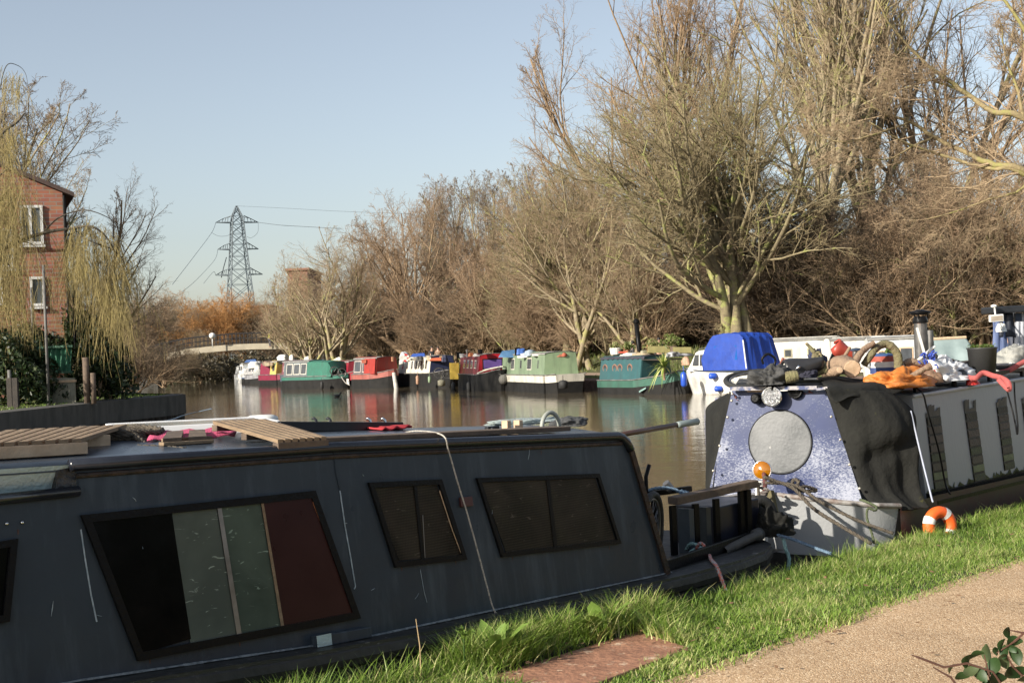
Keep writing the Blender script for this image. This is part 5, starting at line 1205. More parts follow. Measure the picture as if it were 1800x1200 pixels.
heap('tarp_bundle', 'crumpled black tarpaulin bundle on the stern of the navy boat', 'tarpaulin', W(1352, 940, 10.1), .13, .13, .13, M_canvas, 12, .5)
c = W(1362, 914, 10.2); mb = MB(); mb.lathe([(0, .0), (.045, .004), (.052, .010), (.05, .012)], c, 20); obj('white_saucer', mb, M_white, None, smooth=True, org=c, label='small white dish sitting on the black bundle', cat='dish')
rope('chain_heap', 'dark tangled mooring chain round the bow post', [W(1338 + rnd.uniform(-9, 12), 850 + i * 3.2, 10.58 + rnd.uniform(-.08, .08)) for i in range(16)], .012, mat('old_chain', (0.07, 0.05, 0.045), (0.22, 0.2, 0.19), rough=.7, ns=30), 'chain', dens=3)

# ---------------------------------------------------------------- things piled on the bow frame and roof
M_bark2 = mat('log_bark', (0.30, 0.21, 0.14), (0.17, 0.115, 0.08), rough=.9, ns=9, bump=.8, bs=40)
M_bark3 = mat('log_mossy', (0.20, 0.19, 0.09), (0.12, 0.09, 0.06), rough=.9, ns=9, bump=.8, bs=40)
def log(name, label, pts, rs, m_=M_bark2, cat='log', dens=6, group=None, n=10):
    P = curve_pts([W(*p) for p in pts], (len(pts) - 1) * dens + 1); g = random.Random(len(label))
    R_ = list(np.interp(np.linspace(0, 1, len(P)), np.linspace(0, 1, len(rs)), rs)); R_ = [r_ * g.uniform(.93, 1.07) for r_ in R_]
    o = thing(name, label, cat, P[0], group); mb = MB(); mb.tube(P, R_, n); obj('bark', mb, m_, o, smooth=True)
    d = (P[-1] - P[-2]).normalized(); mb = MB(); u = d.cross(Z).normalized(); mb.lathe([(R_[-1] * .93, .0), (R_[-1] * .9, .003), (0, .004)], P[-1], n, (u, u.cross(d), d)); obj('cut_end', mb, M_woodlt, o)
    return o
log('firewood_log', 'thick short log with a cut end on the bow of the grey boat', [(1448, 655, 12.0), (1465, 645, 11.9), (1484, 640, 11.8), (1498, 648, 11.6)], [.05, .075, .08, .08])
log('firewood_log', 'mossy log chunk lying left of the thick cut log', [(1428, 656, 11.6), (1440, 650, 11.6), (1452, 648, 11.6)], [.045, .05, .045], M_bark3)
log('firewood_log', 'squared mossy wood chunk beside the black saddle', [(1380, 664, 11.2), (1390, 662, 11.2), (1402, 660, 11.2)], [.05, .05, .045], M_bark3)
log('firewood_log', 'pale split log under the thick cut log', [(1455, 656, 11.6), (1470, 652, 11.55), (1476, 650, 11.5)], [.03, .05, .03])
log('bent_branch', 'thin forked branch sticking up left of the red saddle', [(1448, 640, 11.9), (1436, 628, 11.9), (1428, 615, 11.9), (1417, 603, 11.9)], [.028, .022, .018, .012], M_bark3, 'branch')
log('bent_branch', 'curled thin branch hooking over beside the forked one', [(1430, 632, 11.9), (1432, 622, 11.9), (1440, 620, 11.9), (1437, 628, 11.9)], [.02, .018, .014, .01], M_bark3, 'branch')
log('bent_branch', 'short upright twig beside the blue cable bundle', [(1450, 643, 11.8), (1446, 634, 11.8), (1443, 624, 11.8), (1441, 622, 11.8)], [.012, .012, .01, .008], M_bark3, 'branch')
log('bent_branch', 'short upright stick next to the red saddle', [(1482, 634, 11.9), (1486, 624, 11.9), (1492, 614, 11.9), (1494, 610, 11.9)], [.016, .016, .015, .012], M_bark2, 'branch')
log('bent_branch', 'pale straight branch leaning beside the solar lantern', [(1502, 640, 11.9), (1510, 624, 11.95), (1522, 612, 12), (1537, 602, 12)], [.034, .032, .028, .022], M_bark2, 'branch')
log('bent_branch', 'big mossy arched branch looping over the striped drum', [(1518, 642, 12), (1530, 625, 12), (1540, 612, 12.05), (1553, 605, 12.1), (1566, 608, 12.1), (1576, 620, 12.1), (1579, 632, 12.1), (1579, 646, 12.1)], [.03, .032, .034, .036, .038, .038, .04, .042], M_bark3, 'branch')
log('bent_branch', 'knobbly stick lying over the orange tarpaulin', [(1577, 674, 11.6), (1590, 668, 11.6), (1610, 657, 11.6), (1625, 648, 11.6), (1636, 643, 11.6)], [.022, .026, .026, .024, .034], M_bark2, 'branch')
log('driftwood', 'brown splintered wood behind the orange tarpaulin', [(1590, 640, 12.2), (1602, 635, 12.2), (1622, 641, 12.2)], [.03, .035, .02], M_bark2, 'driftwood')
# lying bicycle
bc = thing('bicycle', 'old bicycle lying flat on the bow of the grey boat, black saddle up', 'bicycle', W(1340, 668, 11.7))
c = W(1338, 667, 11.75); a1 = (RX * .97 + Z * .10 + F0 * .1).normalized(); a2 = (F0 * .92 + Z * .20).normalized(); a2 = (a2 - a1 * a2.dot(a1)).normalized(); wheel(c, .30, a1, a2, bc)
c2_ = W(1345, 664, 11.3); 
mb = MB(); mb.tube([c, W(1375, 655, 11.9), W(1420, 640, 12.0)], .014, 8); mb.tube([W(1375, 655, 11.9), W(1372, 640, 11.9), W(1376, 630, 11.8)], .012, 8); mb.tube([W(1376, 632, 11.9), W(1430, 645, 12.1)], .014, 8); obj('frame', mb, mat('pink_rust', (0.4, 0.14, 0.10), (0.2, 0.08, 0.06), rough=.5), bc, smooth=True)
mb = MB(); mb.tube(curve_pts([W(1342, 640, 11.7), W(1340, 630, 11.7), W(1350, 622, 11.7), W(1362, 630, 11.7), W(1361, 642, 11.7), W(1352, 648, 11.7)], 24), .011, 8); obj('handlebar', mb, M_black, bc, smooth=True)
def saddle(parent, c, ln, wd, ax, up, m_, nm='saddle'):
    sd = up.cross(ax).normalized(); rows = []
    for i in range(13):
        u = i / 12; hw = wd * (.5 * (1 - u) ** 1.1 + .10) * (math.sin(PI * min(1, (u + .06) * 1.6)) ** .6 if u < .26 else 1) * (1 if u < .95 else .5); row = []
        for j in range(9):
            v = j / 8 * 2 - 1; row.append(c + ax * (ln * u) + sd * hw * v + up * (.045 * (1 - v * v) + .03 * (u - .5) ** 2 - .04 * abs(v) ** 3))
        rows.append(row)
    mb = MB(); mb.grid(rows); return obj(nm, mb, m_, parent, smooth=True, solid=.018)
sdl = saddle(bc, W(1378, 647, 11.55), .33, .22, (RX * .95 + Z * .12).normalized(), (Z * .75 - F0 * .65).normalized(), mat('saddle_black', (0.03, 0.03, 0.033), rough=.35))
mb = MB(); mb.tube([W(1397, 655, 11.5), W(1405, 643, 11.45)], .013, 10); obj('seat_post', mb, M_chrome, bc, smooth=True)
b3 = thing('bicycle', 'upturned bicycle standing behind the thick cut log, red saddle up', 'bicycle', W(1470, 640, 12.2))
saddle(b3, W(1468, 606, 12.2), .20, .19, (RX * .75 - Z * .62).normalized(), (Z * .62 + RX * .5 - F0 * .6).normalized(), mat('saddle_red', (0.38, 0.06, 0.035), (0.30, 0.045, 0.03), rough=.4))
mb = MB(); mb.tube([W(1488, 622, 12.2), W(1500, 640, 12.2)], .018, 10); obj('seat_post', mb, M_white, b3, smooth=True)
mb = MB(); mb.tube([W(1466, 620, 12.2), W(1469, 640, 12.2)], .016, 8); mb.box(W(1465, 627, 12.2), .05, .03, .12, (RX, F0, (Z + RX * .5).normalized())); obj('frame', mb, M_black, b3)
heap('cloth_bag', 'grey-black cloth bag slumped under the black bicycle saddle', 'bag', W(1358, 675, 11.3), .20, .13, .13, mat('bag_cloth', (0.07, 0.07, 0.07), (0.045, 0.045, 0.045), rough=.9, ns=5, bump=.4), 22, .35)
heap('cable_bundle', 'tangled dark blue cable bundle behind the black saddle', 'cables', W(1436, 640, 12), .06, .06, .09, mat('cable_blue', (0.03, 0.04, 0.10), rough=.6, bump=1, bs=50), 23, .6)
for k, (px, py, lb_) in enumerate(((1395, 668, 'dark folded cloth at the edge of the mossy wood chunk'), (1420, 664, 'dark blue rag under the mossy log chunk'))):
    heap('folded_rag', lb_, 'rag', W(px, py, 11.5), .10, .07, .05, mat('rag%d' % k, (0.03, 0.03, 0.05), rough=.9), 30 + k, .4)
# solar lantern
c = W(1505, 622, 12); o = thing('solar_lantern', 'small dark capped solar lantern between the sticks', 'lantern', c - Z * .08)
mb = MB().lathe([(.0, .055), (.035, .05), (.05, .035), (.05, .028), (0, .028)], c, 20); obj('cap', mb, mat('lantern_cap', (0.04, 0.06, 0.10), rough=.3), o)
mb = MB().lathe([(.032, .028), (.034, -.02), (.026, -.05), (0, -.05)], c, 20); obj('body', mb, M_steel, o, smooth=True)
mb = MB(); mb.tube([c - Z * .05, c - Z * .12], .01, 8); obj('spike', mb, M_steel, o)
# striped drum
c = W(1552, 656, 12.3); o = thing('striped_drum', 'red, white and blue striped drum under the arched branch', 'drum', c)
for nm, z0, z1, m_ in (('blue_band', .0, .055, mat('drum_blue', (0.05, 0.09, 0.25), (0.04, 0.06, 0.17), rough=.6)), ('white_band', .055, .105, M_white), ('red_band', .105, .155, mat('drum_red', (0.42, 0.09, 0.06), rough=.6))):
    mb = MB().lathe([(.112, z0), (.112, z1)], c, 28); obj(nm, mb, m_, o, smooth=True)
mb = MB().lathe([(.112, .155), (.085, .175), (.06, .18), (0, .18)], c, 28); obj('lid', mb, mat('drum_blue2', (0.06, 0.12, 0.28), rough=.5), o, smooth=True)
# orange tarp
heap('orange_tarpaulin', 'crumpled bright orange tarpaulin on the roof edge of the grey boat', 'tarpaulin', W(1578, 681, 11.7), .37, .22, .15, mat('orange_tarp', (0.55, 0.19, 0.035), (0.42, 0.13, 0.025), rough=.6, ns=6, bump=.6, bs=16), 41, .30)
heap('leather_bag', 'brown round leather cushion beside the orange tarpaulin', 'cushion', W(1637, 672, 12.0), .11, .1, .10, mat('leather', (0.26, 0.16, 0.10), rough=.5), 42, .1)
heap('red_bag', 'red bag behind the knobbly stick', 'bag', W(1628, 664, 12.3), .14, .12, .11, M_red, 43, .3)
heap('white_sack', 'white plastic sack lying on the grey boat roof beside the black plant pot', 'sack', W(1665, 668, 12.4), .30, .14, .16, mat('sack_white', (0.72, 0.72, 0.72), (0.55, 0.56, 0.58), rough=.5, ns=5, bump=.6, bs=14), 44, .35)
heap('twig_pile', 'pile of dark twigs and scraps behind the white sack', 'twigs', W(1650, 650, 13), .38, .2, .12, mat('scrap', (0.13, 0.10, 0.075), (0.03, 0.025, 0.02), rough=.9, ns=40, contrast=.2, bump=1), 45, .6)
heap('grey_canvas_bag', 'pale grey rounded canvas bag at the right edge behind the plant pot', 'bag', W(1778, 652, 14), .30, .2, .25, mat('bag_grey', (0.36, 0.36, 0.33), (0.27, 0.27, 0.25), rough=.9, ns=5, bump=.3), 46, .2)
# crossed white boards with blue ribbon
o = thing('wind_turbine', 'crossed white blades tied with blue ribbon in front of the chimney', 'blades', W(1628, 640, 12.3))
for a, b, wdt in (((1612, 576, 12.3), (1628, 632, 12.3), .05), ((1612, 634, 12.4), (1643, 608, 12.4), .05)):
    mb = MB(); mb.bar(W(*a), W(*b), .015, wdt, up=FW); obj('blade', mb, M_white, o, bevel=.005)
g = random.Random(3); mb = MB()
for k in range(26):
    p = W(1632 + g.uniform(-14, 14), 632 + g.uniform(-9, 10), 12.2 + g.uniform(-.1, .1)); q_ = p + Vector((g.uniform(-.05, .05), g.uniform(-.05, .05), g.uniform(-.04, .05))); mb.tube([p, (p + q_) / 2 + Z * .02, q_], .007, 5)
obj('ribbon', mb, mat('ribbon_blue', (0.04, 0.08, 0.42), rough=.5), o, kind='stuff')
# chimneys
M_chim = mat('chimney_steel', (0.20, 0.195, 0.19), (0.09, 0.085, 0.08), rough=.45, metal=.6, ns=7, spots=((0.22, 0.10, 0.06), .58, 6))
def chimney(px, pyb, pyt, D, r_, label, cap=True, m_=M_chim):
    a = W(px, pyb, D); h = (pyb - pyt) / F * D; o = thing('stove_chimney', label, 'chimney', a, 'stove chimneys on the grey boat')
    mb = MB().lathe([(r_ * 1.05, 0), (r_ * 1.05, h * .55), (r_ * .97, h * .55), (r_ * .97, h * .82), (r_ * .8, h * .82)], a, 24); obj('pipe', mb, m_, o, smooth=False)
    if cap:
        mb = MB().lathe([(r_ * 1.1, h * .76), (r_ * 1.15, h * .80), (r_ * .9, h * .88)], a, 24); obj('collar', mb, M_black, o, smooth=True)
        mb = MB().lathe([(r_ * 1.2, h * .91), (r_ * 1.65, h * .945), (r_ * 1.65, h * .955), (r_ * .5, h), (0, h)], a, 24); obj('cowl', mb, M_black, o, smooth=True)
        for k in range(3):
            an = k * 2.1; mb = MB(); mb.tube([a + Vector((math.cos(an), math.sin(an), 0)) * r_ * .95 + Z * h * .8, a + Vector((math.cos(an), math.sin(an), 0)) * r_ * 1.3 + Z * h * .94], .006, 6); obj('cowl_strut', mb, M_black, o)
    return o
chimney(1621, 642, 544, 12.6, .060, 'steel stove chimney with wide black cowl on the grey boat', True)
chimney(1637, 640, 567, 14.5, .035, 'thin bright steel pipe standing right behind the cowled chimney', False)
# plant pot
c = W(1728, 658, 12.9); o = thing('plant_pot', 'large black plant pot with bright green seedlings on the grey boat roof', 'plant pot', c)
mb = MB().lathe([(.0, 0), (.115, 0), (.135, .24), (.142, .245), (.142, .255), (.128, .255), (.12, .20)], c, 32); obj('pot', mb, mat('pot_black', (0.035, 0.035, 0.036), (0.05, 0.05, 0.05), rough=.5, ns=6), o, smooth=True)
mb = MB().lathe([(.0, .225), (.125, .222)], c, 24); obj('soil', mb, M_soil, o)
g = random.Random(8); mb = MB()
for k in range(340):
    r_ = .125 * math.sqrt(g.random()); a = g.uniform(0, 6.28); p = c + Vector((r_ * math.cos(a), r_ * math.sin(a), .225)); hgt = g.uniform(.03, .06); t = p + Vector((g.uniform(-.02, .02), g.uniform(-.02, .02), hgt)); d = Vector((g.uniform(-1, 1), g.uniform(-1, 1), g.uniform(-.3, .3))).normalized() * .015; e_ = d.cross(Z).normalized() * .009
    mb.add([t - d, t + e_, t + d, t - e_], [(0, 1, 2, 3)]); mb.add([p, p + e_ * .2, t], [(0, 1, 2)])
sg = obj('seedlings', mb, M_leaf, o, kind='stuff'); at = sg.data.attributes.new('tint', 'FLOAT', 'POINT'); at.data.foreach_set('value', np.full(len(sg.data.vertices), .75, np.float32))
# red straps
M_strap = mat('red_strap', (0.42, 0.10, 0.09), (0.32, 0.07, 0.07), rough=.85, ns=40)
def ribbon(name, label, P, wd, m_, up=Z, cat='strap'):
    P = curve_pts([W(*p) for p in P], 8 * len(P)); a, b = [], []
    for i, p in enumerate(P):
        t = (P[min(i + 1, len(P) - 1)] - P[max(i - 1, 0)]).normalized(); s = t.cross(-wn2 if False else (CAM - p).normalized()).normalized(); a.append(p - s * wd / 2); b.append(p + s * wd / 2)
    mb = MB(); mb.grid([a, b]); return obj(name, mb, m_, None, smooth=True, solid=.006, org=P[0], label=label, cat=cat)
ribbon('red_strap', 'faded red strap looping over the roof edge beside the plant pot', [(1690, 652, 12.6), (1700, 662, 12.4), (1715, 664, 12.3), (1728, 655, 12.35), (1745, 660, 12.3), (1760, 664, 12.2), (1772, 672, 12.1), (1774, 684, 12.08), (1768, 680, 12.1), (1755, 666, 12.2)], .045, M_strap)
ribbon('red_strap', 'faded red strap rising to the right edge behind the plant pot', [(1758, 655, 13.2), (1775, 650, 13.2), (1800, 636, 13.3), (1830, 625, 13.3)], .05, M_strap)
for lb_, P_ in (('black strap hanging down the grey cabin side over the first slatted window', [(1605, 678, 11.6), (1622, 692, 11.5), (1630, 720, 11.55), (1650, 790, 11.6), (1662, 850, 11.62), (1670, 868, 11.5)]), ('black looped strap hanging between the second and third slatted windows', [(1769, 682, 12.5), (1778, 715, 12.4), (1785, 745, 12.35), (1788, 763, 12.3), (1789, 745, 12.35), (1784, 700, 12.45), (1783, 672, 12.55)])):
    rope('black_strap', lb_, [W(*p) for p in P_], .008, M_black, 'strap', twist=False)
# metal bowl
c = W(1765, 652, 13.4); mb = MB().lathe([(.03, 0), (.10, .03), (.14, .075), (.145, .075), (.10, .025), (.0, .012)], c, 28); obj('metal_bowl', mb, M_steel, None, smooth=True, org=c, label='shallow steel bowl right of the black plant pot', cat='bowl')
for k, (px, py, lb_, m_) in enumerate(((1710, 676, 'red bottle lying between the roof rail and the plant pot', M_red), (1690, 661, 'small dark cup beside the white sack', M_dkframe), (1780, 648, 'white lumpy parcel on the roof at the right', M_white))):
    heap('small_item', lb_, ('bottle', 'cup', 'parcel')[k], W(px, py, (12.4, 12.4, 13.5)[k]), .07, .05, .06, m_, 60 + k, .15)
# shelter with floodlight on the boat outside
sh = thing('stern_shelter', 'black roofed wheel shelter with hanging clothes at the right edge', 'shelter', W(1770, 640, 20))
Ds = 20.0
mb = MB(); mb.bar(W(1736, 546, Ds), W(1830, 541, Ds), .6, .10, up=Z); obj('shelter_roof', mb, mat('shelter_black', (0.02, 0.022, 0.026), rough=.4), sh, bevel=.02)
for px, m_ in ((1751, mat('post_blue', (0.08, 0.11, 0.22), rough=.5)), (1798, mat('post_grey', (0.45, 0.47, 0.52), rough=.4)), (1789, mat('post_blue2', (0.05, 0.07, 0.12), rough=.5))):
    mb = MB(); a = W(px, 550, Ds); mb.bar(a, Vector((a.x + .03, a.y, W(px, 650, Ds).z)), .10, .08, up=F0); obj('post', mb, m_, sh, bevel=.01)
a = W(1751, 559, 19.4); o = thing('floodlight', 'rectangular white-framed floodlight fixed under the black shelter roof', 'floodlight', a)
mb = MB(); fd = (-FW + Z * -.1).normalized(); fu = (RX + Z * .08).normalized(); mb.box(a, .20, .05, .10, (fu, fd, Z)); obj('housing', mb, M_white, o, bevel=.008)
mb = MB(); mb.box(a + fd * .026, .165, .006, .07, (fu, fd, Z)); obj('glass', mb, mat('flood_glass', (0.30, 0.25, 0.20), (0.4, 0.36, 0.3), rough=.2, ns=9), o)
mb = MB(); mb.tube([a, W(1749, 548, 19.6), W(1748, 537, 19.6)], .012, 6); mb.ball(W(1747, 538, 19.6), .035, 10, 6, (1.3, 1, .7)); obj('bracket', mb, M_white, o)
# ================================================================ boats across the water
def col(name, c, c2=None, rough=.5, **k):
    return mat('p_' + name, c, c2, rough=rough, ns=k.pop('ns', 2.5), streak=(tuple(x * .55 + .015 for x in c), .47, (2.6, 2.6, .45)), **k)
C_black = col('hull_black', (0.014, 0.014, 0.014), (0.022, 0.021, 0.02), .7, spec=.15, spots=((0.08, 0.07, 0.06), .68, 2.5))
C_win = col('far_glass', (0.05, 0.055, 0.06), (0.09, 0.095, 0.10), .1)
C_cream = col('cream', (0.66, 0.63, 0.54), (0.55, 0.51, 0.43), spots=((.35, .3, .24), .68, 3))
C_roofg = col('roofgrey', (0.33, 0.33, 0.31), (0.2, 0.19, 0.18), .8)
GRP = 'narrowboats moored along the canal'
def far_boat(label, px, D, hd, L, beam=2.0, hull=C_black, band=None, cab=None, front=None, roof=C_roofg, c0=2.0, c1=.6, ch=1.65, gz=.75, bandz=.42, wins=(), bow=.32, taper=2.0, name='narrowboat', cat='narrowboat', fin=.16, frame=C_cream, nose=.1, group=GRP):
    hd = Vector((hd[0], hd[1], 0)).normalized(); p = W(px, 600, D); o = thing(name, label, cat, (p.x, p.y, 0), group, math.atan2(hd.y, hd.x), local=True)
    left = Vector((-hd.y, hd.x, 0)); vis = -1 if (Vector((0, 0, 0)) - p).dot(left) < 0 else 1
    hw = beam / 2; xs = [0, -.25, -.6, -1.1, -taper, -taper - .02, -L * .5, -L + .4, -L]
    wf = lambda x: hw * (nose + (1 - nose) * min(1, (-x / taper)) ** .55) * (1 if x > -L + .2 else .9)
    zf = lambda x: gz + bow * max(0, 1 + x / (taper * 1.2)) ** 2
    def shell(z0, z1, m_, nm, off=0.0):
        rows = []
        for x in xs:
            w_ = wf(x) + off; flare = .22 * max(0, 1 + x / taper)
            a, b = z0(x), z1(x); f0 = 1 - flare * (1 - (a + .4) / 1.6); f1 = 1 - flare * (1 - (b + .4) / 1.6)
            sh = .18 * max(0, 1 + x / .6)
            rows.append([(x + off * (x == 0) - sh * (1 - (a + .4) / 1.5), w_ * f0, a), (x + off * (x == 0) - sh * (1 - (b + .4) / 1.5), w_ * f1, b), (x - sh * (1 - (b + .4) / 1.5), -w_ * f1, b), (x + off * (x == 0) - sh * (1 - (a + .4) / 1.5), -w_ * f0, a)])
        mb = MB(); mb.grid(rows); mb.add(rows[0], [(0, 1, 2, 3)]); mb.add(rows[-1], [(3, 2, 1, 0)])
        return obj(nm, mb, m_, o)
    shell(lambda x: -.4, lambda x: zf(x) if band is None else bandz + (zf(x) - gz) * .8, hull, 'hull')
    if band is not None: shell(lambda x: bandz + (zf(x) - gz) * .8 - .0, lambda x: zf(x), band, 'gunwale_band', .012)
    mb = MB()
    for s in (-1, 1):
        mb.tube([(x, s * (wf(x) + .012), zf(x) + .01) for x in xs], .03, 6)
    obj('rubbing_rail', mb, col('rubrail', (0.09, 0.085, 0.08), (0.2, 0.19, 0.18), .6), o)
    cw = hw - .13; tw = cw - fin; x0, x1 = -c0, -L + c1
    if cab is not None:
        mb = MB()
        for s in (-1, 1): mb.add([(x0, s * cw, gz - .02), (x1, s * cw, gz - .02), (x1, s * tw, ch), (x0 + .0, s * tw, ch)], [(0, 1, 2, 3)])
        mb.add([(x1, -cw, gz - .02), (x1, cw, gz - .02), (x1, tw, ch), (x1, -tw, ch)], [(0, 1, 2, 3)])
        obj('cabin_side', mb, cab, o, solid=.02)
        mb = MB(); mb.prism([(x0 + .012, -cw, gz - .02), (x0 + .012, cw, gz - .02), (x0 + .012, tw, ch), (x0 + .012, 0, ch + .07), (x0 + .012, -tw, ch)], (.02, 0, 0)); obj('cabin_front', mb, front or cab, o)
        mb = MB(); rows = []
        for j in range(9):
            u = j / 8 * 2 - 1; rows.append([(x0 + .06, (tw + .05) * u, ch + .075 * (1 - u * u)), (x1 - .05, (tw + .05) * u, ch + .075 * (1 - u * u))])
        rows.insert(0, [(p[0], p[1], p[2] - .05) for p in rows[0]]); rows.append([(p[0], p[1], p[2] - .05) for p in rows[-1]])
        mb.grid(rows); obj('roof', mb, roof, o, solid=.015)
        for (a, b, z0, z1, kind) in wins:
            def sp(x, z, off): u = (z - gz) / (ch - gz); return Vector((x, vis * (cw + (tw - cw) * u + off), z))
            if kind == 'port':
                mb = MB(); cc = sp((a + b) / 2, (z0 + z1) / 2, .012); mb.torus(cc, (z1 - z0) / 2, .03, (X, Z), 20, 6); f = obj('porthole', mb, frame, o); mb = MB(); mb.lathe([(0, .0), ((z1 - z0) / 2, 0)], cc + Vector((0, vis * .006, 0)), 20, (X, Z, -Y)); obj('pane', mb, C_win, f)
            else:
                mb = MB(); q = [sp(a, z0, .002), sp(b, z0, .002), sp(b, z1, .002), sp(a, z1, .002)]; mb.prism(q, (0, vis * .02, 0)); f = obj('window', mb, frame if kind != 'dark' else C_win, o)
                if kind != 'dark':
                    e = .05; q = [sp(a + (e if a < b else -e), z0 + e, .024), sp(b - (e if a < b else -e), z0 + e, .024), sp(b - (e if a < b else -e), z1 - e, .024), sp(a + (e if a < b else -e), z1 - e, .024)]
                    mb = MB(); mb.prism(q, (0, vis * .008, 0)); obj('pane', mb, C_win, f)
        # handrail along the roof edge
        mb = MB(); mb.tube([(x0 - .1, vis * (tw - .05), ch + .07), (x1 + .1, vis * (tw - .05), ch + .07)], .018, 6); obj('handrail', mb, front or cab, o)
    o['vis'] = vis
    return o, (hw, cw, tw, x0, x1, ch, gz, vis)
def front_window(o, g, y0, y1, z0, z1, m_, fr=None, nm='front_window'):
    x = g[3] + .034; mb = MB(); mb.prism([(x, y0, z0), (x, y1, z0), (x, y1, z1), (x, y0, z1)], (.012, 0, 0)); f = obj(nm, mb, fr or C_black, o)
    e = .06; mb = MB(); mb.prism([(x + .014, y0 + e, z0 + e), (x + .014, y1 - e, z0 + e), (x + .014, y1 - e, z1 - e), (x + .014, y0 + e, z1 - e)], (.006, 0, 0)); obj('pane', mb, m_, f)
def win_row(x0, x1, n, w_, z0, z1, kind='w'):
    out = []
    for k in range(n):
        c = x0 + (x1 - x0) * (k + .5) / n; out.append((c + w_ / 2, c - w_ / 2, z0, z1, kind))
    return out
# K teal boat
C_teal = col('teal', (0.03, 0.105, 0.115), (0.022, 0.08, 0.088), .55, spots=((.045, .125, .12), .6, 2)); C_teal2 = col('teal_green', (0.045, 0.13, 0.095), (0.035, 0.10, 0.075), .55)
kb, kg = far_boat('teal narrowboat with small portholes and a dark fringed tarpaulin roof, plants on top', 1207, 58.2, (.52, -.86), 5.5, band=C_teal2, cab=C_teal, c0=2.25, c1=.15, ch=1.62, gz=.62, bandz=.30, bow=.42, taper=2.6, roof=col('tarp_dk', (0.05, 0.055, 0.075), (0.03, 0.03, 0.04), .7, bump=.5),
    wins=[(-2.95, -3.2, 1.0, 1.32, 'port'), (-3.7, -3.95, 1.0, 1.32, 'port'), (-4.1, -4.35, 1.0, 1.32, 'port'), (-4.85, -5.1, 1.0, 1.32, 'port')], frame=col('copper', (0.32, 0.17, 0.12), rough=.4))
# fringe of the tarp
mb = MB(); rows = [[], []]; g = random.Random(2); hw, cw, tw, x0, x1, ch, gz_, vis = kg
for i in range(61):
    x = x0 + .2 + (x1 - x0 - .2) * i / 60; d = .10 + .035 * math.sin(i * .9) + .02 * g.random(); rows[0].append((x, vis * (tw + .02), ch + .05)); rows[1].append((x, vis * (tw + .06 + .02 * math.sin(i * .8)), ch - d + .05))
mb.grid(rows); obj('tarp_fringe', mb, mat('p_tarp_dk', (0, 0, 0)), kb, solid=.01, smooth=True)
mb = MB(); mb.grid([[(x0 + .05, -.8, 1.5), (x0 + .05, .8, 1.5)], [(x0 + 1.4, -.72, 1.46), (x0 + 1.4, .72, 1.46)]]); obj('bow_cover', mb, col('cover_brown', (0.06, 0.045, 0.035), rough=.8), kb, solid=.03)
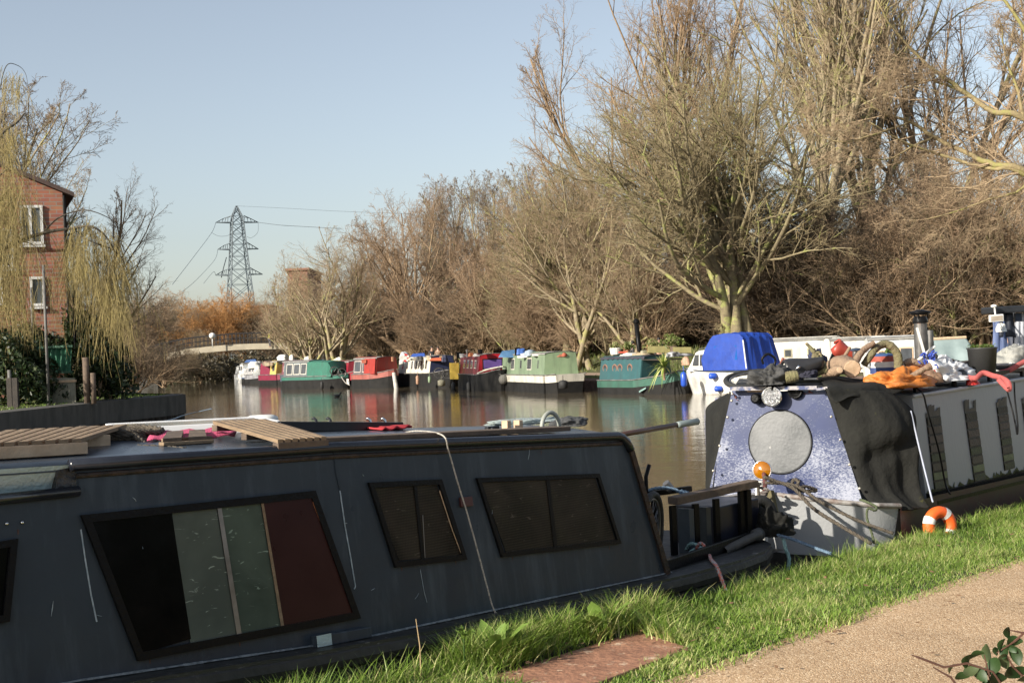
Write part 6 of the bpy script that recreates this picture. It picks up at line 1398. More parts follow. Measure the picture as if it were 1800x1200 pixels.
# cruiser
def cruiser():
    hd = Vector((-.66, .75, 0)).normalized(); p = W(1208, 600, 58.5); L = 5.9
    o = thing('cabin_cruiser', 'small white cabin cruiser with a bright blue cockpit canopy', 'cruiser', (p.x, p.y, 0), None, math.atan2(hd.y, hd.x), local=True)
    left = Vector((-hd.y, hd.x, 0)); v = -1 if (-p).dot(left) < 0 else 1
    xs = [0, -.15, -.5, -1.1, -2.0, -3.2, -L]; hw = [.12, .35, .62, .88, 1.08, 1.15, 1.1]; zt = [1.10, 1.09, 1.07, 1.04, 1.0, .97, .95]
    rows = []
    for i, x in enumerate(xs):
        f = .62 if i < 4 else .8; sh = .35 * max(0, 1 + x / .8)
        rows.append([(x - sh * 1.0, hw[i] * f * .6, -.35), (x - sh * .75, hw[i] * f, .05), (x - sh * .2, hw[i] * .93, .7), (x, hw[i], zt[i]), (x, -hw[i], zt[i]), (x - sh * .2, -hw[i] * .93, .7), (x - sh * .75, -hw[i] * f, .05), (x - sh * 1.0, -hw[i] * f * .6, -.35)])
    mb = MB(); mb.grid(rows); mb.add(rows[-1], [tuple(range(8))]); mb.add(rows[0], [tuple(range(7, -1, -1))]); obj('hull', mb, col('grp_white', (0.74, 0.74, 0.72), (0.6, 0.59, 0.55), .35, spots=((.5, .47, .38), .7, 1.5)), o, smooth=False)
    mb = MB()
    for s in (1, -1): mb.tube([(x + .01, s * (hw[i] + .012), zt[i] - .02) for i, x in enumerate(xs)], .028, 6)
    obj('rubbing_strake', mb, col('navy_strake', (0.05, 0.07, 0.11)), o)
    CW = col('cabin_white', (0.76, 0.75, 0.72), (0.66, 0.65, 0.61), .4)
    mb = MB(); pl = [(-.7, .98), (-.95, 1.38), (-1.15, 1.75), (-1.35, 1.83), (-2.5, 1.92), (-2.5, .95)]
    for s in (1, -1): mb.add([(x, s * (.90 - .12 * (z - .95)), z) for x, z in pl], [tuple(range(6))])
    for i in range(4):
        a, b = pl[i], pl[i + 1]; mb.add([(a[0], .90 - .12 * (a[1] - .95), a[1]), (b[0], .90 - .12 * (b[1] - .95), b[1]), (b[0], -.90 + .12 * (b[1] - .95), b[1]), (a[0], -.90 + .12 * (a[1] - .95), a[1])], [(0, 1, 2, 3)])
    obj('cabin', mb, CW, o)
    for a, b in (((-1.0, 1.24), (-1.62, 1.62)), ((-1.76, 1.24), (-2.35, 1.62))):
        mb = MB(); z0, z1 = 1.2, 1.66; mb.prism([(x, v * (.90 - .12 * (z - .95) + .004), z) for x, z in ((a[0] - .0, z0), (b[0], z0), (b[0], z1), (a[0] - .12, z1))], (0, v * .015, 0)); f = obj('window', mb, C_win, o)
        mb = MB(); mb.bar((a[0] * .35 + b[0] * .65, v * (.90 - .12 * .25 + .03), z0), (a[0] * .35 + b[0] * .65, v * (.90 - .12 * .6 + .03), z1), .05, .02); obj('window_bar', mb, CW, f)
    # canopy
    CB = mat('canopy_blue', (0.008, 0.05, 0.33), (0.006, 0.035, 0.24), rough=.6, ns=3, bump=.5, bs=6)
    prof = [(-1.95, 1.0), (-1.7, 1.45), (-1.9, 1.85), (-2.35, 2.28), (-2.6, 2.42), (-3.6, 2.50), (-4.9, 2.45), (-5.2, 2.30), (-5.7, 1.0)]
    prof = [(-1.7 + (x + 1.7) * .60, z) for x, z in prof]
    rows = []
    for j in range(13):
        u = j / 12 * 2 - 1; row = []
        for k, (x, z) in enumerate(prof):
            ww = 1.13 - .14 * (z - .95); 
            row.append((x + .05 * math.sin(j * 1.7 + k), ww * u, z - .05 * abs(u) ** 4 * (z > 1.9) + .02 * math.sin(j * 2.1 + k * 2)))
        rows.append(row)
    mb = MB(); mb.grid(rows)
    for s in (1, -1):
        n = 14; rr = []
        topc = prof[1:-1]
        rr.append([(x, s * (1.13 - .14 * (z - .95)), z) for x, z in prof]); ctr = []
        for (x, z) in prof: ctr.append((x * .5 - 2.9 * .5, s * (1.13 - .14 * ((z + 1) / 2 - .95) + .03), (z + 1.02) / 2))
        rr.append(ctr); rr.append([(-2.9 + (x + 2.9) * .9, s * 1.13, 1.0) for x, z in prof]); mb.grid(rr)
    obj('canopy', mb, CB, o, solid=.02, smooth=False)
    mb = MB(); q = [(-2.4, 1.42), (-3.6, 1.42), (-3.5, 2.0), (-2.35, 2.0)]; mb.prism([(x, v * (1.13 - .14 * (z - .95) + .02), z) for x, z in q], (0, v * .02, 0)); obj('canopy_window', mb, mat('canopy_pane', (0.015, 0.10, 0.36), (0.012, 0.08, 0.3), rough=.2), o)
    mb = MB(); mb.tube([(-3.82, v * .97, 2.2), (-4.06, v * 1.12, 1.05)], .03, 6); obj('canopy_zip', mb, CW, o)
    mb = MB(); mb.tube([(-.9, v * .5, 1.6), (-1.1, v * .5, 1.9), (-1.9, v * .5, 2.0), (-2.3, v * .5, 1.95)], .015, 6); obj('grab_rail', mb, M_steel, o)
    # hull number
    mb = MB()
    for k in range(5): 
        x = -2.9 - k * .09; mb.bar((x, v * 1.165, .52), (x, v * 1.165, .66), .03, .02); mb.bar((x - .03, v * 1.165, .59), (x + .03, v * 1.165, .59), .02, .02)
    obj('hull_number', mb, C_black, o, kind='stuff')
    return o, p, hd, v
co, cp, chd, cv = cruiser()
def cw_(x, y, z):
    lf = Vector((-chd.y, chd.x, 0)); return cp + chd * x + lf * y + Vector((0, 0, z - cp.z))
FBLUE = mat('fender_blue', (0.03, 0.10, 0.55), (0.02, 0.07, 0.4), rough=.35)
def fender(label, c, r_, h, m_=FBLUE, vertical=True):
    mb = MB(); ax = (X, Y, Z) if vertical else (RX.cross(FW).normalized(), FW, RX)
    mb.lathe([(0, -h / 2), (r_ * .6, -h * .47), (r_, -h * .36), (r_, h * .36), (r_ * .6, h * .47), (r_ * .2, h * .52), (0, h * .56)], c, 14, ax)
    if vertical: mb.tube([c + Z * h * .5, c + Z * (h * .5 + .25)], .012, 4)
    return obj('fender', mb, m_, None, smooth=True, org=c, label=label, cat='fender', group='fenders')
fender('long blue fender hanging between the teal boat bow and the white cruiser', W(1202, 667, 56.3), .13, .62)
fender('upper small blue fender on the side of the white cruiser', cw_(-2.35, cv * 1.2, .78), .13, .34, vertical=False)
fender('lower small blue fender near the waterline of the white cruiser', cw_(-2.5, cv * 1.05, .25), .12, .34, vertical=False)
for lb_, px, py, D, m_, r_, h in (('orange-brown fender on the hull of the off-white boat', 734, 668, 83.2, 'tanb', .10, .55), ('pale green fender at the front end of the off-white boat cabin', 755, 667, 82.6, 'grn', .09, .4), ('mossy round fender between the off-white and crimson boats', 776, 673, 81.5, 'mott', .22, .4), ('black fender near the back of the crimson boat hull', 797, 681, 77.5, 'blk', .12, .6), ('black fender on the middle of the crimson boat hull', 824, 681, 74.2, 'blk', .12, .6), ('round dark fender at the front corner of the pale green boat', 990, 676, 64.2, 'blk', .22, .42), ('black fender on the hull of the sea-green boat', 566, 677, 91.5, 'blk', .11, .5)):
    cc_ = {'tanb': (.5, .3, .2), 'grn': (.3, .4, .25), 'mott': (.3, .28, .2), 'blk': (.03, .03, .03)}[m_]
    fender(lb_, W(px, py, D), r_, h, mat('fd_' + m_, cc_, tuple(x * .6 for x in cc_), rough=.7))
# pale green boat J
C_sage = col('sage', (0.20, 0.265, 0.17), (0.165, 0.225, 0.14), .55); C_sage2 = col('sage_front', (0.26, 0.35, 0.21), (0.22, 0.31, 0.185), .55)
jb, jg = far_boat('pale green narrowboat with a cream gunwale and a plain green front board', 1000, 65.2, (.30, -.95), 8.5, band=C_cream, cab=C_sage, front=C_sage2, c0=1.25, c1=.3, ch=1.92, gz=.86, bandz=.50, bow=.05, taper=.9, nose=.75, fin=.1,
    wins=[(-2.2, -2.35, 1.2, 1.6, 'dark'), (-3.3, -4.0, 1.12, 1.72, 'w'), (-4.9, -5.15, 1.2, 1.6, 'dark'), (-6.1, -6.7, 1.12, 1.7, 'w')])
# crimson boat I
C_crim = col('crimson', (0.20, 0.025, 0.035), (0.16, 0.02, 0.03), .45); C_red = col('bright_red', (0.42, 0.01, 0.02), (0.36, 0.008, 0.018), .45)
ib, ig = far_boat('crimson narrowboat with a bright red front and purple curtained window', 881, 71.8, (.21, -.98), 8.5, cab=C_crim, front=C_red, c0=2.3, c1=.3, ch=1.92, gz=.86, bow=.28, taper=2.4, fin=.16,
    wins=win_row(-2.8, -7.4, 4, .62, 1.2, 1.66))
purple = mat('purple_curtain', (0.13, 0.07, 0.28), (0.09, 0.05, 0.2), rough=.8, ns=3, spots=((.6, .58, .65), .66, 4))
front_window(ib, ig, -.62, .50, 1.14, 1.72, purple)
mb = MB(); mb.tube([(-.02, 0, 1.3), (-.6, .5, 1.2), (-1.1, .75, 1.12), (-2.2, .92, .95)], .045, 6); mb.tube([(-.02, 0, 1.3), (-.6, -.5, 1.2), (-1.1, -.75, 1.12), (-2.2, -.92, .95)], .045, 6); obj('bow_rail', mb, C_cream, ib)
mb = MB(); mb.ball((.16, 0, .62), .26, 12, 8); mb.tube([(.1, 0, .8), (-.5, .5, 1.15)], .015, 4); mb.tube([(.1, 0, .8), (-.5, -.5, 1.15)], .015, 4); obj('bow_fender', mb, col('rope_grey', (0.2, 0.19, 0.17), rough=.9, bump=1), ib)
# white boat G
gb, gg = far_boat('off-white narrowboat with a row of narrow windows and navy front doors', 792, 83.5, (.40, -.92), 8.0, cab=C_cream, front=col('navy_front', (0.035, 0.045, 0.11), rough=.5), c0=1.6, c1=.4, ch=1.9, gz=.86, bow=.2, taper=1.8, wins=win_row(-1.9, -7.2, 6, .28, 1.15, 1.66, 'dark'))
# salmon F
C_salm = col('salmon', (0.33, 0.10, 0.08), (0.27, 0.08, 0.065)); C_bred = col('brick_red', (0.33, 0.03, 0.02), (0.27, 0.025, 0.018))
fb_, fg_ = far_boat('salmon and black narrowboat with a red front cabin and big side windows', 693, 87, (.62, -.78), 3.9, band=C_salm, cab=col('dark_cab', (0.12, 0.10, 0.10)), front=C_bred, c0=1.0, c1=.2, ch=1.95, gz=.92, bandz=.6, bow=.25, taper=1.8,
    wins=[(-1.15, -1.6, 1.05, 1.8, 'w'), (-1.8, -2.6, 1.05, 1.8, 'w'), (-2.8, -3.6, 1.05, 1.8, 'w'), ], frame=col('frame_pink', (0.6, 0.5, 0.45)))
mb = MB(); mb.prism([(-1.0, -.9, .93), (-2.3, -.9, .93), (-2.3, -.78, 1.93), (-1.0, -.78, 1.93)], (0, -.05, 0)); obj('red_side_panel', mb, C_bred, fb_)
# crimson E
eb, eg = far_boat('plain crimson narrowboat with a white hull patch behind the salmon one', 640, 91, (.30, -.95), 7, cab=col('magenta', (0.30, 0.015, 0.035), (0.25, 0.012, 0.03)), c0=1.8, ch=1.75, gz=.95, wins=(), band=col('magenta2', (0.33, 0.03, 0.045)))
mb = MB(); mb.prism([(-.7, -.99, .25), (-2.2, -1.06, .25), (-2.2, -1.06, .62), (-.7, -.99, .62)], (0, -.02, 0)); obj('white_patch', mb, M_white, eb)
# teal glazed D
C_gr = col('viridian', (0.03, 0.15, 0.11), (0.025, 0.11, 0.085))
db, dg = far_boat('sea-green narrowboat with a glazed cabin and a green canvas covered well', 612, 92, (.80, -.60), 5.6, band=C_gr, hull=C_black, cab=col('dk_glazed', (0.10, 0.12, 0.13)), c0=3.1, c1=.15, ch=1.9, gz=.85, bandz=.62, bow=.1, taper=1.6,
    wins=[(-3.25, -3.8, 1.0, 1.75, 'w'), (-3.9, -4.5, 1.0, 1.75, 'w'), (-4.6, -5.2, 1.0, 1.75, 'w')])
mb = MB(); rows = []
for j in range(9):
    u = j / 8 * 2 - 1; rows.append([(-.9, .72 * u, 1.2 + .15 * (1 - u * u)), (-1.2, .80 * u, 1.75 + .1 * (1 - u * u)), (-2.2, .82 * u, 1.8 + .1 * (1 - u * u)), (-3.1, .84 * u, 1.82 + .1 * (1 - u * u))])
mb.grid(rows)
for s in (1, -1): mb.grid([[(-.9, s * .72, 1.2), (-1.2, s * .80, 1.75), (-2.2, s * .82, 1.8), (-3.1, s * .84, 1.82)], [(-.9, s * .9, .8), (-1.2, s * .92, .8), (-2.2, s * .95, .8), (-3.1, s * .95, .8)]])
obj('well_canopy', mb, col('canvas_green', (0.035, 0.17, 0.12), (0.025, 0.12, 0.085), .8, bump=.8), db, solid=.02)
# C, B, A
cb, cg_ = far_boat('maroon-brown narrowboat with small windows, blue-black hull', 556, 100, (.62, -.78), 4.0, cab=col('plum', (0.19, 0.06, 0.075), (0.14, 0.045, 0.06)), c0=.5, c1=.2, ch=1.9, gz=.9, band=col('slate', (0.07, 0.09, 0.12)), wins=win_row(-.8, -3.8, 3, .5, 1.15, 1.6))
bb, bg_ = far_boat('dark red narrowboat with a yellow end cabin', 514, 108, (.58, -.81), 4.6, cab=col('yellow', (0.62, 0.46, 0.14)), c0=1.4, c1=2.1, ch=1.9, gz=.85, band=col('wine', (0.22, 0.02, 0.05)), wins=[(-1.7, -2.1, 1.15, 1.65, 'dark')], taper=1.0)
mb = MB(); mb.prism([(-2.5, -.85, .84), (-4.4, -.85, .84), (-4.4, -.72, 1.8), (-2.8, -.72, 1.8)], (0, 1.6, 0)); obj('wine_cabin', mb, col('wine', (0, 0, 0)), bb)
ab, ag_ = far_boat('grey cluttered boat at the far end of the line, left of the dark red one', 472, 117, (.55, -.83), 3.4, cab=col('grey_far', (0.42, 0.42, 0.42), (0.28, 0.27, 0.27)), c0=1.0, c1=.5, ch=1.75, gz=.8, band=col('grey_far2', (0.3, 0.3, 0.32)), wins=win_row(-1.2, -2.8, 2, .5, 1.1, 1.5, 'dark'))
a2b, _g = far_boat('small white cruiser at the very far end of the line', 445, 128, (.45, -.9), 2.6, cab=M_white, c0=1.2, c1=.4, ch=1.7, gz=.8, hull=M_white, wins=win_row(-1.3, -2.5, 2, .5, 1.1, 1.5, 'dark'), name='cruiser', cat='cruiser', group=None)
far_boat('tiny grey-hulled boat between the last white cruiser and the grey cluttered boat', 457, 122, (.5, -.86), 2.8, cab=col('grey_far3', (0.3, 0.34, 0.36)), c0=.8, c1=.3, ch=1.6, gz=.75, band=col('blue_far', (0.10, 0.14, 0.24)), wins=win_row(-1.0, -2.4, 2, .4, 1.05, 1.4, 'dark'))
far_boat('tiny white boat tip, leftmost of the moored line', 436, 131, (.45, -.9), 2.2, cab=col('wh_far', (.6, .6, .58)), c0=.7, c1=.3, ch=1.45, gz=.7, hull=M_white)
# white boats right of the cruiser
C_wh = col('mob_white', (0.80, 0.78, 0.72), (0.68, 0.66, 0.6), .5, spots=((.5, .45, .38), .7, 1.2))
far_boat('white flat-sided cabin boat with two tiny square windows behind the bicycles', 1338, 60.5, (-1, .12), 3.4, cab=C_wh, hull=C_wh, c0=.3, c1=.1, ch=2.12, gz=.8, fin=.05, wins=[(-.9, -1.25, 1.35, 1.72, 'w'), (-1.9, -2.25, 1.35, 1.72, 'w')], taper=.4, nose=.8, name='houseboat', cat='houseboat', frame=col('tan_frame', (0.5, 0.45, 0.3)), group=None)
far_boat('second white cabin boat, longer roof, behind the red saddle', 1446, 58.5, (-1, .05), 2.7, cab=C_wh, hull=C_wh, c0=.2, c1=.1, ch=2.05, gz=.8, fin=.2, taper=.4, nose=.8, name='houseboat', cat='houseboat', group=None)
far_boat('grey-white cruiser with a wooden door behind the arched branch', 1515, 52, (-1, .2), 2.6, cab=col('whitegrey', (0.62, 0.64, 0.66), (0.5, 0.52, 0.54)), hull=C_wh, c0=.2, c1=.1, ch=2.05, gz=.8, fin=.15, taper=.4, nose=.8, wins=[(-.5, -.9, 1.3, 1.6, 'w'), (-1.3, -1.8, 1.1, 1.7, 'w')], frame=M_woodlt, name='cruiser', cat='cruiser', group=None)
# tarped boat
o = thing('covered_boat', 'boat under a pale grey-green sagging tarpaulin between chimney and plant pot', 'covered boat', W(1665, 650, 40))
D = 40; e0, e1 = W(1622, 598, D), W(1698, 594, D); rows = []
for j in range(17):
    v = j / 16; row = []
    for i in range(25):
        u = i / 24; p = e0.lerp(e1, u); p = p + Vector((0, -1.3 * v, -.95 * v - .18 * v * math.sin(PI * u))) + RX * (.25 * v * (u - .3)) + Vector((0, -.05 * math.sin(u * 17 + v * 3) * v, .03 * math.sin(u * 11 - v * 4) * v)); row.append(p)
    rows.append(row)
mb = MB(); mb.grid(rows); mb.grid([[p for p in rows[0]], [p + Vector((0, 1.4, -.9)) for p in rows[0]]]); obj('tarpaulin', mb, mat('tarp_greygreen', (0.27, 0.34, 0.34), (0.2, 0.26, 0.26), rough=.7, ns=2, bump=.5, bs=6), o, smooth=True, solid=.01)
mb = MB(); mb.tube([e0 + Z * .02, e1 + Z * .02], .05, 6); obj('ridge_pole', mb, M_woodlt, o)
mb = MB(); mb.box(W(1665, 662, 39.6), 2.6, 1.6, .8, (RX, F0, Z)); obj('hull', mb, C_black, o)

# ---------------------------------------------------------------- things on the far boats
def lump(name, label, cat, px, py, D, w_, h, m_, seed=1, kind='heap', group=None):
    c = W(px, py, D); c2 = Vector((c.x, c.y, c.z - h * .5))
    g = random.Random(seed * 7 + 1); mb = MB()
    if kind == 'heap':
        rows = []
        ph = [g.uniform(0, 6) for _ in range(6)]
        for i in range(8):
            v = i / 7; row = []
            for j in range(17):
                a = 2 * PI * j / 16; r_ = math.sin(v * PI / 2) ** .7 * (1 + .22 * math.sin(3 * a + ph[0]) + .15 * math.sin(5 * a + ph[1]) + .12 * math.sin(9 * v * 3 + a * 2 + ph[4])); row.append(c2 + Vector((math.cos(a) * r_ * w_ / 2, math.sin(a) * r_ * w_ / 2.4, h * math.cos(v * PI / 2) ** .7 * (1 + .35 * math.sin(2 * a + ph[2]) * v + .15 * math.sin(7 * a + ph[3]) * v))))
            rows.append(row)
        mb.grid(rows)
    elif kind == 'box': mb.box(c2 + Z * h / 2, w_, w_ * .7, h, (RX, F0, Z))
    elif kind == 'cyl': mb.lathe([(0, 0), (w_ * .42, 0), (w_ * .5, h * .95), (w_ * .46, h), (w_ * .4, h * .93), (0, h * .93)], c2, 14)
    elif kind == 'pipe': mb.lathe([(w_ * .5, 0), (w_ * .5, h * .9), (w_ * .8, h * .91), (w_ * .8, h * .97), (0, h)], c2, 12)
    elif kind == 'wedge': mb.prism([c2 + RX * -w_ / 2, c2 + RX * w_ / 2, c2 + RX * w_ * .42 + Z * h, c2 + RX * -w_ * .3 + Z * h * .8], F0 * w_ * .5)
    return obj(name, mb, m_, None, smooth=(kind == 'heap'), bevel=(.01 if kind == 'box' else 0), org=c2, label=label, cat=cat, group=group)
cm = lambda n, c: mat('j_' + n, c, tuple(x * .7 for x in c), rough=.6, ns=4)
J = [('white_bucket', 'white bucket and tub on the left end of the teal boat roof', 'bucket', 1082, 617, 62.5, .55, .30, M_white, 'cyl'),
 ('red_tray', 'flat red tray right of the white bucket', 'tray', 1095, 619, 62, .4, .08, cm('red', (.6, .1, .06)), 'box'),
 ('flower_pot', 'terracotta pot beside the black stovepipe', 'flower pot', 1102, 613, 62, .35, .25, cm('terra', (.42, .2, .11)), 'cyl'),
 ('white_sack', 'white sack lying on the teal boat roof right of the stovepipe', 'sack', 1108, 624, 61.3, .8, .2, M_white, 'heap'),
 ('sand_sack', 'tan sack beside the white sack on the teal boat', 'sack', 1127, 623, 61, .8, .18, cm('tan', (.45, .36, .24)), 'heap'),
 ('stone_sack', 'mottled sack on the teal boat right of the tan one', 'sack', 1135, 620, 61, .6, .25, cm('mott', (.3, .28, .2)), 'heap'),
 ('wooden_planter', 'long green-brown planter box on the teal boat roof', 'planter', 1160, 614, 60.5, 1.1, .30, cm('plant', (.28, .25, .10)), 'box'),
 ('wooden_planter', 'short planter box next to the cruiser cabin', 'planter', 1199, 615, 59.5, .75, .26, cm('plant', (.28, .25, .10)), 'box'),
 ('clay_pipe', 'round clay pipe between the two planter boxes', 'pipe', 1184, 614, 60, .34, .3, cm('pipe', (.16, .11, .08)), 'cyl'),
 ('flower_pot', 'orange terracotta pot left of the long planter', 'flower pot', 1142, 611, 60.6, .3, .3, cm('terra', (.42, .2, .11)), 'cyl'),
 ('plastic_sheet', 'crumpled black and silver plastic on the bow cover of the teal boat', 'plastic', 1190, 622, 59.5, 1.1, .22, mat('j_plast', (.35, .35, .37), (.03, .03, .03), rough=.3, ns=4, contrast=.2), 'heap'),
 ('coil', 'tan round bundle at the bow of the teal boat beside the cruiser', 'bundle', 1206, 634, 57.6, .35, .35, cm('tanb', (.5, .3, .2)), 'heap'),
 ('blue_tarpaulin', 'light blue tarpaulin bundle on the left of the pale green boat roof', 'tarpaulin', 894, 621, 71, 1.1, .42, cm('ltblue', (.14, .32, .6)), 'wedge'),
 ('black_box', 'black stove box right of the light blue tarpaulin', 'box', 910, 618, 70, .3, .4, M_black, 'box'),
 ('blue_cloth', 'small blue cloth on the pale green boat roof', 'cloth', 915, 618, 69, .4, .3, cm('blue', (.06, .16, .5)), 'heap'),
 ('grey_canister', 'white canister on the pale green boat roof', 'canister', 921, 624, 69, .5, .25, M_white, 'heap'),
 ('grey_pack', 'grey-blue pack on the pale green boat roof beside the canister', 'pack', 932, 620, 68.5, .6, .3, cm('gb', (.35, .42, .5)), 'heap'),
 ('roof_box', 'low white skylight on the pale green boat roof', 'skylight', 955, 624, 67.5, 1.1, .09, M_white, 'box'),
 ('black_pot', 'black pot on the crimson boat roof', 'pot', 844, 618, 73.5, .28, .26, M_black, 'cyl'),
 ('stove_pipe', 'thin stovepipe on the crimson boat roof', 'pipe', 821, 621, 75, .10, .42, M_steel, 'pipe'),
 ('white_tub', 'white tub on the crimson boat roof left of the black pot', 'tub', 812, 625, 76, .3, .22, M_white, 'cyl'),
 ('orange_bag', 'orange bag on the crimson boat roof', 'bag', 828, 623, 75, .3, .2, cm('or', (.6, .2, .08)), 'heap'),
 ('white_pack', 'white pack right of the orange bag', 'pack', 836, 624, 74.5, .25, .15, M_white, 'heap'),
 ('black_box', 'black box at the far left end of the crimson boat roof', 'box', 806, 624, 77, .25, .35, M_black, 'box'),
 ('silver_drum', 'silver round drum on the off-white boat roof carrying the striped ring', 'drum', 710, 627, 86.5, .62, .62, cm('silv', (.5, .5, .52)), 'heap'),
 ('blue_tarpaulin', 'deep blue tarpaulin ridge on the off-white boat roof', 'tarpaulin', 734, 624, 86, 1.0, .28, cm('dkbl', (.03, .10, .45)), 'wedge'),
 ('cream_sack', 'cream sack left of the middle of the off-white boat roof', 'sack', 729, 630, 85.8, .9, .2, cm('crm', (.62, .57, .45)), 'heap'),
 ('orange_tarpaulin', 'orange-red tarpaulin at the front end of the off-white boat roof', 'tarpaulin', 765, 631, 84.5, .8, .2, cm('orr', (.62, .14, .06)), 'wedge'),
 ('blue_jug', 'small turquoise jug under the striped ring', 'jug', 712, 633, 86, .22, .25, cm('turq', (.05, .3, .5)), 'cyl'),
 ('navy_bag', 'navy bag on the front end of the off-white boat', 'bag', 781, 630, 84, .35, .4, cm('nvy', (.03, .035, .08)), 'heap'),
 ('yellow_locker', 'yellow locker standing left of the crimson boat', 'locker', 799, 652, 79.5, .55, .95, cm('yel', (.65, .45, .07)), 'box'),
 ('black_bundle', 'large black wrapped bundle on the salmon boat roof', 'bundle', 650, 634, 89, .55, .75, M_canvas, 'heap'),
 ('stove_pipe', 'short black stovepipe on the salmon boat roof', 'pipe', 670, 632, 88, .12, .42, M_black, 'pipe'),
 ('tan_heap', 'tan heap of bags on the salmon boat roof behind the stovepipe', 'bags', 680, 634, 89, .6, .2, cm('tan', (.45, .36, .24)), 'heap'),
 ('flower_pot', 'orange pot with a small plant near the post', 'flower pot', 690, 631, 88, .22, .3, cm('terra', (.42, .2, .11)), 'cyl'),
 ('white_crate_heap', 'heap of white and yellow bags on the plain crimson boat roof', 'bags', 597, 634, 96, .95, .5, mat('j_wy', (.72, .7, .66), (.6, .5, .15), rough=.6, ns=4, contrast=.2), 'heap'),
 ('green_box', 'small green box on the plain crimson boat roof', 'box', 622, 636, 94, .5, .25, cm('grn', (.12, .35, .22)), 'box'),
 ('tan_bags', 'tan bags right of the small green box', 'bags', 633, 635, 94, .6, .22, cm('tan', (.45, .36, .24)), 'heap'),
 ('blue_solar_sheet', 'blue sloping sheet on the sea-green boat roof', 'sheet', 560, 635, 95, .8, .26, cm('sht', (.12, .18, .32)), 'wedge'),
 ('white_chair', 'white plastic chair standing on the sea-green boat roof', 'chair', 538, 631, 97, .4, .45, M_white, 'wedge'),
 ('white_drum', 'white round drum on the sea-green boat roof', 'drum', 574, 637, 94, .35, .3, M_white, 'cyl'),
 ('white_bags', 'heap of white bags behind the dark red boat', 'bags', 498, 628, 107, .95, .42, M_white, 'heap'),
 ('white_bags', 'second heap of white bags right of the yellow cabin', 'bags', 513, 628, 104, .4, .4, M_white, 'heap'),
 ('dark_bags', 'dark heap of bags on the plum boat roof', 'bags', 505, 636, 103, 1.2, .3, M_canvas, 'heap'),
 ('white_bags', 'white covered heap on the grey cluttered boat', 'bags', 448, 641, 118, 1.1, .55, M_white, 'heap'),
 ('blue_cover', 'blue cover on the small far white cruiser', 'cover', 440, 634, 122, 1.1, .3, cm('dkbl2', (.07, .16, .42)), 'wedge'),
 ('white_bags', 'white bundle hanging at the bow of the far white cruiser', 'bundle', 433, 655, 121, .8, .8, mat('j_wgr', (.7, .68, .64), (.3, .3, .3), rough=.6, ns=3, contrast=.25), 'heap'),
 ('grey_bags', 'grey lumpy load beside the dark red boat', 'bags', 456, 650, 115.5, .9, .9, mat('j_gr2', (.5, .48, .45), (.22, .24, .24), rough=.6, ns=3, contrast=.25), 'heap'),
 ('dark_bags', 'brown bags on the dark red boat roof', 'bags', 474, 638, 110, 1.3, .35, mat('j_br2', (.3, .2, .14), (.08, .06, .05), rough=.8, ns=3, contrast=.25), 'heap')]
for i, (nm, lb_, ct, px, py, D, w_, h, m_, kd) in enumerate(J): lump(nm, lb_, ct, px, py, D, w_, h, m_, i, kd)
# striped lifebuoy on G
c = W(713, 629, 85.9); o = thing('life_ring', 'small red and white lifebuoy on the off-white boat roof', 'lifebuoy', c); 
mb = MB(); mb.torus(c, .20, .07, (RX, Z), 24, 8); obj('ring', mb, cm('ringred', (.6, .05, .05)), o, smooth=True)
for k in range(4):
    mb = MB(); a0 = k * PI / 2 + .3; rows = []
    for i in range(4):
        a = a0 + i * .2; d = RX * math.cos(a) + Z * math.sin(a); rows.append([c + d * (.20 + .073 * math.cos(b)) + F0 * (.073 * math.sin(b)) for b in np.linspace(0, 2 * PI, 9)])
    mb.grid(rows); obj('band', mb, M_white, o)
# bike on the front deck of G
o = thing('bicycle', 'silver-wheeled bicycle on the front deck of the off-white boat', 'bicycle', W(772, 672, 82.4)); wheel(W(772, 656, 82.3), .34, RX, Z, o); wheel(W(786, 657, 82.2), .30, RX, Z, o)
mb = MB(); mb.tube([W(772, 656, 82.3), W(778, 645, 82.3), W(786, 657, 82.3)], .02, 6); obj('frame', mb, M_black, o)
# bikes and green junk on D
o = thing('bicycle', 'green bicycle on the well canopy of the sea-green boat', 'bicycle', W(595, 668, 91)); wheel(W(588, 652, 90.8), .30, RX, Z, o); wheel(W(601, 655, 90.8), .30, RX, Z, o)
mb = MB(); mb.tube([W(588, 652, 90.8), W(592, 645, 90.8), W(601, 655, 90.8)], .025, 6); obj('frame', mb, C_gr, o)
# tall stovepipe of K
c = W(1124, 618, 61); o = thing('stove_pipe', 'tall thin black stovepipe with a cap on the teal boat', 'stovepipe', c); mb = MB(); mb.lathe([(.10, 0), (.10, 1.25), (0, 1.26)], c, 14, (RX, F0, (Z - RX * .06).normalized())); obj('pipe', mb, M_black, o, smooth=True)
mb = MB(); mb.lathe([(.09, 1.26), (.14, 1.3), (.14, 1.42), (.0, 1.5)], c, 14, (RX, F0, (Z - RX * .06).normalized())); obj('cowl', mb, M_black, o)
